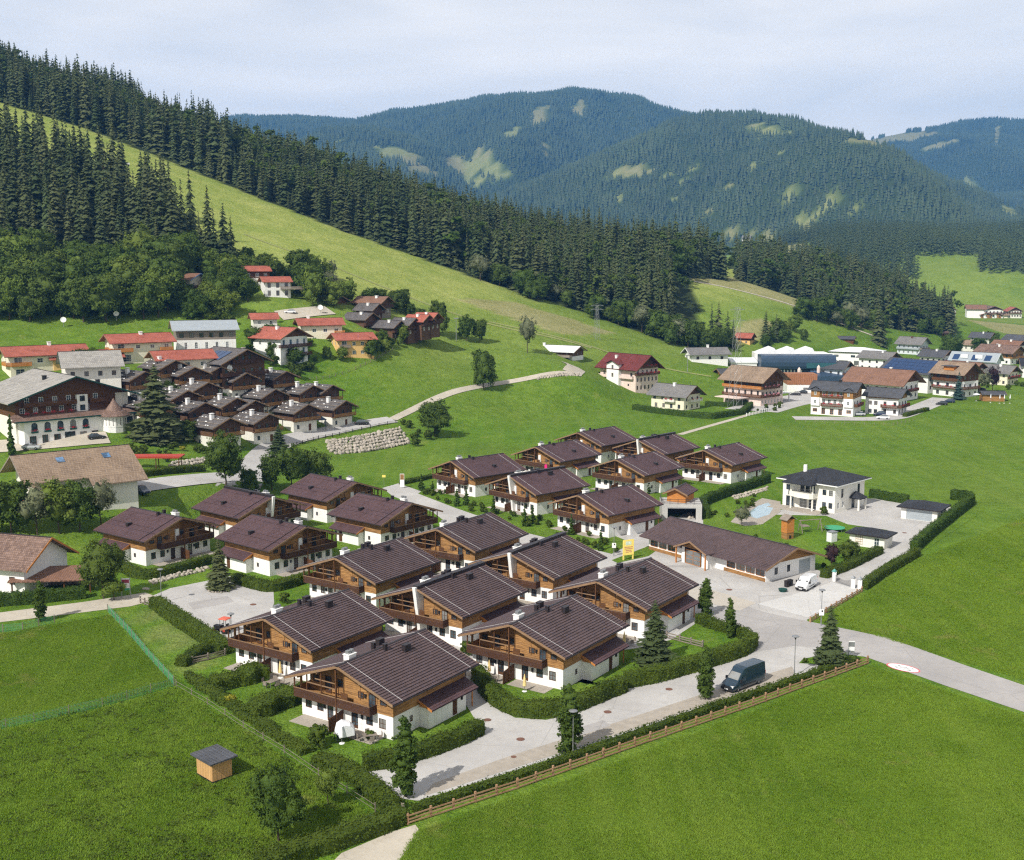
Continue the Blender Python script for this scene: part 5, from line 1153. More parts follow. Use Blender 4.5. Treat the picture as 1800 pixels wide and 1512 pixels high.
mb = MB(); mb.face([(-16.5, -4.9, 6.25), (16.2, -4.9, 6.25), (16.2, -.05, 7.4), (-16.5, -.05, 7.4)]); mb.face([(-16.5, -4.9, 6.02), (-16.5, -.05, 6.02), (16.2, -.05, 6.02), (16.2, -4.9, 6.02)]); mb.face([(-16.5, -4.9, 6.02), (16.2, -4.9, 6.02), (16.2, -4.9, 6.25), (-16.5, -4.9, 6.25)]); part('canopy_roof', mb, M['tile_old'], hotel)
mb = MB(); mb.box(-16.5, 16.2, -5.02, -4.92, 5.95, 6.3); part('canopy_board', mb, M['green_paint'], hotel)
for i in range(5):
    x = -11.5 + i * 3.2; mb = MB(); pts = [(x - .75, 3.7), (x + .75, 3.7), (x + .75, 4.9)] + [(x + .75 * math.cos(q), 4.9 + .75 * math.sin(q)) for q in (.5, 1.05, 1.57, 2.1, 2.64)] + [(x - .75, 4.9)]
    mb.face([(p[0], -4.24, p[1]) for p in pts]); aw = part('arched_window', mb, M['glass'], hotel); mb = MB(); mb.box(x - .85, x + .85, -4.5, -4.22, 3.1, 3.55); part('planter', mb, M['green_paint'], aw)
    V_, F_ = leaf_quads(np.random.RandomState(i), np.random.RandomState(i).normal(0, (.4, .08, .14), (40, 3)) + np.array([x, -4.4, 3.75]), np.tile(np.array([0, -1, .5]), (40, 1)), .25); obj('flower_box', np_mesh('flower_box', V_, F_, M['flowers']), aw)
mb = MB(); mb.lathe([(3.1, -5.0), (3.1, 3.0), (3.15, 3.0), (3.15, 5.9)], 10, (8.8, -4.2, 0)); part('turret', mb, M['white'], hotel)
mb = MB(); mb.lathe([(4.1, 5.75), (4.1, 5.95), (2.2, 7.2), (.8, 9.0), (.05, 10.2)], 14, (8.8, -4.2, 0)); part('turret_roof', mb, M['tile_old'], hotel)
for q in range(4):
    an = -2.55 + q * .62; window(hotel, 8.8 + 3.0 * math.cos(an), -4.2 + 3.0 * math.sin(an), 3.5, 1.0, 1.8, an + math.pi / 2, 'brown')
for x, w_, h_, st in ((-12, 1.6, 2.3, 'brown'), (-9, 1.4, 2.4, 'door'), (-6, 1.6, 2.3, 'brown'), (-2.8, 2.6, 2.6, 'dark'), (.6, 1.6, 2.3, 'brown'), (3.6, 1.6, 2.3, 'brown'), (12.6, 1.6, 2.3, 'brown')): window(hotel, x, -4.25, .05, w_, h_, 0, st)
window(hotel, 12.8, -4.25, 3.6, 1.8, 1.5, 0, 'dark')
house('hotel_wing', 'hotel wing with pale grey shingle roof right behind the hotel gable', 'hotel', (118, 705), .45, 12, 14, 9.5, 3.0, M['shingle_pale'], M['offwhite'], 'rf', 1.6, 1.2, fas='green_paint', wins=W2('r', 4, [6.4], 1.1, 1.3, 'brown'), yd=309, chim=[(-2, 5, .9, 'black')])
# --- the little log chalets stacked on the slope
def make_log_chalet():
    W_, L_, he, rise = 8.4, 9.0, 6.1, 1.8; t = obj('log_chalet', None)
    mb = MB()
    for f, (p0, u, ln) in {'f': ((-W_ / 2, 0), (1, 0), W_), 'r': ((W_ / 2, 0), (0, 1), L_), 'b': ((W_ / 2, L_), (-1, 0), W_), 'l': ((-W_ / 2, L_), (0, -1), L_)}.items(): wall(mb, p0, u, ln, -4.5, 3.3, [(1.2, 2.1, .9, 2.1), (5.4, 6.4, .05, 2.1)] if f == 'f' else ([(2.5, 3.4, 1.1, 2.1)] if f == 'l' else []))
    part('stone_wall', mb, M['offwhite'], t); window(t, -W_ / 2 + 1.65, .08, .9, .9, 1.2, 0, 'dark'); window(t, -W_ / 2 + 5.9, .08, .05, 1.0, 2.05, 0, 'solid'); window(t, -W_ / 2 + .08, L_ - 2.95, 1.1, .9, 1.0, -math.pi / 2, 'dark')
    mb = MB(); boards_gable(mb, -W_ / 2, W_ / 2, 3.3, -.03, he + rise, rise, W_ / 2, .3, .05); boards_side(mb, W_ / 2 + .02, -.03, L_, 3.3, he, .3, .05); boards_side(mb, -W_ / 2 - .02, -.03, L_, 3.3, he, .3, .05, -1); mb.face([(W_ / 2, L_, 3.3), (-W_ / 2, L_, 3.3), (-W_ / 2, L_, he), (0, L_, he + rise), (W_ / 2, L_, he)]); part('log_wall', mb, M['log'], t, kind='stuff')
    for x in (-2.4, 0.2, 2.5): window(t, x, -.12, 3.9, .8, 1.3, 0, 'dark')
    mb = MB(); mb.box(-W_ / 2 - .5, W_ / 2 + .5, -1.3, -.06, 3.15, 3.3); part('balcony_floor', mb, M['log'], t)
    mb = MB()
    for i in range(4): mb.box(-W_ / 2 - .5, W_ / 2 + .5, -1.34, -1.28, 3.35 + i * .24, 3.54 + i * .24)
    part('balcony_railing', mb, M['larch'], t, kind='stuff')
    mb = MB()
    for x in (-W_ / 2 - .4, -1.5, 1.5, W_ / 2 + .4): mb.box(x - .07, x + .07, -1.3, -1.16, 3.3, he + rise - .4 * abs(x) - .05)
    for b in pieces(mb): part('post', b, M['log'], t)
    hw = W_ / 2 + 1.2; dr = rise * hw / (W_ / 2); zr = he + rise + .2; mb = MB(); gable_roof(mb, hw, -1.7, L_ + .9, zr, dr, .22, 7, .06); part('shingle_roof', mb, M['shingle'], t, kind='stuff')
    mb = MB(); rake_boards(mb, hw, -1.79, zr, dr, .28)
    for b in pieces(mb): part('bargeboard', b, M['beam'], t)
    mb = MB()
    for sg in (-1, 1):
        for k, x in enumerate((1.6, 3.4, 4.9)): mb.beam((sg * x, -1.6, zr - dr / hw * x + .12), (sg * x, L_ + .8, zr - dr / hw * x + .12), .09, 5)
    for b in pieces(mb): part('weight_pole', b, M['greywood'], t)
    q = np.random.RandomState(5)
    for i in range(9):
        x = -[1.6, 3.4, 4.9][i % 3]; y = q.uniform(-1, L_); mb = MB(); mb.lathe([(.05, 0), (.24, .1), (.2, .25), (.05, .3)], 6, (x, y, zr - dr / hw * abs(x) + .16)); part('roof_stone', mb, M['whitepaint'], t)
    mb = MB(); mb.box(-2.2, -1.3, 3.4, 4.3, zr - 1.2, zr + .55); mb.box(-2.3, -1.2, 3.3, 4.4, zr + .75, zr + .85); part('chimney', mb, M['white'], t)
    return t
LC = None
for (a, b, Y_, da, lab) in [(514, 727, 348, 0, 'grey-roofed log chalet right beside the blue canvas shelter by the road'), (582, 719, 352, .1, 'rightmost of the small log chalets, at the road bend'), (524, 691, 362, 0, 'log chalet second from the meadow in the upper right of the stack'), (457, 700, 357, .05, 'log chalet in the middle of the stack with a bright timber corner'), (444, 747, 337, 0, 'log chalet in the lowest row, left of the young spruce'),
        (477, 666, 370, 0, 'highest log chalet on the meadow side, under the big timber inn'), (387, 718, 346, 0, 'log chalet in the second row, two left of the blue shelter'), (337, 690, 352, 0, 'log chalet right of the big spruce top'), (406, 671, 362, .05, 'log chalet tucked under the flower-wheel wall of the timber inn'), (313, 662, 352, -.1, 'log chalet below the terrace of the low red-roofed house'), (330, 728, 338, 0, 'log chalet half hidden by the lower right boughs of the big spruce'), (373, 757, 327, 0, 'lowest log chalet, behind the tall roadside tree'), (300, 706, 340, .0, 'log chalet left of the second row, seen through the spruce'), (420, 722, 345, .05, 'log chalet just left of the middle of the lower rows'), (360, 660, 350, 0, 'log chalet below the left wall of the timber inn'), (280, 650, 340, 0, 'log chalet with wide roof beside the top of the big spruce'), (226, 672, 320, .1, 'log chalet between the hotel and the big spruce'), (245, 720, 322, 0, 'log chalet behind the big spruce, next to the hotel porch'), (560, 690, 372, .1, 'log chalet at the meadow edge above the road bend')]:
    if LC is None: LC = make_log_chalet(); c = LC
    else: c = copy_tree(LC)
    an = 2.42 + da; p = T(a + 3, b + 34); r = Vector((math.cos(an), math.sin(an), 0)); e = Vector((math.sin(an), -math.cos(an), 0)); o = p + e * 4.1; o.z = p.z
    c.location = o; c.rotation_euler = (0, 0, an - math.pi / 2); tag(c, lab, 'log chalet', 'small log chalets stacked on the slope')
inn = house('timber_inn', 'big dark timber inn with blue solar panels on its roof above the log chalets', 'inn', (392, 700), 2.42, 15, 13, 10.5, 3.2, M['shingle'], M['offwhite'], 'lf', 1.8, 2.2, up=(2.6, M['log']), wins=W2('f', 5, [6.9], 1.0, 1.3, 'dark') + W2('f', 5, [3.6], 1.0, 1.4, 'dark') + W2('f', 3, [10.8], .9, 1.1, 'dark', .35, .65) + W2('l', 3, [6.9], 1.0, 1.3, 'dark'), balc=[('f', 6.3, -.05, 1.05, 'balcony'), ('f', 9.9, .2, .8, 'balcony')], chim=[(3, 4, 1.2, 'stone')])
sl_ = 3.2 / 7.5
for i in range(3):
    mb = MB(); x0, x1 = -7.2, -2.4; y0, y1 = 2.0 + i * 2.6, 4.4 + i * 2.6; z = lambda x: 13.95 - sl_ * abs(x) + .22; mb.face([(x0, y0, z(x0)), (x1, y0, z(x1)), (x1, y1, z(x1)), (x0, y1, z(x0))]); part('solar_panel', mb, M['solar'], inn)
mb = MB(); mb.beam((0, 0, 0), (0, .06, 0), .9, 12)
for q in range(4): an = q * math.pi / 4; mb.beam((-1.0 * math.cos(an), -.05, -1.0 * math.sin(an)), (1.0 * math.cos(an), -.05, 1.0 * math.sin(an)), .12, 4)
part('flower_wheel', mb, M['whitepaint'], inn, (-5.0, -.2, 8.6))
# --- farmhouse, edge house and shelters at the lower left
fh = house('farmhouse', 'white farmhouse with weathered tan roof behind the row of garden trees', 'house', (66, 905), .66, 13.5, 18.5, 7.0, 3.6, M['tile_tan'], M['offwhite'], 'rf', 1.6, 2.6, courses=16, fas='greywood', wins=W2('r', 1, [3.9], 1.1, 1.3, 'brown', .32, .32) + W2('f', 1, [4.0], 1.0, 1.3, 'brown', .7, .7) + [('r', 1, .1, 2.6, 2.3, 'garage', .92, .92)], balc=[('f', 6.2, .55, 1.0, 'larch_dark')], yd=219)
mb = MB(); sl2 = 3.6 / 6.75
mb.face([(8.3, 9.5, 6.4), (10.6, 9.5, 5.2), (10.6, 20.5, 5.2), (8.3, 20.5, 6.4)]); mb.face([(10.6, 9.5, 5.2), (10.6, 9.5, 5.0), (10.6, 20.5, 5.0), (10.6, 20.5, 5.2)]); mb.face([(8.3, 9.5, 6.2), (8.3, 20.5, 6.2), (10.6, 20.5, 5.0), (10.6, 9.5, 5.0)]); part('lower_roof', mb, M['tile_tan'], fh)
mb = MB(); wall(mb, (6.76, 10.5), (1, 0), 2.6, -3, 5.3); wall(mb, (9.36, 10.5), (0, 1), 8.2, -3, 5.2); wall(mb, (9.36, 18.7), (-1, 0), 2.6, -3, 5.3); part('side_wing', mb, M['offwhite'], fh)
mb = MB(); mb.box(2.0, 10.2, -8.0, -.05, 1.6, 2.6); part('terrace', mb, M['offwhite'], fh); mb = MB(); mb.box(2.2, 10.0, -7.8, -.05, 2.62, 2.66); part('deck', mb, M['orangewood'], fh)
for y in (5.2, 14.2):
    mb = MB(); x0, x1 = 2.0, 3.4; z = lambda x: 10.85 - 3.6 / 6.75 * x + .16; mb.face([(x0, y, z(x0)), (x1, y, z(x1)), (x1, y + 1.5, z(x1)), (x0, y + 1.5, z(x0))]); part('skylight', mb, M['glass_blue'], fh)
house('house', 'white house with mottled brown roof cut by the left edge, beside a rust-roofed carport', 'house', (44, 1045), math.pi - .30, 10.5, 14, 4.7, 3.3, M['tile_old'], M['white'], 'lf', 1.2, 1.5, courses=14, fas='orangewood', wins=W2('l', 3, [1.4], 1.1, 1.3, 'brown'))
p = G(22, 1046); cp = thing('carport', 'open carport with flat rust-brown roof behind the left hedge', 'carport', p, .12); mb = MB(); mb.face([(-.5, -.6, 2.3), (12.4, -.6, 2.3), (12.4, 5.8, 3.1), (-.5, 5.8, 3.1)]); mb.face([(-.5, -.6, 2.1), (-.5, 5.8, 2.9), (12.4, 5.8, 2.9), (12.4, -.6, 2.1)]); mb.face([(-.5, -.6, 2.1), (12.4, -.6, 2.1), (12.4, -.6, 2.3), (-.5, -.6, 2.3)]); mb.face([(12.4, -.6, 2.1), (12.4, 5.8, 2.9), (12.4, 5.8, 3.1), (12.4, -.6, 2.3)]); part('roof', mb, M['tile_rust'], cp)
for x in (0, 4, 8, 12):
    for y in (0, 5.2): mb = MB(); mb.box(x - .1, x + .1, y - .1, y + .1, -.2, 2.3 + y * .12); part('post', mb, M['larch_dark'], cp)
mb = MB(); mb.box(-.1, 12.1, 5.2, 5.4, -.1, 2.6); part('back_wall', mb, M['greywood'], cp)
p = T(232, 822); sh = thing('shelter', 'long open shelter with bright red roof beside the farmhouse', 'shelter', p, .02); mb = MB(); mb.box(-.5, 11.5, -.6, 2.8, 2.5, 2.7); part('roof', mb, M['red_paint'], sh); mb = MB(); mb.box(0, 11, -.55, -.45, 2.2, 2.5); part('beam', mb, M['red_paint'], sh)
for x in (.3, 5.5, 10.7):
    for y in (0, 2.2): mb = MB(); mb.box(x - .09, x + .09, y - .09, y + .09, -.6, 2.5); part('post', mb, M['larch_dark'], sh)
# --- the office
A_O = 2.214; orr = Vector((math.cos(A_O), math.sin(A_O), 0)); oe = Vector((math.sin(A_O), -math.cos(A_O), 0))
of = house('office', 'long low office with brown tiled roof, big shop windows and timber entrance gable', 'office', Vector((47.9, 190.8, 0)) + orr * 1.3, A_O, 12.6, 28, 2.85, 2.1, M['tile_brown'], M['white'], 'f', 1.5, 1.3, gm=M['larch'], courses=18, base=.3,
      wins=[('f', 1, .9, .8, 1.2, 'dark', .2, .2), ('f', 1, .9, .8, 1.2, 'dark', .45, .45), ('f', 1, .1, 3.0, 2.4, 'garage', .78, .78)] + [('l', 1, .75, 1.9, 1.9, 'wood', q, q) for q in (.955, .878, .80, .722)] + [('l', 1, .75, 1.9, 1.9, 'wood', q, q) for q in (.05, .13, .21)])
mb = MB(); mb.box(-6.42, -6.30, .1, 9.3, .05, .62); mb.box(-6.42, -6.30, 19.6, 27.9, .05, .62)
for b in pieces(mb): part('plinth_boards', b, M['larch'], of)
# entrance gable on the long side: its own little roof, posts and glazing
mb = MB(); yc0, hw_, zt = 14.6, 3.9, 4.55
for sgn in (-1, 1):
    q = [(-2.0, yc0, zt), (-9.4, yc0, zt), (-9.4, yc0 + sgn * hw_, 2.95), (-2.0 if False else -6.2, yc0 + sgn * hw_, 2.95)]; mb.face(q if sgn > 0 else q[::-1]); q2 = [(v[0], v[1], v[2] - .2) for v in q]; mb.face(q2[::-1] if sgn > 0 else q2); mb.face([q[1], q[2], q2[2], q2[1]]); mb.face([q[2], q[3], q2[3], q2[2]])
part('entrance_roof', mb, M['tile_brown'], of)
mb = MB()
for sgn in (-1, 1): mb.ext([(yc0, zt + .04), (yc0 + sgn * (hw_ + .05), 2.98), (yc0 + sgn * (hw_ + .05), 2.7), (yc0, zt - .26)], -9.5, -9.4, 'x')
for b in pieces(mb): part('bargeboard', b, M['beam'], of)
mb = MB(); mb.face([(-8.0, yc0 - 3.2, 2.9), (-8.0, yc0, 4.2), (-8.0, yc0 + 3.2, 2.9)]); part('entrance_boards', mb, M['larch'], of)
mb = MB(); wall(mb, (-8.0, yc0 - 1.6), (0, -1), 1.6, -.2, 2.9); wall(mb, (-8.0, yc0 + 3.2), (0, -1), .7, -.2, 2.9); wall(mb, (-8.0, yc0 - 3.2), (1, 0), 1.7, -.2, 2.9); wall(mb, (-6.3, yc0 + 3.2), (-1, 0), 1.7, -.2, 2.9); part('entrance_wall', mb, M['white'], of)
window(of, -7.95, yc0 + .5, .05, 3.6, 2.5, -math.pi / 2, 'wood', 'entrance_glazing')
for y in (yc0 - 3.5, yc0 + 3.5): mb = MB(); mb.box(-9.2, -9.0, y - .1, y + .1, -.1, 3.0); part('post', mb, M['orangewood'], of)
# --- villa with garage and garden house
A_V = .785
vi = house('villa', 'white two-storey villa with black hipped roof and balcony', 'villa', G(1466.7, 903), A_V, 12.6, 12.4, 6.1, 2.3, M['tile_black'], M['villa'], 'rf', 1.1, 1.1, hip=True, fas='whitepaint', base=.3,
      wins=[('f', 2, 3.6, .9, 1.2, 'dark', .80, .92), ('f', 2, .9, .9, 1.2, 'dark', .80, .92), ('f', 3, 3.1, 1.0, 2.1, 'dark', .38, .58), ('f', 2, .1, 1.9, 2.2, 'white', .40, .58), ('f', 1, 3.6, .9, 1.2, 'dark', .10, .10), ('f', 1, .1, 1.8, 2.2, 'dark', .14, .14), ('r', 1, 3.0, .9, 1.9, 'dark', .24, .24), ('r', 1, 3.0, 1.0, 2.1, 'dark', .80, .80), ('r', 2, .8, .8, 1.3, 'white', .12, .27), ('r', 1, .1, 1.3, 2.3, 'dark', .62, .62)])
mb = MB(); mb.prism([(-3.6, -.02), (-3.6, -1.8), (-1.2, -2.6), (1.6, -2.6), (2.2, -1.8), (2.2, -.02)], 2.75, 3.75); part('balcony', mb, M['villa'], vi)
for x, y in ((-3.3, -1.6), (1.9, -1.6)):
    for z0, z1 in ((-.1, 2.75), (3.75, 5.7)): mb = MB(); mb.beam((x, y, z0), (x, y, z1), .2, 8); part('column', mb, M['villa'], vi)
mb = MB(); mb.face([(-4.6, -3.4, 5.9), (2.6, -3.4, 5.9), (1.4, .6, 7.1), (-3.2, .6, 7.1)]); mb.face([(2.6, -3.4, 5.9), (2.6, -.9, 5.9), (1.4, .6, 7.1)]); mb.face([(-4.6, -.9, 5.9), (-4.6, -3.4, 5.9), (-3.2, .6, 7.1)]); mb.face([(-4.6, -3.4, 5.72), (-4.6, -.9, 5.72), (2.6, -.9, 5.72), (2.6, -3.4, 5.72)]); mb.face([(-4.6, -3.4, 5.72), (2.6, -3.4, 5.72), (2.6, -3.4, 5.9), (-4.6, -3.4, 5.9)]); part('bay_roof', mb, M['tile_black'], vi)
mb = MB(); z0 = 2.6; mb.face([(6.2, 5.9, z0), (8.9, 5.9, z0), (6.9, 7.6, 4.0)]); mb.face([(8.9, 5.9, z0), (8.9, 9.3, z0), (6.9, 7.6, 4.0)]); mb.face([(8.9, 9.3, z0), (6.2, 9.3, z0), (6.9, 7.6, 4.0)]); mb.face([(6.2, 5.9, z0 - .15), (6.2, 9.3, z0 - .15), (8.9, 9.3, z0 - .15), (8.9, 5.9, z0 - .15)]); part('porch_roof', mb, M['tile_black'], vi)
for y in (6.2, 9.0): mb = MB(); mb.box(8.3, 8.65, y - .17, y + .17, -.1, 2.55); part('porch_column', mb, M['villa'], vi)
mb = MB(); mb.beam((-3, 3.4, 6.5), (-3, 3.4, 8.9), .42, 8); part('chimney', mb, M['white'], vi)
mb = MB(); mb.box(-7.6, 4.5, -4.2, -.02, -.1, .08); part('terrace', mb, M['paver'], vi)
house('villa_garage', 'white double garage with black hipped roof and grey door above the villa drive', 'garage', G(1647, 919), .96, 7.3, 6.6, 2.6, 1.1, M['tile_black'], M['villa'], 'rf', .8, .8, hip=True, fas='metal_dark', base=.2, wins=[('f', 1, .05, 5.2, 2.15, 'garage', .5, .5), ('r', 1, 1.0, .8, .9, 'dark', .5, .5)])
house('garden_house', 'small white garden house with black roof and wooden trellis beside the drive', 'garden house', G(1554, 967), .93, 6.6, 4.4, 2.5, .9, M['tile_black'], M['villa'], 'rf', .7, .7, hip=True, fas='metal_dark', base=.2, wins=[('f', 1, .05, 1.0, 2.0, 'white', .78, .78)])
gh = [o for o in bpy.data.objects if o.name.startswith('garden_house')][0]
mb = MB()
for i in range(4): mb.box(-2.1 + i * .42, -2.06 + i * .42, -.07, -.02, .3, 2.1); mb.box(-2.1, -.80, -.075, -.03, .5 + i * .45, .54 + i * .45)
part('trellis', mb, M['larch'], gh, kind='stuff')
# --- right hand village
house('hotel', 'pale pink guesthouse with wine-red roof at the foot of the ski slope', 'hotel', (1117, 690), 2.30, 13, 19, 9.6, 4.4, M['tile_wine'], M['pink'], 'lf', 1.8, 2.2, fas='larch_dark', gm=M['larch_dark'], wins=W2('f', 5, [7.0], 1.0, 1.5, 'brown') + W2('f', 6, [4.0, .9], .9, 1.6, 'brown') + W2('l', 2, [5.6], 1.1, 1.8, 'brown', .12, .88) + W2('l', 4, [2.2], .8, .9, 'brown', .1, .8) + W2('l', 2, [4.0, 7.0], .9, 1.3, 'brown', .45, .5), balc=[('f', 9.4, .1, .9, 'larch_dark', 'flowers'), ('f', 6.6, -.05, 1.0, 'larch_dark', 'flowers'), ('l', 5.2, .0, .95, 'pink')], chim=[(-2.5, 14, .9, 'white')])
gb = [o for o in bpy.data.objects if o.name.startswith('hotel') and o.get('label', '').startswith('pale pink')][0]
mb = MB(); wall(mb, (-8.2, 14), (0, -1), 6.5, -3, 10.4); wall(mb, (-8.2, 7.5), (1, 0), 1.7, -3, 10.4); wall(mb, (-6.5, 14), (-1, 0), 1.7, -3, 10.4); mb.face([(-8.2, 14, 10.4), (-8.2, 7.5, 10.4), (-8.2, 10.75, 11.8)]); part('front_bay', mb, M['white'], gb)
mb = MB(); mb.face([(-9.2, 10.75, 12.1), (-3.5, 10.75, 12.1), (-5.0, 7.0, 10.5), (-9.2, 7.0, 10.5)]); mb.face([(-3.5, 10.75, 12.1), (-9.2, 10.75, 12.1), (-9.2, 14.5, 10.5), (-5.0, 14.5, 10.5)]); part('bay_roof', mb, M['tile_wine'], gb)
for z in (5.5, 8.6): window(gb, -8.23, 10.75, z, .9, 1.5, -math.pi / 2, 'brown')
house('house', 'cream house with grey roof behind the long clipped hedge', 'house', (1202, 722), 2.42, 10.5, 14, 5.4, 3.0, M['tile_grey'], M['cream'], 'lf', 1.4, 1.9, fas='larch_dark', gm=M['larch_dark'], wins=W2('l', 4, [3.3], 1.1, 1.3, 'brown', .1, .85) + W2('l', 4, [.5], 1.1, 1.5, 'brown', .15, .85) + W2('f', 3, [3.2, .5], 1.0, 1.3, 'brown'), balc=[('f', 2.9, .25, 1.0, 'offwhite', 'flowers'), ('l', 2.9, .42, .75, 'offwhite', 'flowers')], chim=[(-.8, 7, .9, 'white')])
bh = house('hotel', 'guesthouse with weathered brown roof and flower-laden timber balconies behind the pylon', 'hotel', (1337, 714), 2.30, 13.5, 17, 9.6, 3.9, M['tile_tan'], M['pink'], 'lf', 1.9, 2.3, fas='larch_dark', up=(6.6, M['larch_dark']), wins=W2('f', 7, [.7], .8, 1.3, 'white') + W2('f', 6, [3.6, 7.0], .8, 1.5, 'brown') + W2('l', 6, [3.7], .9, 1.8, 'brown') + W2('l', 4, [.6], 1.1, 1.4, 'white', .1, .6) + W2('l', 4, [7.0], 1.0, 1.6, 'brown'), balc=[('f', 6.3, -.04, .75, 'larch_dark', 'pinkcloth'), ('f', 3.2, -.04, .75, 'larch_dark', 'pinkcloth'), ('l', 6.3, 0, 1.05, 'orangewood'), ('l', 3.2, 0, 1.05, 'larch_dark')])
mb = MB(); mb.box(-13.5, -7.0, 5, 16, 2.6, 2.9); part('terrace_awning', mb, M['pink'], bh); mb = MB(); mb.box(7.5, 16.5, 3, 9, 3.0, 3.25); part('car_canopy', mb, M['whitepaint'], bh)
for x, y in ((15.8, 3.5), (15.8, 8.5), (9, 3.5)): mb = MB(); mb.beam((x, y, -.2), (x, y, 3.0), .25, 8); part('canopy_post', mb, M['whitepaint'], bh)
wh = house('hotel', 'white hotel with slate roof, timber corner bays and arched ground floor windows', 'hotel', (1499, 733), 2.60, 10.5, 14.6, 8.9, 2.2, M['tile_slate'], M['white'], 'lf', 1.2, 1.4, fas='metal_dark', up=(6.1, M['larch']), wins=W2('l', 4, [6.5, 3.7], 1.1, 1.8, 'white', .3, .7) + W2('l', 2, [3.9, 6.9], .8, 1.2, 'white', .1, .9) + W2('l', 3, [.3], 1.3, 2.1, 'wood', .3, .7) + W2('l', 2, [1.0], 1.6, 1.2, 'wood', .1, .9) + W2('f', 3, [3.7, 6.7], .9, 1.4, 'brown'), balc=[('l', 6.2, .25, .76, 'larch_dark', 'flowers'), ('l', 3.3, .25, .76, 'larch_dark', 'flowers'), ('f', 3.3, .1, .9, 'larch_dark', 'flowers')], chim=[(0, 6, .6, 'black')], base=.5)
for y in (1.6, 13.0):
    mb = MB(); mb.box(-5.85, -5.26, y - 1.5, y + 1.5, 3.2, 6.1); part('bay', mb, M['white'], wh); mb = MB(); mb.box(-5.87, -5.26, y - 1.52, y + 1.52, 6.12, 8.6); part('bay_boards', mb, M['larch'], wh); window(wh, -5.9, y, 4.0, .8, 1.2, -math.pi / 2, 'white'); window(wh, -5.92, y, 6.9, .8, 1.2, -math.pi / 2, 'white')
    mb = MB()
    for sg in (-1, 1): q = [(-6.2, y, 9.9), (-2.5, y, 9.9), (-3.2, y + sg * 2.2, 8.7), (-6.2, y + sg * 2.2, 8.7)]; mb.face(q if sg < 0 else q[::-1])
    mb.face([(-5.86, y - 1.5, 8.6), (-5.86, y, 9.8), (-5.86, y + 1.5, 8.6)]); part('bay_roof', mb, M['tile_slate'], wh)
house('hotel', 'white hotel annex with slate roof and round-arched windows right of the bay-windowed hotel', 'hotel', (1578, 731), 2.50, 9, 11.5, 6.6, 2.1, M['tile_slate'], M['white'], 'lf', 1.2, 1.4, fas='metal_dark', up=(5.6, M['larch']), wins=W2('l', 2, [3.2, .3], 1.2, 1.4, 'brown', .15, .32) + W2('l', 2, [3.2, .6], 1.0, 1.4, 'brown', .6, .9) + W2('f', 3, [3.2, .6], .9, 1.4, 'brown'), balc=[('l', 2.7, .5, 1.0, 'larch_dark', 'flowers'), ('f', 2.7, 0, 1.0, 'larch_dark', 'flowers')], base=.5)
house('hotel', 'large building with plain tan-brown roof behind the slate-roofed hotel', 'hotel', (1580, 707), 2.38, 16, 22, 7.0, 4.4, M['tile_rust'], M['white'], 'lf', 1.8, 2.4, fas='larch_dark', gm=M['larch_dark'], wins=W2('f', 4, [4.0, 1.0], 1.2, 1.6, 'brown') + W2('l', 6, [4.0], 1.1, 1.4, 'brown'), balc=[('f', 3.5, .1, .9, 'larch_dark', 'flowers')], chim=[(1, 8, .9, 'white')])
sr = house('barn', 'wide building whose roof is covered with blue solar panels', 'building', (1630, 692), 2.20, 15, 22, 8.4, 4.2, M['tile_slate'], M['white'], 'lf', 1.6, 2.0, fas='larch_dark', gm=M['larch_dark'], wins=W2('f', 4, [5.0, 1.5], 1.1, 1.5, 'brown') + W2('l', 4, [5.0], 1.1, 1.4, 'brown'))
sl3 = 4.2 / 7.5
for i in range(9):
    for j in range(4):
        x0, x1 = -8.4 + j * 1.95, -8.4 + j * 1.95 + 1.85; y0, y1 = .2 + i * 2.4, .2 + i * 2.4 + 2.3; z = lambda x: 12.85 - sl3 * abs(x) + .14; mb = MB(); mb.face([(x0, y0, z(x0)), (x1, y0, z(x1)), (x1, y1, z(x1)), (x0, y1, z(x0))]); part('solar_panel', mb, M['solar'], sr)
bd = house('house', 'tall house with tan roof, wide dormer and brown balconies beside the blue spruce', 'house', (1690, 699), 2.18, 10.5, 13, 9.6, 3.5, M['tile_tan'], M['white'], 'lf', 1.5, 1.8, fas='larch_dark', up=(6.2, M['larch_dark']), wins=W2('l', 3, [6.8, 3.6, .5], 1.3, 1.7, 'brown') + W2('f', 3, [6.8, 3.6, .5], 1.0, 1.5, 'brown'), balc=[('l', 6.2, 0, 1, 'larch_dark'), ('l', 3.2, 0, 1, 'larch_dark', 'flowers'), ('f', 3.2, 0, 1, 'larch_dark')])
mb = MB(); mb.box(-5.0, -2.0, 4.2, 8.8, 10.2, 11.8); part('dormer', mb, M['orangewood'], bd); mb = MB(); mb.box(-5.8, -1.6, 3.6, 9.4, 11.8, 12.0); part('dormer_roof', mb, M['tile_slate'], bd)
bg_ = house('house', 'pale blue house with grey metal roof, roof windows and solar panels', 'house', (1747, 656), 2.45, 10, 21, 5.6, 3.4, M['tin'], M['bluegrey'], 'lf', 1.0, 1.2, fas='whitepaint', wins=W2('l', 6, [3.0], 1.3, 1.3, 'white'))
for i, (y0, y1, mt) in enumerate([(2, 5, 'solar'), (8, 11, 'solar'), (17, 20, 'solar')]):
    mb = MB(); x0, x1 = -5.4, -2.0; z = lambda x: 9.25 - .68 * abs(x) + .12; mb.face([(x0, y0, z(x0)), (x1, y0, z(x1)), (x1, y1, z(x1)), (x0, y1, z(x0))]); part('solar_panel', mb, M[mt], bg_)
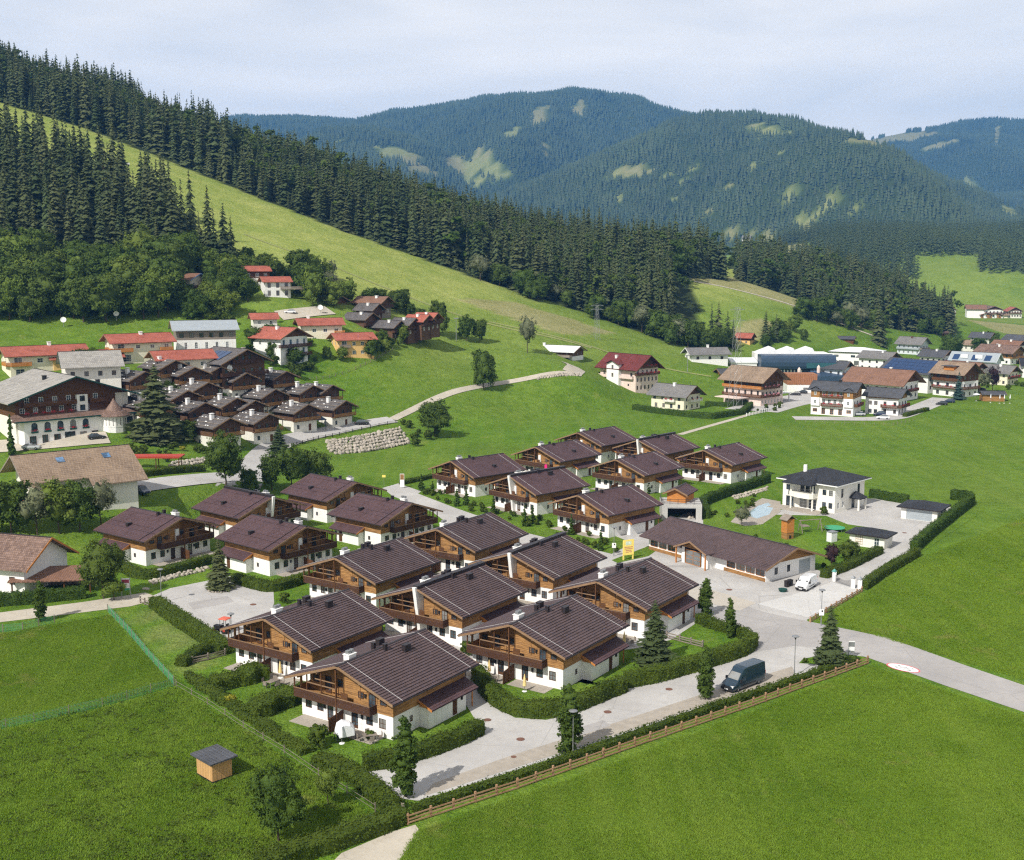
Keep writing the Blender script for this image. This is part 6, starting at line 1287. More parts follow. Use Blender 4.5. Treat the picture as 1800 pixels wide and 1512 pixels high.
for y in (6.0, 13.0): mb = MB(); mb.box(-4.6, -2.4, y - .2, y + 3.2, 6.5, 8.2); part('dormer', mb, M['tin_white'], bg_)
house('house', 'white farmhouse with pale grey roof in front of the spur wood', 'house', (1616, 624), 2.30, 9.5, 14, 6.4, 3.2, M['tile_grey'], M['bluegrey'], 'lf', 1.4, 1.8, fas='greywood', wins=W2('l', 5, [3.8, .6], 1.0, 1.3, 'white') + W2('f', 3, [3.6, .6], 1.0, 1.3, 'white'), balc=[('l', 3.0, 0, 1, 'tin'), ('f', 3.0, 0, 1, 'greywood')], chim=[(-1, 7, .9, 'tile_rust')])
house('house', 'chalet-style house with mauve-brown roof near the right edge', 'house', (1775, 641), 2.2, 12, 19, 6.2, 3.0, M['tile_old'], M['white'], 'lf', 1.6, 2.0, fas='beam', up=(3.0, M['larch']), wins=W2('f', 3, [3.6, .5], 1.1, 1.5, 'brown') + W2('l', 5, [3.6, .5], 1.1, 1.4, 'brown'), balc=[('f', 3.1, 0, 1, 'larch')], chim=[(-1.5, 9, .9, 'white'), (1.5, 12, .9, 'white')])
house('house', 'small house with pale brown roof behind the dark round trees', 'house', (1712, 620), 2.3, 8, 10, 4.6, 2.2, M['tile_tan'], M['offwhite'], 'lf', 1.0, 1.2, wins=W2('l', 3, [2.0], 1.0, 1.3, 'brown'))
house('house', 'dark-roofed house with green gable at the right edge', 'house', (1800, 617), 2.2, 12, 14, 6.0, 2.8, M['tile_slate'], M['bluegrey'], 'lf', 1.4, 1.6, fas='green_paint', wins=W2('l', 5, [3.4, .5], 1.0, 1.3, 'white'))
house('house', 'white house with black roof cut by the right edge', 'house', (1797, 664), -.25, 10, 12, 5.8, 2.6, M['tile_black'], M['white'], 'rf', 1.2, 1.2, wins=W2('r', 4, [3.2, .5], 1.1, 1.3, 'brown') + W2('f', 3, [3.2, .5], 1.1, 1.3, 'brown'), balc=[('f', 2.8, 0, 1, 'whitepaint', 'flowers')])
house('house', 'white and timber house with pale roof left of the blue hall', 'house', (1216, 636), .2, 9, 17, 3.6, 2.2, M['tile_grey'], M['white'], 'rf', 1.4, 1.6, gm=M['larch_dark'], wins=W2('r', 3, [.9], 1.3, 1.4, 'brown') + W2('f', 2, [.9], 1.0, 1.4, 'brown'), chim=[(0, 9, 1.0, 'white')], fas='whitepaint')
house('cabin', 'little orange cabin with red roof below the forest end', 'cabin', (1318, 607), 2.6, 7, 8, 4.0, 2.0, M['tile_red'], M['ochre'], 'lf', .9, 1.0, up=(2.3, M['larch_dark']), wins=W2('l', 2, [1.0], 1.0, 1.1, 'brown'))
hb = house('mountain_inn', 'low white and timber inn with grey metal roof on the meadow slope', 'inn', (1006, 634), 2.62, 10, 19, 3.6, 1.8, M['tin_white'], M['white'], 'lf', 1.2, 1.4, up=(1.6, M['larch_dark']), wins=W2('l', 4, [.4, 1.9], .9, 1.0, 'brown') + W2('f', 3, [1.9], .9, 1.0, 'brown'), balc=[('l', 1.4, .5, 1.0, 'greywood', None, 2.5)], chim=[(-1, 15, 1.1, 'white')])
house('barn', 'long low barn with grey roof on the meadow above the white hall', 'barn', (1500, 606), 2.75, 7, 15, 3.2, 1.2, M['tile_slate'], M['larch_dark'], 'lf', .8, .8)
house('barn', 'low brown hay barn at the edge of the spur wood', 'barn', (1664, 594), 2.7, 6, 10, 2.8, 1.2, M['tile_old'], M['larch'], 'lf', .8, .8)
# blue cable-car hall and the white halls
p = T(1332, 664); hall = thing('cable_car_hall', 'dark blue cable car hall with rounded front and white sawtooth roof', 'hall', p, -.03)
mb = MB(); prof = [(-6, 4.2)] + [(-6 - 1.6 * math.sin(q), 7.6 - 3.4 * math.cos(q)) for q in (.5, 1.0, 1.57, 2.1, 2.6)] + [(-5.4, 10.6), (2, 10.6), (2, 4.2)]; mb.ext(prof, 0, 33, 'x'); part('rounded_front', mb, M['tin_blue'], hall)
mb = MB(); mb.box(2, 31, -5.2, 12, -2, 4.2); part('base_hall', mb, M['tin_blue'], hall)
mb = MB(); mb.box(20, 37, -7.6, -4.6, 5.0, 7.4); part('side_canopy', mb, M['tin_teal'], hall)
mb = MB(); mb.box(22, 36, -6.6, -4.8, 0, 5.0); part('glazed_front', mb, M['glass_blue'], hall)
for i in range(3): mb = MB(); x = 1 + i * 8.5; mb.ext([(x, 10.65), (x + 8.3, 10.65), (x + 6.5, 13.2)], 2.2, 17, 'y'); part('sawtooth_roof', mb, M['tin_white'], hall)
mb = MB(); mb.box(0, 33, 2.05, 17, 0, 10.6); part('rear_hall', mb, M['white'], hall)
for i in range(7): mb = MB(); mb.box(9 + i * 1.5, 9.5 + i * 1.5, -5.4, -5.22, 1.5, 4.0 + (i % 2)); part('ski_rack', mb, M['whitepaint'], hall)
mb = MB(); mb.box(-12, -.5, 0, 9, -1, 6.5); part('white_wing', mb, M['white'], hall); mb = MB(); mb.ext([(-.4, 6.52), (9.4, 6.52), (9.4, 8.4), (-.4, 7.2)], -12.4, -.3, 'x'); part('wing_roof', mb, M['tin_white'], hall)
for x in (-9, -5.5): window(hall, x, -.05, 2.5, 1.6, 1.9, 0, 'dark')
for i in range(4): mb = MB(); mb.beam((16.5 + i * 8.5, -9, -2), (16.5 + i * 8.5, -9, 4.6 + (i % 2)), .75, 8); mb.beam((16.5 + i * 8.5, -9, 4.6 + (i % 2)), (16.5 + i * 8.5, -9, 5.6 + (i % 2)), .75, 8, .1); part('pink_post', mb, M['pink'], hall)
mb = MB(); mb.ext([(-15, .2), (-7.8, .2), (-7.8, 3.5), (-15, 2.2)], 21, 38, 'x'); part('glass_porch', mb, M['tin_blue'], hall)
h2 = house('sports_hall', 'white hall with shallow white roof, dark entrance and glass front', 'hall', (1541, 645), 2.62, 17, 24, 7.0, 2.0, M['tin_white'], M['white'], 'lf', .8, .8, hip=True, fas='metal_dark', wins=W2('l', 3, [4.2], 2.2, 1.2, 'dark', .15, .85) + W2('l', 2, [.2], 4.5, 2.4, 'dark', .3, .62) + W2('f', 4, [1.5, 4.5], 1.4, 1.6, 'dark'))
p = T(1383, 690); wc = thing('timber_clad_store', 'flat store with white base and reddish vertical timber cladding', 'building', p, -.06); mb = MB(); mb.box(0, 12, 0, 9, -1, 3.2); part('base', mb, M['white'], wc)
for i in range(16): mb = MB(); mb.box(.01 + i * .75, .70 + i * .75, -.12 - .03 * (i % 3), -.01, 3.2, 7.6); part('cladding_board', mb, M['redwood'], wc)
mb = MB(); mb.box(0, 12, 0, 9, 3.2, 7.4); part('upper_block', mb, M['redwood'], wc); window(wc, 7.8, -.03, 1.2, 2.4, .8, 0, 'dark')
# far village
for i, (at, a, W_, L_, he, rf, wl, lab) in enumerate([((1668, 550), -1.3, 14, 14, 8, 'tile_rust', 'white', 'far white guesthouse beside the tall spruces at the spur end'), ((1733, 542), 2.9, 12, 16, 9, 'tile_rust', 'white', 'far white house with red-brown roof across the valley meadow'), ((1748, 549), -1.4, 17, 14, 8, 'tile_old', 'white', 'far wide-gabled chalet in the middle of the distant village'), ((1735, 556), -1.5, 10, 10, 3.5, 'tile_rust', 'larch', 'far low brown hut in front of the wide-gabled chalet'), ((1752, 557), -1.5, 9, 10, 3.5, 'tile_rust', 'larch', 'second far low brown hut right of the first one'), ((1785, 553), -1.5, 12, 14, 7, 'tile_red', 'offwhite', 'far red-roofed house at the right edge of the distant village'), ((1772, 558), 2.9, 8, 18, 3.2, 'tile_tan', 'cream', 'far tan-roofed market pavilion near the right edge')]):
    house('far_house', lab, 'house', at, a if a > 0 else math.pi / 2 + (a + 1.4), W_, L_, he, 3.2 if he > 5 else 1.6, M[rf], M[wl], 'f' if a < 0 else 'lf', 1.5, 1.5, gm=M['larch_dark'] if he > 5 else None, wins=(W2('f', 5, [5.0, 1.5], 1.3, 1.6, 'brown') if he > 5 else W2('f', 3, [.8], 1.2, 1.5, 'brown')), balc=[('f', 4.6, 0, 1, 'larch_dark')] if he > 5 else [], group='houses of the far village')
house('farm', 'tiny white farmhouse on the foot of the mountain, above the spur', 'house', AY(1318, 425, 2150), 2.8, 12, 14, 7, 4, M['tile_grey'], M['white'], 'lf', 1.5, 1.5)
for at, a, W_, L_, he, rf, wl, lab in [((1785, 628), 2.3, 11, 14, 6, 'tile_rust', 'white', 'white house with rust roof behind the mauve-roofed chalet'), ((1738, 607), 2.4, 9, 12, 5, 'tile_slate', 'offwhite', 'small slate-roofed house above the dark round trees'), ((1708, 676), 2.2, 10, 12, 6.5, 'tile_rust', 'white', 'white house with rust roof behind the greyish round tree'), ((1770, 678), 2.3, 10, 13, 5.5, 'tile_grey', 'cream', 'cream house with grey roof above the pool hut'), ((1480, 672), 2.5, 11, 14, 6, 'tile_slate', 'bluegrey', 'slate-roofed block between the timber-clad store and the tan roof'), ((1560, 652), 2.4, 12, 15, 6, 'tile_grey', 'white', 'white building with grey roof behind the solar roof'), ((1655, 648), 2.3, 10, 12, 6, 'tile_slate', 'white', 'white house with dark roof between the solar roof and the farmhouse'), ((1270, 668), .2, 7, 9, 3, 'tile_slate', 'orangewood', 'small timber store with slate roof left of the flower-balcony guesthouse')]:
    house('house', lab, 'house', at, a, W_, L_, he, 2.6 if he > 4 else 1.4, M[rf], M[wl], 'lf' if a > 1 else 'rf', 1.3, 1.5, gm=M['larch_dark'] if he > 4 else None, wins=W2('l' if a > 1 else 'r', 4, [3.4, .6] if he > 4 else [.8], 1.0, 1.3, 'brown') + W2('f', 3, [3.4, .6] if he > 4 else [.8], 1.0, 1.3, 'brown'), balc=[('f', 3.0, 0, 1, 'larch_dark', 'flowers')] if he > 4 else [], chim=[(-1, 5, .8, 'white')])
# ---------------------------------------------------------------- gardens, hedges, trees of the foreground
def gpoly(name, pts, mat=None, z=.045): return sheet(name, pts, mat or M['grass'], z)
def zone0(o):
    me = o.data; ca = me.color_attributes.new('zone', 'FLOAT_COLOR', 'POINT'); ca.data.foreach_set('color', np.zeros((len(me.vertices), 4), np.float32).ravel())
for pts in ([(985, 1195), (1100, 1212), (1180, 1195), (1312, 1150), (1322, 1132), (1290, 1112), (1225, 1095), (1180, 1125), (1120, 1140), (1040, 1150)], [(838, 1195), (860, 1238), (905, 1262), (960, 1266), (1020, 1250), (1098, 1215), (1010, 1190), (900, 1160)],
            [(1236, 905), (1230, 876), (1350, 846), (1358, 862), (1356, 905), (1452, 907), (1490, 922), (1560, 932), (1552, 972), (1462, 1016), (1442, 1004), (1300, 955), (1236, 925)], [(735, 868), (800, 893), (930, 938), (1075, 974), (1112, 955), (1075, 940), (1000, 912), (880, 872), (770, 842)],
            [(1075, 985), (1180, 945), (1165, 960), (1140, 978), (1085, 990)], [(1600, 985), (1720, 905), (1690, 885), (1640, 925), (1608, 966)]):
    zone0(gpoly('garden', pts))
H_ = lambda lab, pts, w_, h_, m='leaf_hedge', **k: hedge('hedge', lab, pts, w_, h_, M[m], **k)
H_('tall clipped hedge curving round the garden of the second nearest chalet', [(840, 1192), (850, 1215), (872, 1238), (905, 1256), (950, 1262), (1000, 1252), (1050, 1232), (1096, 1214)], 1.7, 1.9)
H_('clipped hedge running from the middle parking bay to the yard corner', [(1100, 1206), (1150, 1198), (1220, 1178), (1285, 1158), (1316, 1146), (1322, 1134)], 1.7, 1.9)
H_('short hedge behind the yard corner, next to the slim columnar trees', [(1316, 1128), (1290, 1114), (1255, 1106), (1228, 1094)], 1.6, 1.5)
H_('clipped hedge along the lane in front of the nearest chalet', [(640, 1352), (690, 1346), (760, 1324), (815, 1304), (842, 1288)], 1.7, 1.7)
H_('low hedge behind the long brown fence', [(728, 1428), (905, 1372), (1100, 1302), (1300, 1232), (1505, 1164)], 1.2, .85, dens=30)
H_('hedge beside the car park, left of the red tractor', [(274, 1066), (310, 1092), (350, 1118), (398, 1150)], 2.3, 1.6)
H_('hedge on the stone wall below the left cluster chalet', [(212, 1000), (240, 1015), (262, 1018), (300, 1008), (368, 990)], 1.8, 1.5)
H_('hedge in front of the chalet with the car park spruce', [(414, 1022), (450, 1034), (480, 1040), (545, 1020)], 2.0, 1.5)
H_('dark hedge along the path at the left edge', [(-20, 1066), (60, 1060), (150, 1050)], 1.8, 1.9, 'leaf_thuja')
H_('hedge at the bottom edge beside the gravel track', [(455, 1530), (520, 1508), (600, 1482), (668, 1458), (706, 1440)], 2.4, 1.5)
H_('hedge between the near pasture and the lane end', [(560, 1342), (610, 1362), (655, 1392), (690, 1428)], 2.2, 1.3)
H_('tall thuja hedge around the upper corner of the villa drive', [(1606, 970), (1640, 940), (1675, 912), (1708, 886), (1700, 878), (1672, 878)], 1.5, 2.2, 'leaf_thuja')
H_('loose hedge between the villa drive and the big meadow', [(1518, 1036), (1545, 1016), (1580, 995), (1612, 976)], 1.5, 1.4)
H_('low hedge on the garden side of the villa drive', [(1448, 1016), (1490, 1000), (1520, 985), (1546, 972)], 1.6, 1.3)
H_('dark thuja hedge behind the villa', [(1530, 874), (1560, 880), (1596, 886)], 1.2, 2.0, 'leaf_thuja')
H_('tall thuja hedge between the far cluster and the villa garden', [(1240, 912), (1234, 890), (1262, 878), (1310, 862), (1350, 848)], 1.5, 2.2, 'leaf_thuja')
H_('long clipped green hedge in front of the cream house', [(1114, 720), (1150, 726), (1200, 732), (1250, 737), (1306, 728), (1320, 716)], 1.8, 2.0, 'leaf_thuja')
H_('inner clipped hedge right of the cream house', [(1240, 713), (1280, 715), (1322, 710)], 1.6, 1.6, 'leaf_thuja')
H_('hedge between the farmhouse shelter and the roadside lot', [(248, 838), (300, 832), (358, 828)], 1.8, 1.5)
H_('bushy hedge patch left of the nearest chalet garden', [(440, 1262), (480, 1246), (535, 1222)], 3.0, 1.7, rag=.3)
H_('bushy hedge patch left of the garden with the wooden screen', [(375, 1212), (415, 1204), (458, 1190)], 3.0, 1.6, rag=.3)
H_('low dark hedge beside the three grey garden rails', [(318, 1172), (350, 1150), (392, 1142)], 2.0, 1.2, rag=.25)
H_('hedge row beyond the left pasture fence, above the white tape fence', [(330, 1190), (400, 1238), (470, 1285), (540, 1325)], 1.6, .9, rag=.35)
H_('hedge screening the left edge house from its garden', [(-20, 1018), (20, 1010), (50, 1000)], 1.6, 1.4)
H_('small hedge at the entrance of the lane between the clusters', [(705, 852), (735, 846), (760, 840)], 1.4, 1.0)
H_('hedge below the terrace of the white hotels', [(1590, 733), (1610, 727), (1630, 722)], 1.6, 1.2)
scatter([(0, 690), (60, 668), (170, 660), (300, 690), (380, 640), (450, 655), (480, 640), (560, 655), (600, 640), (480, 690), (300, 720), (230, 690)], 34, 31, 1.5, 4.5, SHR + RT, 'shrub', 'garden shrub between the houses of the left village', 'shrubs between the left village houses', 'shrub', [(90, 650, 80, 30, 6), (255, 640, 60, 24, 6), (340, 660, 60, 30, 6), (530, 640, 45, 40, 6), (615, 622, 40, 30, 8), (430, 690, 50, 60, 4), (90, 760, 140, 90, 40)], 2.5)
scatter([(290, 640), (440, 600), (520, 585), (580, 600), (660, 600), (720, 600), (640, 640), (560, 640), (430, 640)], 16, 32, 3.5, 8, RT + RTL, 'leafy_tree', 'small leafy tree between the red-roofed houses', 'small trees between the red-roofed houses', 'tree', [(340, 660, 60, 30, 6), (375, 625, 60, 50, 6), (530, 640, 45, 40, 6), (615, 622, 40, 30, 8), (560, 600, 40, 40, 6), (430, 690, 50, 60, 4)], 4)
# trees one by one
def hpx(p, npx): return npx * (p.y * CP - (p.z - CAMH) * SP) / FPX
def single(kind, lab, base, top, wpx=None, cat='tree', name='tree'):
    p = T(*base); h = hpx(p, base[1] - top); c, tr = kind; ref = 10.0
    w0 = None
    s = h / ref; sx = s
    if wpx: sx = hpx(p, wpx) / kind_w[id(kind)]
    return plant(name, lab, cat, c, tr, p, s, None, None, sx)
kind_w = {}
for kset, w_ in ((RT, 8.5), (RTL, 8.0), (RTS, 8.0), (RTP, 7.5), ([NEAR_T], 8.6), ([NEAR_T2], 7.4), (COLT, 2.9), (THU, 3.6), (SHR, 11), ([SHRY], 11)):
    for k_ in kset: kind_w[id(k_)] = w_
single(COLT[0], 'tall columnar tree at the near end of the lane', (713, 1400), 1254, 50, name='columnar_tree')
single(COLT[1], 'columnar tree beside the street lamp at the brown fence', (1000, 1325), 1196, 48, name='columnar_tree')
single(COLT[2], 'columnar tree right in front of the dark blue van', (1240, 1228), 1132, 34, name='columnar_tree')
single(COLT[0], 'slim columnar tree growing out of the yard corner hedge', (1283, 1122), 1050, 22, name='columnar_tree')
single(COLT[1], 'columnar tree on the yard edge opposite the office entrance', (1240, 1082), 1014, 28, name='columnar_tree')
single(COLT[2], 'slim young columnar tree beside the path at the far left', (72, 1092), 1018, 24, name='columnar_tree')
def spruce(lab, base, top, wpx, mesh): 
    p = T(*base); h = hpx(p, base[1] - top); plant('spruce_tree', lab, 'spruce tree', mesh, TRU, p, h, None, None, hpx(p, wpx) / .38)
spruce('dark garden spruce in front of the chalet opposite the office', (1150, 1168), 1050, 66, SPR_FINE[0])
spruce('young spruce on the grass corner beside the grey info sign', (1457, 1170), 1060, 52, SPR_FINE[1])
spruce('spruce in the stone ring on the left car park', (386, 1036), 944, 46, SPR_FINE[0])
spruce('big spruce between the hotel and the log chalets', (276, 772), 640, 92, SPR_FINE[1])
spruce('young spruce beside the road below the log chalets', (490, 800), 746, 40, SPR_FINE[0])
spruce('blue spruce in front of the tall balconied house', (1684, 703), 652, 24, SPR_BLUE)
single(NEAR_T, 'leafy tree standing in the near left pasture', (490, 1480), 1333, 112, name='leafy_tree')
single(NEAR_T2, 'small leafy tree right of the pasture tree', (577, 1418), 1342, 52, name='leafy_tree')
single(NEAR_T, 'dark broad tree beside the rust-roofed carport', (182, 1052), 942, 84, name='leafy_tree')
single(NEAR_T2, 'light green young tree beside the white and red notice board', (200, 1055), 1016, 48, name='leafy_tree')
for i, (a, b, t_, w_) in enumerate([(20, 938, 836, 84), (66, 940, 846, 76), (105, 938, 838, 74), (140, 934, 834, 72), (178, 928, 838, 62), (-15, 940, 860, 60)]):
    single([RT[0], RTS[0], RTL[0], RT[2], RTS[0], RT[1]][i], ['dark leftmost tree of the row in front of the farmhouse', 'second tree of the row in front of the farmhouse', 'third tree of the row in front of the farmhouse', 'fourth tree of the farmhouse row, below its window', 'rightmost tree of the farmhouse row, by the garage door', 'tree cut by the left edge in front of the farmhouse'][i], (a, b), t_, w_, name='garden_tree')
single(NEAR_T, 'round dark tree between the upper lot and the village road', (396, 862), 755, 86, name='leafy_tree')
single(RT[1], 'left one of the dark tree clump beside the village road', (478, 862), 790, 52, name='leafy_tree')
single(NEAR_T, 'middle one of the dark tree clump beside the village road', (512, 862), 778, 62, name='leafy_tree')
single(RT[2], 'right one of the dark tree clump, next to the meadow', (556, 856), 782, 64, name='leafy_tree')
single(RT[0], 'low bushy tree at the foot of the dark roadside clump', (440, 868), 820, 40, name='leafy_tree')
single(NEAR_T, 'dark bushy tree at the end of the boulder wall', (765, 768), 700, 72, name='leafy_tree')
single(RT[0], 'round tree on the meadow below the hill path', (850, 684), 611, 48, name='leafy_tree')
single(RTS[0], 'thin pale tree beside the mountain inn', (927, 620), 552, 40, name='leafy_tree')
single(RT[1], 'left of two trees on the mid slope above the meadow', (820, 600), 550, 36, name='leafy_tree'); single(RT[2], 'right of two trees on the mid slope above the meadow', (842, 602), 556, 30, name='leafy_tree')
single(RT[0], 'round dark tree at the right end of the cabins', (772, 590), 524, 40, name='leafy_tree')
single(RT[1], 'bushy tree beside the house with blue shutters', (520, 645), 608, 40, name='leafy_tree')
single(RT[2], 'dark tree pair behind the hotel wing', (155, 660), 606, 44, name='leafy_tree'); single(RT[0], 'narrow dark tree left of the pair behind the hotel', (135, 658), 610, 28, name='leafy_tree')
single(RT[0], 'small dark tree at the corner of the log chalets garden', (330, 775), 735, 46, name='leafy_tree')
single(RTP[0], 'purple-leaved tree in the villa garden', (1461, 1000), 952, 30, name='purple_tree')
single(RT[1], 'round green tree next to the purple one in the villa garden', (1492, 985), 945, 46, name='garden_tree')
single(RTS[0], 'grey-green tree beside the villa pool', (1304, 925), 886, 34, name='garden_tree')
single(THU[0], 'tall clipped thuja column in front of the hotel', (20, 800), 727, 17, name='thuja', cat='thuja')
single(RT[2], 'dark tree right of the white farmhouse with pale grey roof', (1672, 628), 588, 44, name='leafy_tree'); single(RT[0], 'second dark tree behind the pale blue house', (1722, 622), 592, 36, name='leafy_tree')
single(RTS[0], 'greyish round tree in front of the pale blue house', (1722, 690), 648, 46, name='leafy_tree'); single(RTP[0], 'dark purple tree at the hotel car park on the right', (1745, 690), 642, 28, name='purple_tree')
single(RT[1], 'dark spruce-like tree behind the blue hall cabin', (1346, 615), 585, 22, name='leafy_tree')
for i, (a, b) in enumerate([(741, 862), (760, 868), (803, 890), (820, 888), (868, 905), (922, 925), (936, 920), (1004, 940), (1056, 968), (1138, 868)]):
    single(THU[i % 2], ['first small thuja at the lane entrance', 'second small thuja at the lane entrance', 'left thuja of the pair before the leftmost far chalet', 'right thuja of the pair before the leftmost far chalet', 'thuja between the two front far chalets', 'left thuja of the pair in the middle of the lane bed', 'right thuja of the pair in the middle of the lane bed', 'thuja beside the front chalet terrace screen', 'thuja at the white corner behind the lamp post', 'dark thuja at the chalet corner behind the garage hut'][i], (a, b), b - [30, 22, 32, 30, 34, 36, 32, 36, 38, 30][i], 14, name='thuja', cat='thuja')
rr = random.Random(5)
for i in range(46):
    t_ = i / 45; a = 745 + t_ * 330 + rr.uniform(-8, 8); b = 872 + t_ * 98 + rr.uniform(-16, 2); k_ = SHR[i % 2]; p = T(a, b); s = rr.uniform(.9, 1.5) / 10
    plant('shrub', 'low garden shrub in the planted bed along the lane', 'shrub', k_[0], k_[1], p, s, None, 'shrubs of the lane bed')
scatter([(1250, 905), (1300, 880), (1345, 862), (1330, 890), (1280, 912)], 9, 21, .8, 1.4, SHR, 'shrub', 'low shrub on the stony bank of the villa garden', 'shrubs on the villa bank', 'shrub', [], 1.2)
scatter([(1300, 945), (1430, 975), (1450, 1000), (1400, 985), (1310, 958)], 12, 22, .9, 1.8, SHR + RTS, 'shrub', 'garden shrub behind the long office roof', 'shrubs behind the office', 'shrub', [], 1.2)
scatter([(215, 792), (330, 778), (360, 800), (300, 812), (220, 808)], 16, 23, 1.2, 2.6, SHR + [SHRY], 'shrub', 'garden shrub on the bank between the hotel and the red shelter', 'shrubs of the hotel bank', 'shrub', [], 1.8)
scatter([(330, 560), (420, 555), (500, 560), (480, 575), (340, 572)], 10, 24, 2.0, 4.0, SHR, 'shrub', 'shrub along the bank above the grey-roofed block', 'shrubs of the upper bank', 'shrub', [], 3)
scatter([(540, 600), (590, 618), (560, 650), (500, 660), (480, 650)], 8, 25, 1.5, 3.0, SHR, 'shrub', 'shrub on the slope below the blue-shuttered house', 'shrubs below the blue-shuttered house', 'shrub', [], 2)
scatter([(705, 745), (750, 742), (800, 762), (730, 790)], 12, 26, 1.4, 3.2, SHR, 'shrub', 'wild shrub on the bank at the end of the boulder wall', 'shrubs of the boulder wall bank', 'shrub', [], 2)
scatter([(1330, 722), (1370, 712), (1380, 718), (1340, 728)], 6, 27, 1.0, 2.0, SHR, 'shrub', 'shrub at the corner of the guesthouse yard', 'shrubs at the guesthouse yard', 'shrub', [], 2)
for (a, b, s, lab) in [(560, 1312, 2.7, 'round dark bush at the corner of the nearest terrace'), (500, 1060, 1.8, 'round bush at the right end of the car park'), (820, 1150, 2.0, 'bush between the two nearest chalets'), (1415, 1165, .8, 'tiny bush on the grass corner'), (1448, 905, 1.9, 'round bush at the villa terrace corner'), (405, 1238, 1.4, 'yellowish bush at the pasture corner'), (650, 1300, 1.2, 'leafy bush at the nearest terrace table'), (1200, 760, .01, '')]:
    if s > .1: p = T(a, b); k_ = SHRY if 'yellowish' in lab else SHR[0]; plant('bush', lab, 'bush', k_[0], k_[1], p, s / 10)
scatter([(1640, 610), (1700, 600), (1800, 612), (1800, 640), (1740, 650), (1690, 625)], 12, 41, 4, 9, RT, 'leafy_tree', 'dark leafy tree among the houses at the right edge', 'trees among the houses at the right edge', 'tree', [(1775, 641, 30, 25, 5), (1712, 620, 20, 15, 4), (1747, 656, 45, 25, 5)], 4)
scatter([(1690, 700), (1800, 690), (1800, 672), (1740, 668), (1700, 690)], 9, 42, 1.2, 3.0, SHR, 'shrub', 'shrub along the gardens at the right edge', 'shrubs along the right edge gardens', 'shrub', [(1766, 706, 30, 20, 5)], 3)
# rank weeds of the near pasture
rs_ = np.random.RandomState(9); C = []; N = []
n = 0
poly = [(-40, 1288), (0, 1282), (180, 1244), (305, 1210), (420, 1282), (560, 1372), (660, 1440), (560, 1500), (430, 1530), (-40, 1530)]
while n < 800:
    a, b = rs_.uniform(-40, 660), rs_.uniform(1205, 1530)
    if not in_poly(np.array([a]), np.array([b]), poly)[0]: continue
    p = G(a, b)
    if vnoise(np.array([p.x]), np.array([p.y]), 5, 3)[0] < rs_.rand() * .9: continue
    k_ = rs_.randint(8, 20); r_ = rs_.uniform(.2, .7); o = rs_.normal(0, (r_, r_, .13), (k_, 3)); o[:, 2] = np.abs(o[:, 2]) + .12; C.append(o + np.array(p)); N.append(np.tile(np.array([0, 0, 1.0]), (k_, 1))); n += 1
V_, F_ = leaf_quads(rs_, np.concatenate(C), np.concatenate(N), .24)
wd = obj('pasture_weeds', np_mesh('pasture_weeds', V_, F_, M['leaf_hedge']), kind='stuff'); wd['label'] = 'rank weed tufts scattered over the near left pasture'; wd['category'] = 'weeds'

# ---------------------------------------------------------------- boulder walls
def stone_mesh(seed):
    import bmesh
    bm = bmesh.new(); bmesh.ops.create_icosphere(bm, subdivisions=1, radius=.5); q = random.Random(seed)
    for v in bm.verts: v.co *= q.uniform(.78, 1.15); v.co.x *= 1.2; v.co.z *= .85
    me = bpy.data.meshes.new('boulder'); bm.to_mesh(me); bm.free(); me.materials.append(M['stone']); return me
STO = [stone_mesh(s) for s in range(6)]
def boulder_wall(label, low, high, rows, size, base_lo=False):
    """rows of boulders between a lower and an upper line of picture points"""
    A, B = [T(*p) for p in low], [T(*p) for p in high]; t = thing('boulder_wall', label, 'stone wall', A[0]); o = A[0]; q = random.Random(len(label))
    def along(P, u):
        d = [(b - a).length for a, b in zip(P[:-1], P[1:])]; s = u * sum(d)
        for k, l in enumerate(d):
            if s <= l or k == len(d) - 1: return P[k].lerp(P[k + 1], min(1, s / l))
            s -= l
    n = int(sum((b - a).length for a, b in zip(A[:-1], A[1:])) / size)
    for r_ in range(rows):
        for i in range(n):
            u = (i + .5 * (r_ % 2) + q.uniform(-.2, .2)) / n
            if not 0 <= u <= 1: continue
            p = along(A, u).lerp(along(B, u), (r_ + .3) / rows); c = obj('boulder', STO[q.randrange(6)], t, p - o + Vector((0, 0, size * .18))); s = size * q.uniform(.85, 1.35); c.scale = (s, s, s); c.rotation_euler = (q.random(), q.random(), q.random() * 6)
    return t
boulder_wall('long pale boulder wall below the village road', [(584, 800), (640, 796), (724, 780)], [(570, 776), (630, 766), (702, 750)], 6, 1.25)
boulder_wall('low boulder wall under the hedge of the left cluster chalet', [(262, 1030), (310, 1016), (366, 1004)], [(262, 1022), (310, 1008), (366, 996)], 2, .8)
boulder_wall('boulder bank right of the underground garage door', [(1206, 915), (1222, 912), (1238, 905)], [(1212, 892), (1222, 890), (1232, 888)], 3, .9)
boulder_wall('low boulder row on the villa garden bank', [(1288, 880), (1320, 872), (1350, 862)], [(1286, 872), (1318, 864), (1348, 856)], 2, .8)
boulder_wall('boulder wall beside the inn path on the meadow slope', [(945, 668), (985, 662), (1018, 662)], [(945, 662), (985, 656), (1018, 656)], 2, 1.1)
boulder_wall('boulder bank below the hotel garden shrubs', [(300, 822), (340, 818), (372, 812)], [(300, 812), (340, 808), (372, 802)], 2, 1.1)

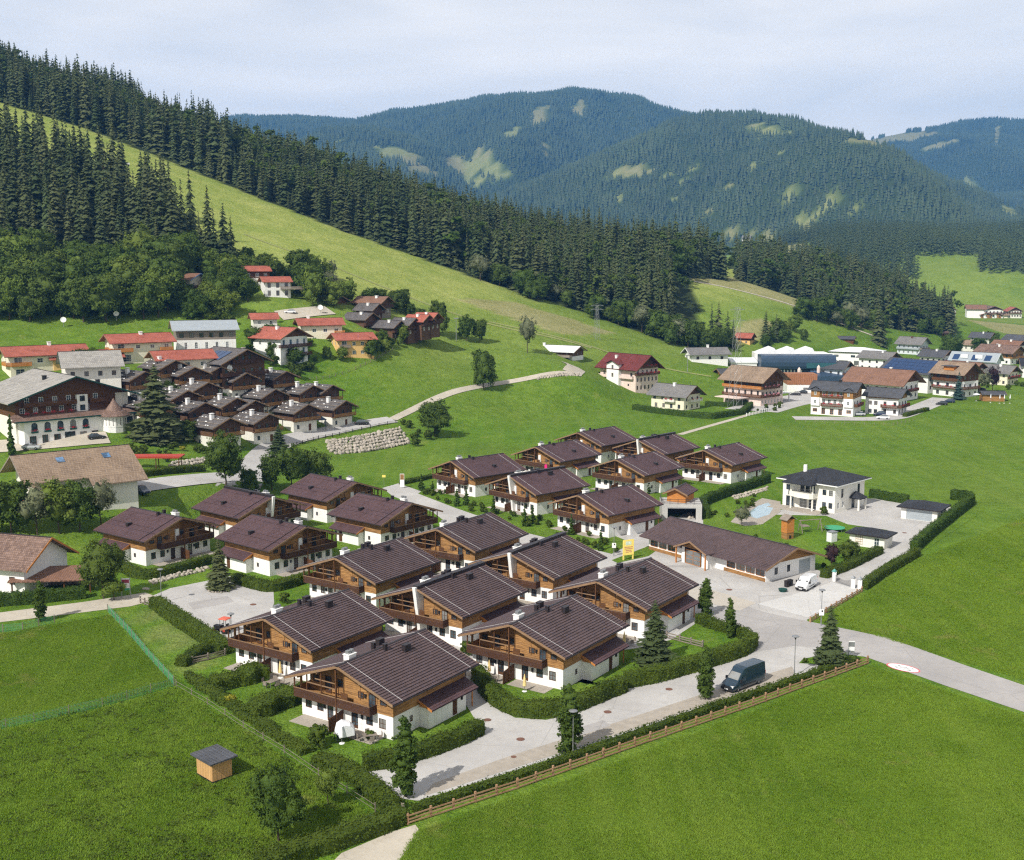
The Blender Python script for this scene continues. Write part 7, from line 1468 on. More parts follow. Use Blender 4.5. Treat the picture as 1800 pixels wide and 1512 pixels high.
# ---------------------------------------------------------------- fences
def rail_fence(label, pts, step, h, rails, mat, post=.09, rail=.05, px=True, name='wooden_fence', net=None, flat=True):
    P = [T(*p) for p in pts]; t = thing(name, label, 'fence', P[0]); o = P[0]; L = []
    for a, b in zip(P[:-1], P[1:]):
        n = max(1, round((b - a).length / step)); L += [a.lerp(b, k / n) for k in range(n)]
    L.append(P[-1]); L = [Vector((p.x, p.y, hg(p.x, p.y))) - o for p in L]
    pm = MB(); pm.box(-post, post, -post, post, -.3, h + .1); pme = pm.mesh('post', M[mat])
    for k, p in enumerate(L):
        c = obj('post', pme, t, p); c.rotation_euler = (random.Random(k).uniform(-.03, .03), random.Random(k + 9).uniform(-.03, .03), math.atan2((L[min(k + 1, len(L) - 1)] - L[max(0, k - 1)]).y, (L[min(k + 1, len(L) - 1)] - L[max(0, k - 1)]).x))
    for k in range(len(L) - 1):
        a, b = L[k], L[k + 1]; d = (b - a); ln = d.length; d.normalize(); n = Vector((-d.y, d.x, 0))
        for i in range(rails):
            z = h * (i + .75) / rails - .05; mb = MB()
            if flat: off = n * -(post + .03); q = random.Random(k * 7 + i); za, zb = z + q.uniform(-.03, .03), z + q.uniform(-.03, .03); v = [a + off + Vector((0, 0, za)) - d * .06, b + off + Vector((0, 0, zb)) + d * .06]; hh = .07; tk = n * .025; mb.v += [tuple(v[0] - tk - Vector((0, 0, hh))), tuple(v[1] - tk - Vector((0, 0, hh))), tuple(v[1] - tk + Vector((0, 0, hh))), tuple(v[0] - tk + Vector((0, 0, hh))), tuple(v[0] + tk - Vector((0, 0, hh))), tuple(v[1] + tk - Vector((0, 0, hh))), tuple(v[1] + tk + Vector((0, 0, hh))), tuple(v[0] + tk + Vector((0, 0, hh)))]; mb.f += [(0, 1, 2, 3), (5, 4, 7, 6), (3, 2, 6, 7), (0, 4, 5, 1), (0, 3, 7, 4), (1, 5, 6, 2)]; mb.m += [0] * 6
            else: mb.beam(a + Vector((0, 0, z)), b + Vector((0, 0, z)), rail, 4)
            part('rail', mb, M[mat], t)
        if net:
            mb = MB(); nz = 6; nx = max(2, int(ln / .35))
            for i in range(nz + 1): mb.beam(a + Vector((0, 0, .06 + (h - .1) * i / nz)), b + Vector((0, 0, .06 + (h - .1) * i / nz)), .016, 3, cap=False)
            for i in range(nx): p = a.lerp(b, i / nx); mb.beam(p + Vector((0, 0, .05)), p + Vector((0, 0, h)), .014, 3, cap=False)
            part('netting', mb, M[net], t, kind='stuff')
    return t
rail_fence('long brown three-rail fence along the near meadow', [(717, 1449), (910, 1386), (1143, 1303), (1324, 1241), (1525, 1167)], 2.35, 1.05, 3, 'fencewood')
rail_fence('low brown fence on the grass edge right of the street lamp with the white sign', [(1424, 1094), (1470, 1066), (1515, 1040)], 2.2, .8, 3, 'fencewood', name='wooden_fence')
rail_fence('green netting fence running down between the two left meadows', [(190, 1076), (225, 1112), (262, 1156), (306, 1204)], 2.6, 1.15, 1, 'greywood', .05, .015, net='netting', flat=False, name='netting_fence')
rail_fence('green netting fence with white tapes across the left meadow', [(306, 1206), (180, 1242), (60, 1270), (-40, 1290)], 3.2, 1.1, 2, 'greywood', .03, .014, net='netting', flat=False, name='netting_fence')
rail_fence('short piece of green netting at the far left beside the path', [(-30, 1114), (40, 1108), (96, 1094)], 2.6, 1.1, 1, 'greywood', .05, .015, net='netting', flat=False, name='netting_fence')
rail_fence('white tape fence between the near pasture and the chalet gardens', [(310, 1208), (365, 1240), (428, 1282), (500, 1325), (560, 1366), (610, 1396), (660, 1428)], 5.2, .95, 2, 'greywood', .04, .02, flat=False, name='tape_fence')
rail_fence('dark two-rail fence along the edge of the village road', [(512, 786), (560, 772), (620, 760), (696, 744)], 3.2, 1.0, 3, 'metal_dark', .07, .05, flat=False, name='road_fence')
rail_fence('white picket-like fence beside the meadow path', [(1312, 732), (1340, 726), (1374, 716)], 2.2, 1.1, 3, 'whitepaint', .08, .05, name='white_fence')
rail_fence('grey wooden fence in the garden behind the dark spruce', [(1172, 1122), (1195, 1128), (1235, 1138)], 2.4, .95, 3, 'greywood', name='garden_fence')
rail_fence('three grey garden rails beside the dark low hedge', [(338, 1166), (366, 1160), (396, 1152)], 2.4, .9, 3, 'greywood', name='garden_fence')
rail_fence('short wooden rail at the car park corner', [(247, 1060), (262, 1066), (274, 1074)], 1.6, 1.0, 2, 'greywood', name='garden_fence')
rail_fence('thin post fence along the meadow below the white hotels', [(1398, 742), (1450, 745), (1520, 747), (1570, 748), (1605, 740)], 3.0, .9, 1, 'greywood', .05, .02, flat=False, name='wire_fence')
rail_fence('curved grey fence around the yellow house meadow', [(545, 668), (590, 662), (625, 650), (660, 634), (690, 616)], 3.0, 1.0, 2, 'greywood', .06, .035, flat=False, name='garden_fence')
rail_fence('small grey fence at the lane end by the track', [(690, 1408), (705, 1418), (714, 1440)], 1.4, .9, 3, 'greywood', name='garden_fence')

# ---------------------------------------------------------------- lamps, signs, small things
def lamp_post(label, base, h=5.0, sign=False, group='street lamps of the chalet park'):
    p = T(*base); t = thing('street_lamp', label, 'street lamp', p, 0, group); mb = MB(); mb.beam((0, 0, -.2), (0, 0, h), .06, 8, .045); mb.beam((0, 0, -.1), (0, 0, .9), .085, 8); part('post', mb, M['metal_grey'], t)
    mb = MB(); mb.lathe([(.06, h - .02), (.10, h + .1), (.22, h + .34), (.30, h + .38)], 12); part('lamp_glass', mb, M['black'], t); mb = MB(); mb.lathe([(.48, h + .36), (.48, h + .42), (.25, h + .52), (.03, h + .55)], 14); part('lamp_cap', mb, M['metal_grey'], t)
    if sign:
        mb = MB(); mb.box(-.36, .36, -.12, -.08, 1.6, 2.5); sg = part('sign_plate', mb, M['whitepaint'], t); mb = MB(); mb.box(-.02, .2, -.135, -.121, 2.1, 2.38); part('pictogram', mb, M['black'], sg)
    return t
lamp_post('street lamp behind the brown fence, beside a columnar tree', (1007, 1334)); lamp_post('street lamp beside the back of the dark blue van', (1396, 1190)); lamp_post('street lamp with a white sign on the grass edge before the office', (1443, 1100), sign=True)
lamp_post('street lamp at the left end of the car park', (284, 1060)); lamp_post('street lamp next to the red tractor', (408, 1146)); lamp_post('street lamp with a white sign next to the yellow billboard', (1079, 978), sign=True)
p = G(1104, 984); yb_ = thing('billboard', 'yellow billboard on two posts beside the lane', 'billboard', p, .42)
for x in (-.95, .95): mb = MB(); mb.box(x - .12, x + .12, -.08, .08, -.2, 3.6); part('post', mb, M['yellow'], yb_)
mb = MB(); mb.box(-1.08, 1.08, -.14, -.081, .9, 3.7); bp = part('board', mb, M['yellow'], yb_)
M['red_print'] = plain('faded_red_print', (.52, .22, .15), .6, .2, 4); M['pale_print'] = plain('pale_print', (.62, .72, .55), .6, .2, 3)
mb = MB(); mb.box(-.62, .55, -.152, -.142, 2.72, 3.4); part('logo', mb, M['pale_print'], bp)
for i, (a, b) in enumerate(((-.85, .85), (-.80, .80), (-.62, .55), (-.60, .62))): mb = MB(); mb.box(a, b, -.152, -.142, 2.28 - i * .3, 2.42 - i * .3); part('print_line', mb, M['red_print'], bp)
# grey info sign by the road
p = G(1496, 1156); sg = thing('info_sign', 'grey and white info sign on two posts at the lane junction', 'sign', p, -.1)
for x in (-.36, .36): mb = MB(); mb.box(x - .035, x + .035, -.03, .03, -.2, 2.3); part('post', mb, M['metal_grey'], sg)
for z0, z1, mt in ((2.2, 2.32, 'whitepaint'), (1.55, 2.18, 'metal_grey'), (.98, 1.5, 'whitepaint'), (.72, .94, 'metal_grey')): mb = MB(); mb.box(-.40, .40, -.07, -.035, z0, z1); part('panel', mb, M[mt], sg)
p = G(222, 1050); sg = thing('notice_board', 'white notice board with a red band beside the car park entrance', 'sign', p, .1)
mb = MB(); mb.box(-.7, -.6, -.05, .05, -.1, 3.2); mb.box(.6, .7, -.05, .05, -.1, 3.2)
for b in pieces(mb): part('post', b, M['metal_grey'], sg)
mb = MB(); mb.box(-.6, .6, -.06, -.01, 1.5, 3.1); part('board', mb, M['whitepaint'], sg); mb = MB(); mb.box(-.55, .55, -.075, -.062, 2.35, 2.9); part('red_band', mb, plain('wine_print', (.32, .05, .09), .6), sg); mb = MB(); mb.box(-.6, .6, -.075, -.03, 1.2, 1.48); part('green_band', mb, M['netting'], sg)
p = T(707, 858); sg = thing('notice_board', 'narrow notice board with a brown picture at the lane entrance by the meadow', 'sign', p, 0); mb = MB(); mb.box(-.5, .5, -.05, .05, .2, 3.4); part('board', mb, M['whitepaint'], sg); mb = MB(); mb.box(-.42, .42, -.065, -.052, 2.0, 3.3); part('picture', mb, M['larch'], sg)
p = T(675, 856); sg = thing('sign_post', 'small yellow sign on a thin pole behind the left cluster', 'sign', p, 0); mb = MB(); mb.beam((0, 0, -.1), (0, 0, 3.0), .04, 6); part('pole', mb, M['metal_grey'], sg); mb = MB(); mb.box(-.4, .4, -.06, -.045, 2.3, 2.85); part('plate', mb, M['yellow'], sg)
# painted speed limit on the lane
def text_mesh(body, mat, size):
    cu = bpy.data.curves.new('text', 'FONT'); cu.body = body; cu.align_x = 'CENTER'; cu.align_y = 'CENTER'; cu.size = size; cu.extrude = .001
    o = bpy.data.objects.new('text', cu); COL.objects.link(o); dg = bpy.context.evaluated_depsgraph_get(); me = bpy.data.meshes.new_from_object(o.evaluated_get(dg)); bpy.data.objects.remove(o); me.materials.clear(); me.materials.append(mat); return me
p0, p1 = G(1559, 1167), G(1617, 1182); c = (p0 + p1) / 2; c.z = .036; ang = math.atan2(p1.y - p0.y, p1.x - p0.x); mk = thing('road_marking', 'painted oval speed limit 30 sign on the lane surface', 'road marking', c, ang)
def disc(r1, r2, z, n=40): mb = MB(); mb.face([(r1 * math.cos(2 * math.pi * k / n), r2 * math.sin(2 * math.pi * k / n), z) for k in range(n)]); return mb
ln = (p1 - p0).length / 2; part('red_ring', disc(ln, 1.28, .004), plain('red_road_paint', (.62, .16, .17), .8, .15, 2), mk); part('white_field', disc(ln * .9, 1.08, .008), M['whitepaint'], mk)
tm = text_mesh('30', plain('grey_road_paint', (.34, .34, .34), .8, .15, 2), 1.5); o = obj('number', tm, mk, (0, 0, .013), -math.pi / 2); o.scale = (1.0, ln * .95, 1)
for i, (a, b, r_) in enumerate([(915, 1300, .42), (1068, 1252, .42), (1176, 1212, .4), (857, 1266, .4), (903, 1331, .28), (1282, 1037, .45), (445, 1063, .45), (1590, 937, .4)]):
    p = G(a, b); mb = MB(); mb.lathe([(r_ * 1.12, 0), (r_ * 1.12, .012), (r_, .012), (r_, .02), (.01, .022)], 18); o = part('manhole_cover', mb, M['iron'], None, (p.x, p.y, .036)); tag(o, ['rusty manhole cover on the lane near the lamp and columnar tree', 'rusty manhole cover below the long curved hedge', 'rusty manhole cover left of the van', 'rusty manhole cover behind the nearest chalet', 'small dark drain cover nearest the camera', 'rusty manhole cover in front of the office', 'dark manhole cover on the left car park', 'dark drain cover on the villa drive'][i], 'manhole cover')
# ---------------------------------------------------------------- vehicles
def loft(st, mat_body, n=None):
    """rings of points joined into a closed body; st = [(x, [(y, z)...])] for one half, mirrored"""
    mb = MB(); rings = []
    for x, half in st:
        pts = half + [(-y, z) for y, z in reversed(half)]; rings.append([len(mb.v) + k for k in range(len(pts))]); mb.v += [(x, y, z) for y, z in pts]
    m = len(rings[0])
    for a, b in zip(rings[:-1], rings[1:]):
        for k in range(m): j = (k + 1) % m; mb.f.append((a[k], b[k], b[j], a[j])); mb.m.append(0)
    mb.f.append(tuple(rings[0])); mb.f.append(tuple(reversed(rings[-1]))); mb.m += [0, 0]
    return mb
def wheel(t, x, y, r, w_=.22, rim='metal_grey', rimr=.58):
    mb = MB(); q = [(r * .7, -w_ / 2), (r * .94, -w_ / 2), (r, -w_ * .3), (r, w_ * .3), (r * .94, w_ / 2), (r * .7, w_ / 2)]; mb.lathe(q, 18); wo_ = part('wheel', mb, M['rubber'], t, (x, y, r)); wo_.rotation_euler = (math.pi / 2, 0, 0)
    mb = MB(); mb.lathe([(r * rimr * .3, -w_ / 2 - .01), (r * rimr, -w_ / 2 + .01), (r * rimr, w_ / 2 - .01), (r * rimr * .3, w_ / 2 + .01)], 12); part('rim', mb, M[rim], wo_)
def panel(t, name, pts, mat): mb = MB(); mb.face(pts); return part(name, mb, M[mat] if isinstance(mat, str) else mat, t)
def car_paint(name, col):
    m = plain(name, col, .28, .06, .4, spec=.6); m.node_tree.nodes['Principled BSDF'].inputs['Coat Weight'].default_value = .5; m.node_tree.nodes['Principled BSDF'].inputs['Coat Roughness'].default_value = .08; return m
def van(label, loc, rz, paint, Lg=6.3, Ht=2.65, bumper='black'):
    """front at local +x end; origin at the middle of the ground outline"""
    t = thing('van', label, 'van', loc, rz); k = Lg / 6.3; hw = 1.0
    def ring(zl, zt, wl, wt, zb): return [(wl * .92, zl), (wl, zl + .18), (wl, zb), (wt + (wl - wt) * .25, zt - (zt - zb) * .22 if zt - zb > .6 else zt - .06), (wt, zt), (wt * .5, zt + .02)]
    X = lambda q: (Lg / 2 - q * k)
    st = [(X(0), ring(.42, .92, .80, .70, .75)), (X(.14), ring(.32, 1.02, .93, .84, .82)), (X(.5), ring(.3, 1.16, .98, .90, .9)), (X(1.0), ring(.3, 1.32, hw, .92, 1.0)), (X(1.15), ring(.3, 1.44, hw, .90, 1.05)), (X(1.85), ring(.3, Ht * .80, hw, .82, 1.15)), (X(2.25), ring(.3, Ht * .95, hw, .84, 1.2)), (X(2.8), ring(.3, Ht, hw, .86, 1.25)), (X(5.9), ring(.3, Ht, hw, .86, 1.25)), (X(6.22), ring(.32, Ht - .05, .98, .84, 1.25)), (X(6.3), ring(.4, Ht - .14, .95, .82, 1.2))]
    part('body', loft(st, None), paint, t, smooth=False)
    zs = lambda q: np.interp(q, [1.0, 1.15, 1.85], [1.32, 1.44, Ht * .80])
    panel(t, 'windscreen', [(X(1.13), -.80, zs(1.13) + .03), (X(1.80), -.70, zs(1.80) + .02), (X(1.80), .70, zs(1.80) + .02), (X(1.13), .80, zs(1.13) + .03)], 'glass')
    for s in (-1, 1):
        y = s * (hw + .012); yt = s * (.965 + .012)
        q = [(X(1.45), y, 1.22), (X(1.95), yt, 1.78), (X(2.45), yt, 1.80), (X(2.45), y, 1.22)]; panel(t, 'side_window', q if s < 0 else q[::-1], 'glass')
        mb = MB(); mb.box(X(1.5), X(1.25), s * (hw + .03) - .0, s * (hw + .03) + s * .2, 1.2, 1.55) if s > 0 else mb.box(X(1.5), X(1.25), s * (hw + .23), s * (hw + .03), 1.2, 1.55); part('mirror', mb, M['black'], t)
        mb = MB(); y0, y1 = sorted((s * .56, s * .93)); mb.box(X(.30), X(.03), y0, y1, .74, .98); part('headlight', mb, M['whitepaint'], t)
        for xx in (1.05, 5.0): wheel(t, X(xx), s * .88, .36)
        mb = MB(); y0, y1 = sorted((s * (hw - .01), s * (hw + .03))); mb.box(X(4.4), X(1.6), y0, y1, .62, .74); part('side_strip', mb, M['black'], t)
        mb = MB(); y0, y1 = sorted((s * .78, s * .95)); mb.box(X(6.34), X(6.28), y0, y1, 1.0, 1.6); part('tail_light', mb, M['red_paint'], t)
    mb = MB(); mb.box(X(.25), X(-.06), -.86, .86, .32, .62); part('bumper', mb, M[bumper], t); mb = MB(); mb.box(X(.1), X(-.02), -.5, .5, .66, .86); part('grille', mb, M['black'], t)
    mb = MB(); mb.box(X(-.05), X(-.085), -.26, .26, .42, .55); part('number_plate', mb, M['whitepaint'], t)
    return t
a_, b_ = G(1283, 1222), G(1345, 1198); d_ = (a_ - b_).normalized(); ang = math.atan2(d_.y, d_.x)
pb = car_paint('dark_blue_car_paint', (.010, .030, .050)); pw = car_paint('white_car_paint', (.72, .73, .74)); pk = car_paint('black_car_paint', (.012, .013, .016)); ps = car_paint('silver_car_paint', (.38, .39, .41)); pn = car_paint('navy_car_paint', (.010, .020, .055))
van('dark blue high-roof van parked by the brown fence', G(1306, 1206), ang, pb, 6.6, 2.75)
a_, b_ = G(1400, 1046), G(1430, 1024); d_ = (a_ - b_).normalized(); van('white delivery van beside the office gable', G(1417, 1034), math.atan2(d_.y, d_.x) - .05, pw, 5.0, 2.0)
def car(label, base, rz, paint, suv=False, gy=None):
    p = T(*base); t = thing('car', label, 'car', (p.x, p.y, p.z + .08), rz, 'parked cars'); h = 1.62 if suv else 1.45
    def ring(zl, zt, w_): return [(w_ * .9, zl), (w_, zl + .2), (w_, (zl + zt) / 2 + .1), (w_ * .93, zt), (w_ * .4, zt + .02)]
    part('body', loft([(2.15, ring(.35, .62, .70)), (2.05, ring(.25, .74, .84)), (1.2, ring(.22, .90, .90)), (.8, ring(.22, .95, .90)), (-1.3, ring(.22, .98, .90)), (-1.95, ring(.25, .95, .87)), (-2.12, ring(.35, .85, .78))], None), paint, t)
    part('cabin_glass', loft([(1.0, [(.80, .92), (.72, .94)]), (.25, [(.80, .95), (.66, h - .06)]), (-1.1, [(.80, .95), (.66, h - .04)]), (-1.85, [(.78, .93), (.70, 1.02)])], None), M['glass'], t)
    part('roof', loft([(.28, [(.64, h - .08), (.60, h - .03)]), (.1, [(.66, h - .06), (.60, h)]), (-1.0, [(.66, h - .05), (.60, h)]), (-1.25, [(.64, h - .12), (.60, h - .06)])], None), paint, t)
    for s in (-1, 1):
        for x in (1.3, -1.3): wheel(t, x, s * .80, .32, .2)
        mb = MB(); y0, y1 = sorted((s * .5, s * .78)); mb.box(2.0, 2.14, y0, y1, .58, .72); part('headlight', mb, M['whitepaint'], t); mb = MB(); mb.box(-2.13, -2.02, y0, y1, .7, .85); part('tail_light', mb, M['red_paint'], t)
    return t
car('dark blue car under the farmhouse wall', (250, 868), -.75, pn, True); car('black car on the village road at the bend', (636, 747), .35, pk, True); car('white car on the upper village road', (510, 551), 3.3, pw); car('black car left of the hotel porch', (170, 772), .5, pk)
car('silver car between the two white hotels', (1510, 731), 2.9, ps); car('dark blue car in front of the hotel annex', (1546, 731), 2.9, pn, True); car('white car nearest the meadow below the hotel annex', (1552, 737), 2.9, pw); car('black car under the guesthouse canopy', (1398, 695), 2.9, pk); car('black car right of the guesthouse canopy', (1410, 692), 2.9, pk)
car('dark car on the street below the balconied house', (1655, 712), 2.8, pk); car('navy car behind the dark one below the balconied house', (1668, 708), 2.8, pn); car('white car under the greyish tree at right', (1709, 690), 2.7, pw); car('black car right of the white one under the greyish tree', (1724, 688), 2.7, pk)
car('silver car on the hotel terrace drive', (55, 790), .1, ps)
# small red tractor with canopy
p = G(392, 1112); tr = thing('tractor', 'small red tractor with red canopy at the edge of the car park', 'tractor', p, 2.75)
mb = MB(); mb.box(.1, 1.35, -.32, .32, .55, 1.05); mb.box(1.3, 1.42, -.28, .28, .6, 1.0); part('bonnet', mb, M['black'], tr); mb = MB(); mb.box(-1.0, .1, -.42, .42, .5, .75); part('platform', mb, M['red_paint'], tr)
mb = MB(); mb.box(-.75, -.25, -.3, .3, .75, .95); mb.box(-.85, -.72, -.3, .3, .95, 1.4); part('seat', mb, M['black'], tr)
for x, y in ((-.9, -.5), (-.9, .5), (.15, -.45), (.15, .45)): mb = MB(); mb.beam((x, y, .7), (x, y, 2.1), .035, 6); part('canopy_post', mb, M['metal_dark'], tr)
mb = MB(); mb.lathe([(.95, 2.08), (1.0, 2.14), (.85, 2.22), (.3, 2.27)], 4); cpy = part('canopy', mb, plain('salmon_plastic', (.62, .13, .08), .5), tr, (-.38, 0, 0), math.pi / 4)
for y in (-.55, .55): wheel(tr, -.65, y, .55, .3, 'red_paint', .6); wheel(tr, 1.0, y * .9, .36, .22, 'red_paint', .6)
mb = MB(); mb.box(1.5, 1.8, -.75, .75, .15, .45); part('front_mower', mb, M['metal_dark'], tr); mb = MB(); mb.beam((.25, 0, 1.05), (.0, 0, 1.3), .03, 6); mb.lathe([(.16, 1.3), (.18, 1.32), (.16, 1.34)], 10); part('steering_wheel', mb, M['black'], tr)
# ---------------------------------------------------------------- shed, garage portal, playground, gate
p = G(374, 1379); q1, q2 = G(408, 1367), G(350, 1362); u = (q1 - p); v = (q2 - p); ang = math.atan2(u.y, u.x); wx, wy = u.length, v.length
sh = thing('field_shed', 'small timber shed with dark flat roof in the near pasture', 'shed', p, ang); mb = MB(); mb.box(-.08, wx + .08, -.08, wy + .08, -.1, .28); part('plinth', mb, M['black'], sh)
for s_, (a, ln, f_) in enumerate(((0, wx, 0), (0, wy, 1), (0, wx, 2), (0, wy, 3))):
    n = int(ln / .16)
    mb = MB()
    for i in range(n):
        x0, x1 = ln * i / n + .008, ln * (i + 1) / n - .008; ht = 2.25
        if f_ == 0: mb.box(x0, x1, -.03 - .006 * (i % 3), .0, .28, ht)
        elif f_ == 1: mb.box(-.03 - .006 * (i % 3), 0, x0, x1, .28, ht)
        elif f_ == 2: mb.box(x0, x1, wy, wy + .03, .28, ht)
        else: mb.box(wx, wx + .03, x0, x1, .28, ht)
    for b in pieces(mb): part('board', b, M['palewood'], sh)
mb = MB(); mb.box(.005, wx - .005, .005, wy - .005, .28, 2.2); part('frame', mb, M['larch'], sh)
mb = MB(); mb.ext([(-.45, 2.22), (wx + .45, 2.30), (wx + .45, 2.46), (-.45, 2.38)], -.5, wy + .5, 'y'); part('roof', mb, M['tile_slate'], sh)
# underground garage
p = G(1163, 914); gp = thing('underground_garage', 'white garage portal with dark open door and roof terrace', 'garage', p, -.06)
mb = MB(); wall(mb, (0, 0), (1, 0), 8.2, -.2, 3.3, [(1.2, 7.0, -.15, 2.6)], .5); wall(mb, (8.2, 0), (0, 1), 7, -.2, 3.3); wall(mb, (0, 7), (0, -1), 7, -.2, 3.3); mb.face([(0, 0, 3.3), (8.2, 0, 3.3), (8.2, 7, 3.3), (0, 7, 3.3)]); part('portal_wall', mb, M['concrete'], gp)
mb = MB(); mb.box(1.25, 6.95, .52, 6.9, -.1, 2.55); mb.f = mb.f[:2] + [mb.f[4]] + mb.f[3:4] + mb.f[5:]; mb.m = [0] * len(mb.f); part('interior', mb, M['black'], gp); mb = MB(); mb.box(1.2, 7.0, .05, .2, 2.4, 2.6); part('lintel', mb, M['metal_grey'], gp)
mb = MB()
for i in range(3): mb.beam((0, -.02, 3.6 + i * .35), (8.2, -.02, 3.6 + i * .35), .04, 5); mb.beam((.02, 0, 3.6 + i * .35), (.02, 7, 3.6 + i * .35), .04, 5)
for i in range(6): mb.beam((i * 1.64, 0, 3.3), (i * 1.64, 0, 4.4), .05, 5)
for b in pieces(mb): part('rail', b, M['metal_dark'], gp)
hut = house('timber_hut', 'open timber hut with brown roof on top of the underground garage', 'hut', Vector((p.x + 3.2, p.y + 2.0, 3.3)), 1.1, 4.0, 5.5, 1.9, .9, M['tile_fine'], M['orangewood'], 'f', .7, .8, base=.0, courses=8)
# playhouse tower
p = G(1384, 947); ph = thing('play_tower', 'tall wooden play tower with pitched roof in the villa garden', 'play tower', p, .5)
mb = MB(); mb.box(-.9, .9, -.8, .8, 1.3, 3.9); part('cabin', mb, M['orangewood'], ph); mb = MB(); mb.box(-.85, .85, -.75, .75, -.1, 1.3); part('lower_room', mb, M['larch'], ph)
mb = MB(); gable_roof(mb, 1.25, -1.1, 1.1, 4.75, .9, .1, 0); part('roof', mb, M['greywood'], ph); mb = MB(); mb.box(-.25, .25, -.78, -.752, .2, .8); part('hatch', mb, M['black'], ph)
p = G(1424, 935); sw_ = thing('climbing_set', 'grey wooden climbing frame with swing next to the play tower', 'swing', p, .3)
for x in (-2.2, 2.2):
    for s in (-1, 1): mb = MB(); mb.beam((x, s * .9, -.1), (x, 0, 2.4), .07, 6); part('leg', mb, M['greywood'], sw_)
mb = MB(); mb.beam((-2.5, 0, 2.4), (2.5, 0, 2.4), .08, 6); part('crossbar', mb, M['greywood'], sw_); mb = MB(); mb.box(-.3, .3, -.15, .15, .55, .6); mb.beam((-.28, 0, .6), (-.28, 0, 2.38), .015, 4); mb.beam((.28, 0, .6), (.28, 0, 2.38), .015, 4)
part('swing', mb, M['black'], sw_, kind='stuff')
mb = MB(); mb.box(-2.1, -.6, -.9, .9, 1.3, 1.4); part('platform', mb, M['greywood'], sw_); mb = MB(); mb.ext([(2.3, 1.3), (5.2, .1), (5.2, .2), (2.3, 1.4)], -.3, .3, 'y'); part('slide', mb, M['greywood'], sw_)
p = G(1467, 933); tp_ = thing('trampoline', 'round trampoline with green rim on the villa lawn', 'trampoline', p); mb = MB(); mb.lathe([(2.0, .62), (2.0, .70), (1.7, .72), (1.7, .66)], 24); part('rim', mb, M['netting'], tp_); mb = MB(); mb.lathe([(1.69, .64), (1.69, .66), (.02, .63)], 24); part('mat', mb, M['black'], tp_)
for k in range(6): mb = MB(); an = k * math.pi / 3; mb.beam((1.85 * math.cos(an), 1.85 * math.sin(an), -.05), (1.85 * math.cos(an), 1.85 * math.sin(an), .64), .04, 5); part('leg', mb, M['metal_grey'], tp_)
p = G(1462, 952); gr = thing('greenhouse', 'small glass greenhouse box beside the garden house', 'greenhouse', p, .6); mb = MB(); mb.box(-.8, .8, -.6, .6, 0, 1.9); part('glass_box', mb, M['tin_white'], gr); mb = MB(); mb.box(-.9, .9, -.7, .7, 1.9, 1.98); part('lid', mb, M['metal_grey'], gr)
pl = [(1310, 905), (1332, 890), (1350, 884), (1360, 892), (1352, 905), (1330, 912)]; sheet('pool_surround', [(1284, 918), (1310, 892), (1340, 876), (1372, 882), (1372, 900), (1340, 922), (1310, 925)], M['paver'], .055)
P_ = [G(*q) for q in pl]; o = sheet('pool', pl, M['pool'], .068, None); tag(o, 'light blue kidney-shaped garden pool beside the villa', 'pool')
# gate with white piers
gt = thing('garden_gate', 'curved iron gate between white piers at the villa drive', 'gate', G(1466, 1022)); o0 = G(1466, 1022)
for (a, b, cap) in ((1466, 1022, 'netting'), (1499, 1034, 'metal_grey'), (1511, 1036, 'metal_grey')):
    q = G(a, b) - o0; mb = MB(); mb.box(-.28, .28, -.28, .28, -.2, 1.65); pr = part('pier', mb, M['white'], gt, q); mb = MB(); mb.lathe([(.45, 1.66), (.45, 1.74), (.05, 2.15)], 4); part('pier_cap', mb, plain('teal_copper', (.10, .30, .27), .6) if cap == 'netting' else M['metal_grey'], pr)
a, b = G(1468, 1023) - o0, G(1497, 1033) - o0
for i in range(22):
    t_ = (i + .5) / 22; q = a.lerp(b, t_); mb = MB(); mb.beam(q + Vector((0, 0, .1)), q + Vector((0, 0, 1.35 - .55 * math.sin(math.pi * t_))), .022, 4); part('bar', mb, M['metal_dark'], gt)
mb = MB(); mb.beam(a + Vector((0, 0, .15)), b + Vector((0, 0, .15)), .035, 5); part('lower_rail', mb, M['metal_grey'], gt)
for (a, b, lab, mt) in [(1389, 1030, 'black wheeled bin beside the white van', 'black'), (1383, 1032, 'dark bin behind the first one at the office gable', 'metal_dark')]:
    bn = thing('wheeled_bin', lab, 'bin', G(a, b), .6); mb = MB(); mb.ext([(-.28, 0), (.28, 0), (.33, 1.0), (-.33, 1.0)], -.3, .3, 'y'); part('body', mb, M[mt], bn); mb = MB(); mb.box(-.36, .36, -.34, .36, 1.0, 1.08); part('lid', mb, M[mt], bn)
bx_ = thing('flower_tub', 'green flower tub at the office corner', 'tub', G(1376, 1040)); mb = MB(); mb.lathe([(.55, 0), (.75, .45), (.70, .45), (.68, .40)], 12); part('tub', mb, M['green_paint'], bx_)
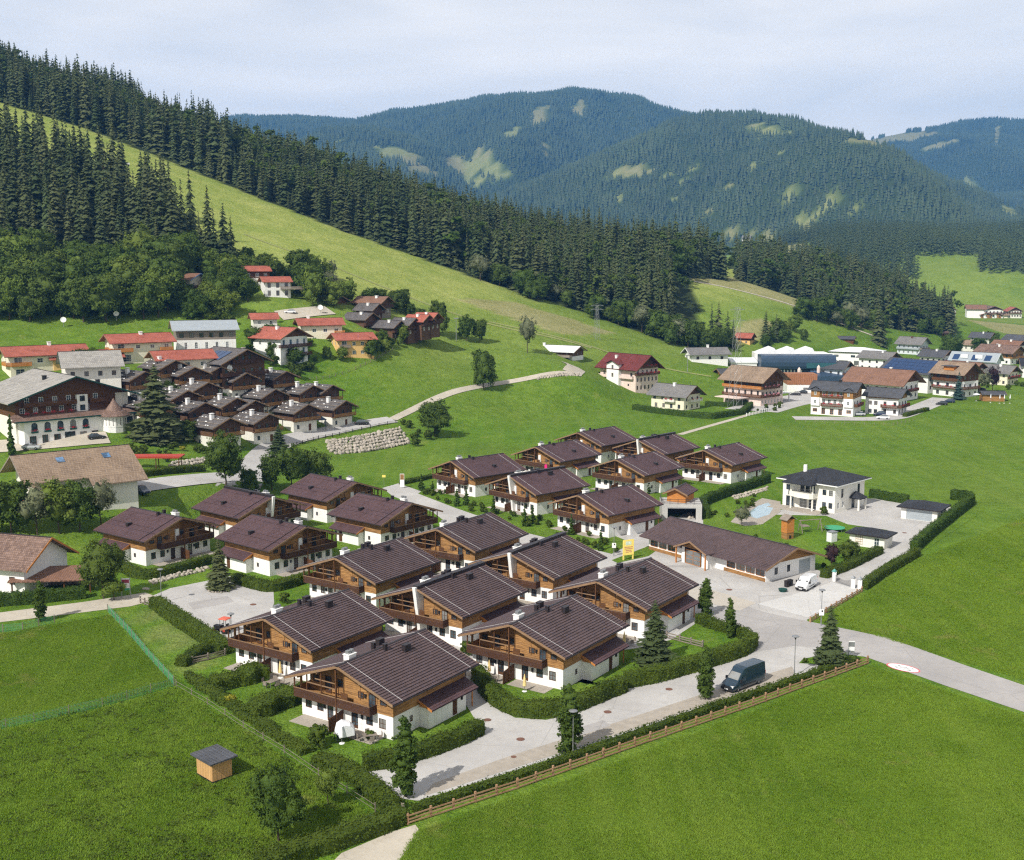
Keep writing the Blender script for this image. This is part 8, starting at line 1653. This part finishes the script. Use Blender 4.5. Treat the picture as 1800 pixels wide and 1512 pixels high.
# terrace furniture
def parasol(label, base, mat='parasol', h=2.3, closed=True):
    t = thing('parasol', label, 'parasol', T(*base)); mb = MB(); mb.beam((0, 0, 0), (0, 0, h), .03, 6); part('pole', mb, M['metal_grey'], t); mb = MB()
    mb.lathe([(.20, h - 1.55), (.24, h - 1.5), (.14, h - .6), (.03, h)] if closed else [(1.4, h - .5), (1.42, h - .45), (.7, h - .18), (.03, h)], 10); part('canopy', mb, M[mat], t); mb = MB(); mb.lathe([(.32, 0), (.32, .08), (.05, .12)], 10); part('base', mb, M['whitepaint'], t); return t
def table_set(label, base, rz=.9, nch=5):
    p = T(*base); t = thing('garden_table', label + ' table', 'table', p, rz); mb = MB(); mb.box(-.8, .8, -.45, .45, .70, .75); part('top', mb, M['greywood'], t)
    for x in (-.7, .7):
        for y in (-.38, .38): mb = MB(); mb.box(x - .03, x + .03, y - .03, y + .03, .06, .70); part('leg', mb, M['metal_grey'], t)
    for i in range(nch):
        an = i * 2 * math.pi / nch + .3; q = p + Vector((1.15 * math.cos(an), .95 * math.sin(an), 0)); c = thing('garden_chair', label + ' chair', 'chair', q, an + math.pi / 2, 'chairs: ' + label); mb = MB(); mb.box(-.25, .25, -.24, .24, .42, .46); part('seat', mb, M['greywood'], c); mb = MB(); mb.box(-.25, .25, -.27, -.23, .46, .95); part('backrest', mb, M['greywood'], c)
        for x in (-.22, .22):
            for y in (-.21, .21): mb = MB(); mb.beam((x, y, .02), (x, y, .42), .02, 4); part('leg', mb, M['metal_grey'], c)
table_set('left terrace of the nearest chalet,', (595, 1262)); parasol('closed yellow parasol on the left terrace of the nearest chalet', (613, 1268))
table_set('right terrace of the nearest chalet,', (650, 1302), .3, 4)
table_set('left terrace behind the long curved hedge,', (858, 1200)); parasol('closed yellow parasol on the left terrace behind the curved hedge', (860, 1190)); parasol('closed yellow parasol by the glazed door behind the curved hedge', (922, 1216))
table_set('terrace behind the garden spruce,', (1100, 1132)); parasol('closed cream parasol behind the garden spruce', (1097, 1138)); table_set('terrace of the chalet by the tractor,', (480, 1206)); parasol('closed yellow parasol on the terrace by the tractor chalet', (493, 1192))
parasol('open white parasol by the pool hut at right', (1716, 705), 'cloth', 3.0, False)
for i, (a, b) in enumerate(((1741, 708), (1757, 709), (1765, 709), (1775, 709))): parasol(['first', 'second', 'third', 'fourth'][i] + ' closed white parasol from the left before the pool hut', (a, b), 'cloth', 3.4)
house('pool_hut', 'small brown pool hut with grey roof near the right edge', 'hut', (1766, 706), 3.0, 5, 8, 2.6, .9, M['tile_slate'], M['larch'], 'lf', .6, .6, base=.4)
# covered swing seat on the nearest terrace
p = G(607, 1300); ss = thing('hollywood_swing', 'garden swing seat under a white cover on the nearest terrace', 'swing seat', p, .45); mb = MB()
pr = [(-1.15, .9), (-1.2, 1.3), (-.95, 1.95), (-.3, 2.2), (.5, 2.05), (1.0, 1.6), (1.15, .9)]
rs_ = np.random.RandomState(2); rows = [[(x * (1 - .12 * abs(j - 2)) + rs_.uniform(-.05, .05), (j - 2) * .42, z + rs_.uniform(-.06, .06) - (.25 if j in (0, 4) else 0)) for x, z in pr] for j in range(5)]
for j in range(4):
    for i in range(len(pr) - 1): mb.face([rows[j][i], rows[j][i + 1], rows[j + 1][i + 1], rows[j + 1][i]])
mb.face(rows[0][::-1]); mb.face(rows[4]); part('cover', mb, M['cloth'], ss); mb = MB(); mb.box(-.9, .9, -.4, .4, .42, .62); part('seat', mb, M['green_paint'], ss)
for x in (-1.05, 1.05): mb = MB(); mb.beam((x, -.6, 0), (x, .1, 1.3), .04, 6); mb.beam((x, .7, 0), (x, .1, 1.3), .04, 6); part('stand', mb, M['metal_dark'], ss, kind='stuff')
p = G(604, 1292); pa = parasol('closed white parasol in front of the covered swing seat', (601, 1307), 'cloth')
tw = thing('towel', 'bright pink towel hanging on a far chalet balcony', 'towel', G(960.5, 819, 3.3)); mb = MB(); mb.face([(-.45, -.1, -.75), (.45, -.1, -.75), (.45, -.02, .35), (-.45, -.02, .35)]); mb.face([(.45, -.02, .35), (.45, .1, .3), (-.45, .1, .3), (-.45, -.02, .35)]); part('cloth', mb, plain('hot_pink_cloth', (.80, .03, .22), .9), tw)
# ring of white stones round the car park spruce
sr_ = thing('stone_ring', 'ring of white stones round the car park spruce', 'stone ring', G(386, 1037))
for k in range(26): an = k * 2 * math.pi / 26; c = obj('stone', STO[k % 6], sr_, (1.75 * math.cos(an), 1.75 * math.sin(an), .1)); c.scale = (.38,) * 3
bk = obj('boulder', STO[2], None, G(256, 1036)); bk.scale = (1.3, 1.0, 1.0); tag(bk, 'single white boulder on the grass beside the left street lamp', 'boulder')
# ---------------------------------------------------------------- masts
def pylon(label, base, top, wb, wt, arm=3.0, Y_=None):
    p = AY(base[0], base[1], Y_) if Y_ else T(*base); p = Vector((p.x, p.y, hg(p.x, p.y))); h = hpx(p, base[1] - top); t = thing('pylon', label, 'pylon', p, .4)
    C4 = [(-1, -1), (1, -1), (1, 1), (-1, 1)]
    for sx, sy in C4: mb = MB(); mb.beam((sx * wb, sy * wb, -.5), (sx * wt, sy * wt, h), .06, 4, .04); part('leg', mb, M['metal_grey'], t)
    mb = MB(); n = 9
    for k in range(n):
        za, zb = h * k / n, h * (k + 1) / n; wa, w2 = wb + (wt - wb) * k / n, wb + (wt - wb) * (k + 1) / n
        for i in range(4):
            a, b = C4[i], C4[(i + 1) % 4]; mb.beam((a[0] * wa, a[1] * wa, za), (b[0] * w2, b[1] * w2, zb), .02, 3, cap=False); mb.beam((b[0] * wa, b[1] * wa, za), (a[0] * w2, a[1] * w2, zb), .02, 3, cap=False)
    part('lattice', mb, M['metal_grey'], t, kind='stuff')
    for z in ((h * .97, h * .86) if arm > 2 else (h * .97,)): mb = MB(); mb.beam((-arm, 0, z), (arm, 0, z), .10, 4); mb.beam((-arm, 0, z), (0, 0, z + 1.0), .05, 4); mb.beam((arm, 0, z), (0, 0, z + 1.0), .05, 4); part('cross_arm', mb, M['metal_grey'], t, kind='stuff')
    return t
pylon('tall lattice pylon in front of the guesthouse with flower balconies', (1292, 716), 540, 1.9, .6, 3.2); pylon('lattice pylon on the ski slope above the wine-red roof', (1049, 596), 536, 1.1, .45, 3.0)
def pole(label, base, top, tee=0): p = T(*base); h = hpx(p, base[1] - top); t = thing('mast', label, 'mast', p); mb = MB(); mb.beam((0, 0, -.3), (0, 0, h), .16, 6, .1); part('pole', mb, M['metal_grey'], t); mb = MB(); mb.box(-.9 - tee, .9 + tee, -.12, .12, h - .1, h + .25); part('cross_arm', mb, M['metal_grey'], t); return t
pole('floodlight mast at the forest edge above the slope', (952, 520), 478); pole('thin mast on the slope below the mountain inn', (802, 600), 560); pole('thin mast left of the cream house on the slope edge', (1208, 655), 625); pole('short mast on the slope above the left houses', (529, 470), 440)
lp = AY(213, 330, 530); lp.z = hg(lp.x, lp.y); lt = thing('lift_tower', 'white ski lift tower with cross arm above the left wood', 'lift tower', lp, .3); h = AY(213, 288, 530).z - lp.z; mb = MB(); mb.beam((0, 0, -.5), (0, 0, h), .55, 10, .4); part('mast', mb, M['whitepaint'], lt); mb = MB(); mb.box(-4.0, 4.0, -.35, .35, h - .3, h + .5); part('cross_arm', mb, M['whitepaint'], lt)
for x in (-3.6, 3.6): mb = MB(); mb.box(x - .3, x + .3, -1.8, 1.8, h - 1.0, h - .35); part('sheave_train', mb, M['metal_dark'], lt)
mb = MB(); mb.beam((-1, 0, h + .5), (-1, 0, h + 2.2), .12, 6); mb.beam((1, 0, h + .5), (1, 0, h + 2.2), .12, 6); mb.beam((-1.2, 0, h + 2.2), (1.2, 0, h + 2.2), .1, 6); part('gantry', mb, M['whitepaint'], lt, kind='stuff')
for i, (a, b) in enumerate(((205, 564), (563, 552), (112, 575), (485, 568))):
    p = T(a, b); dsh = thing('satellite_dish', ['large white satellite dish above the orange-balcony house', 'white satellite dish beside the upper car park', 'white satellite dish behind the long cream house', 'white satellite dish above the red-roofed house'][i], 'satellite dish', p, .3); mb = MB(); mb.beam((0, 0, -.3), (0, 0, 2.2), .08, 6); part('pole', mb, M['metal_grey'], dsh); mb = MB(); mb.lathe([(.05, 0), (.5, .06), (.95, .24), (.95, .28), (.5, .12), (.05, .06)], 14); d_ = part('dish', mb, M['whitepaint'], dsh, (0, 0, 2.4)); d_.rotation_euler = (R(70), 0, 0)
# blue canvas shelter by the road
p = T(556, 752); bs = thing('canvas_shelter', 'dark blue canvas shelter between two log chalets at the road', 'shelter', p, .4); mb = MB(); mb.lathe([(3.6, 2.5), (3.6, 2.7), (.1, 4.4)], 4); part('canopy', mb, M['tin_blue'], bs, None, math.pi / 4)
for x in (-2.3, 2.3):
    for y in (-2.3, 2.3): mb = MB(); mb.beam((x, y, -.5), (x, y, 2.6), .08, 6); part('post', mb, M['tin_blue'], bs)
# ---------------------------------------------------------------- haze
mb = MB(); mb.box(-5300, 5300, -650, 7450, -1.5, 1010)
hm = bpy.data.materials.new('haze'); hm.use_nodes = True; hn = hm.node_tree; hn.nodes.remove(hn.nodes['Principled BSDF'])
pv = hn.nodes.new('ShaderNodeVolumePrincipled'); pv.inputs['Color'].default_value = (.13, .42, 1.0, 1); pv.inputs['Density'].default_value = .000105; pv.inputs['Anisotropy'].default_value = .1
hn.links.new(pv.outputs[0], hn.nodes['Material Output'].inputs['Volume'])
hz = part('haze', mb, hm, None, kind='stuff')
hz['label'] = 'thin blue summer haze over the far mountains'; hz['category'] = 'haze'
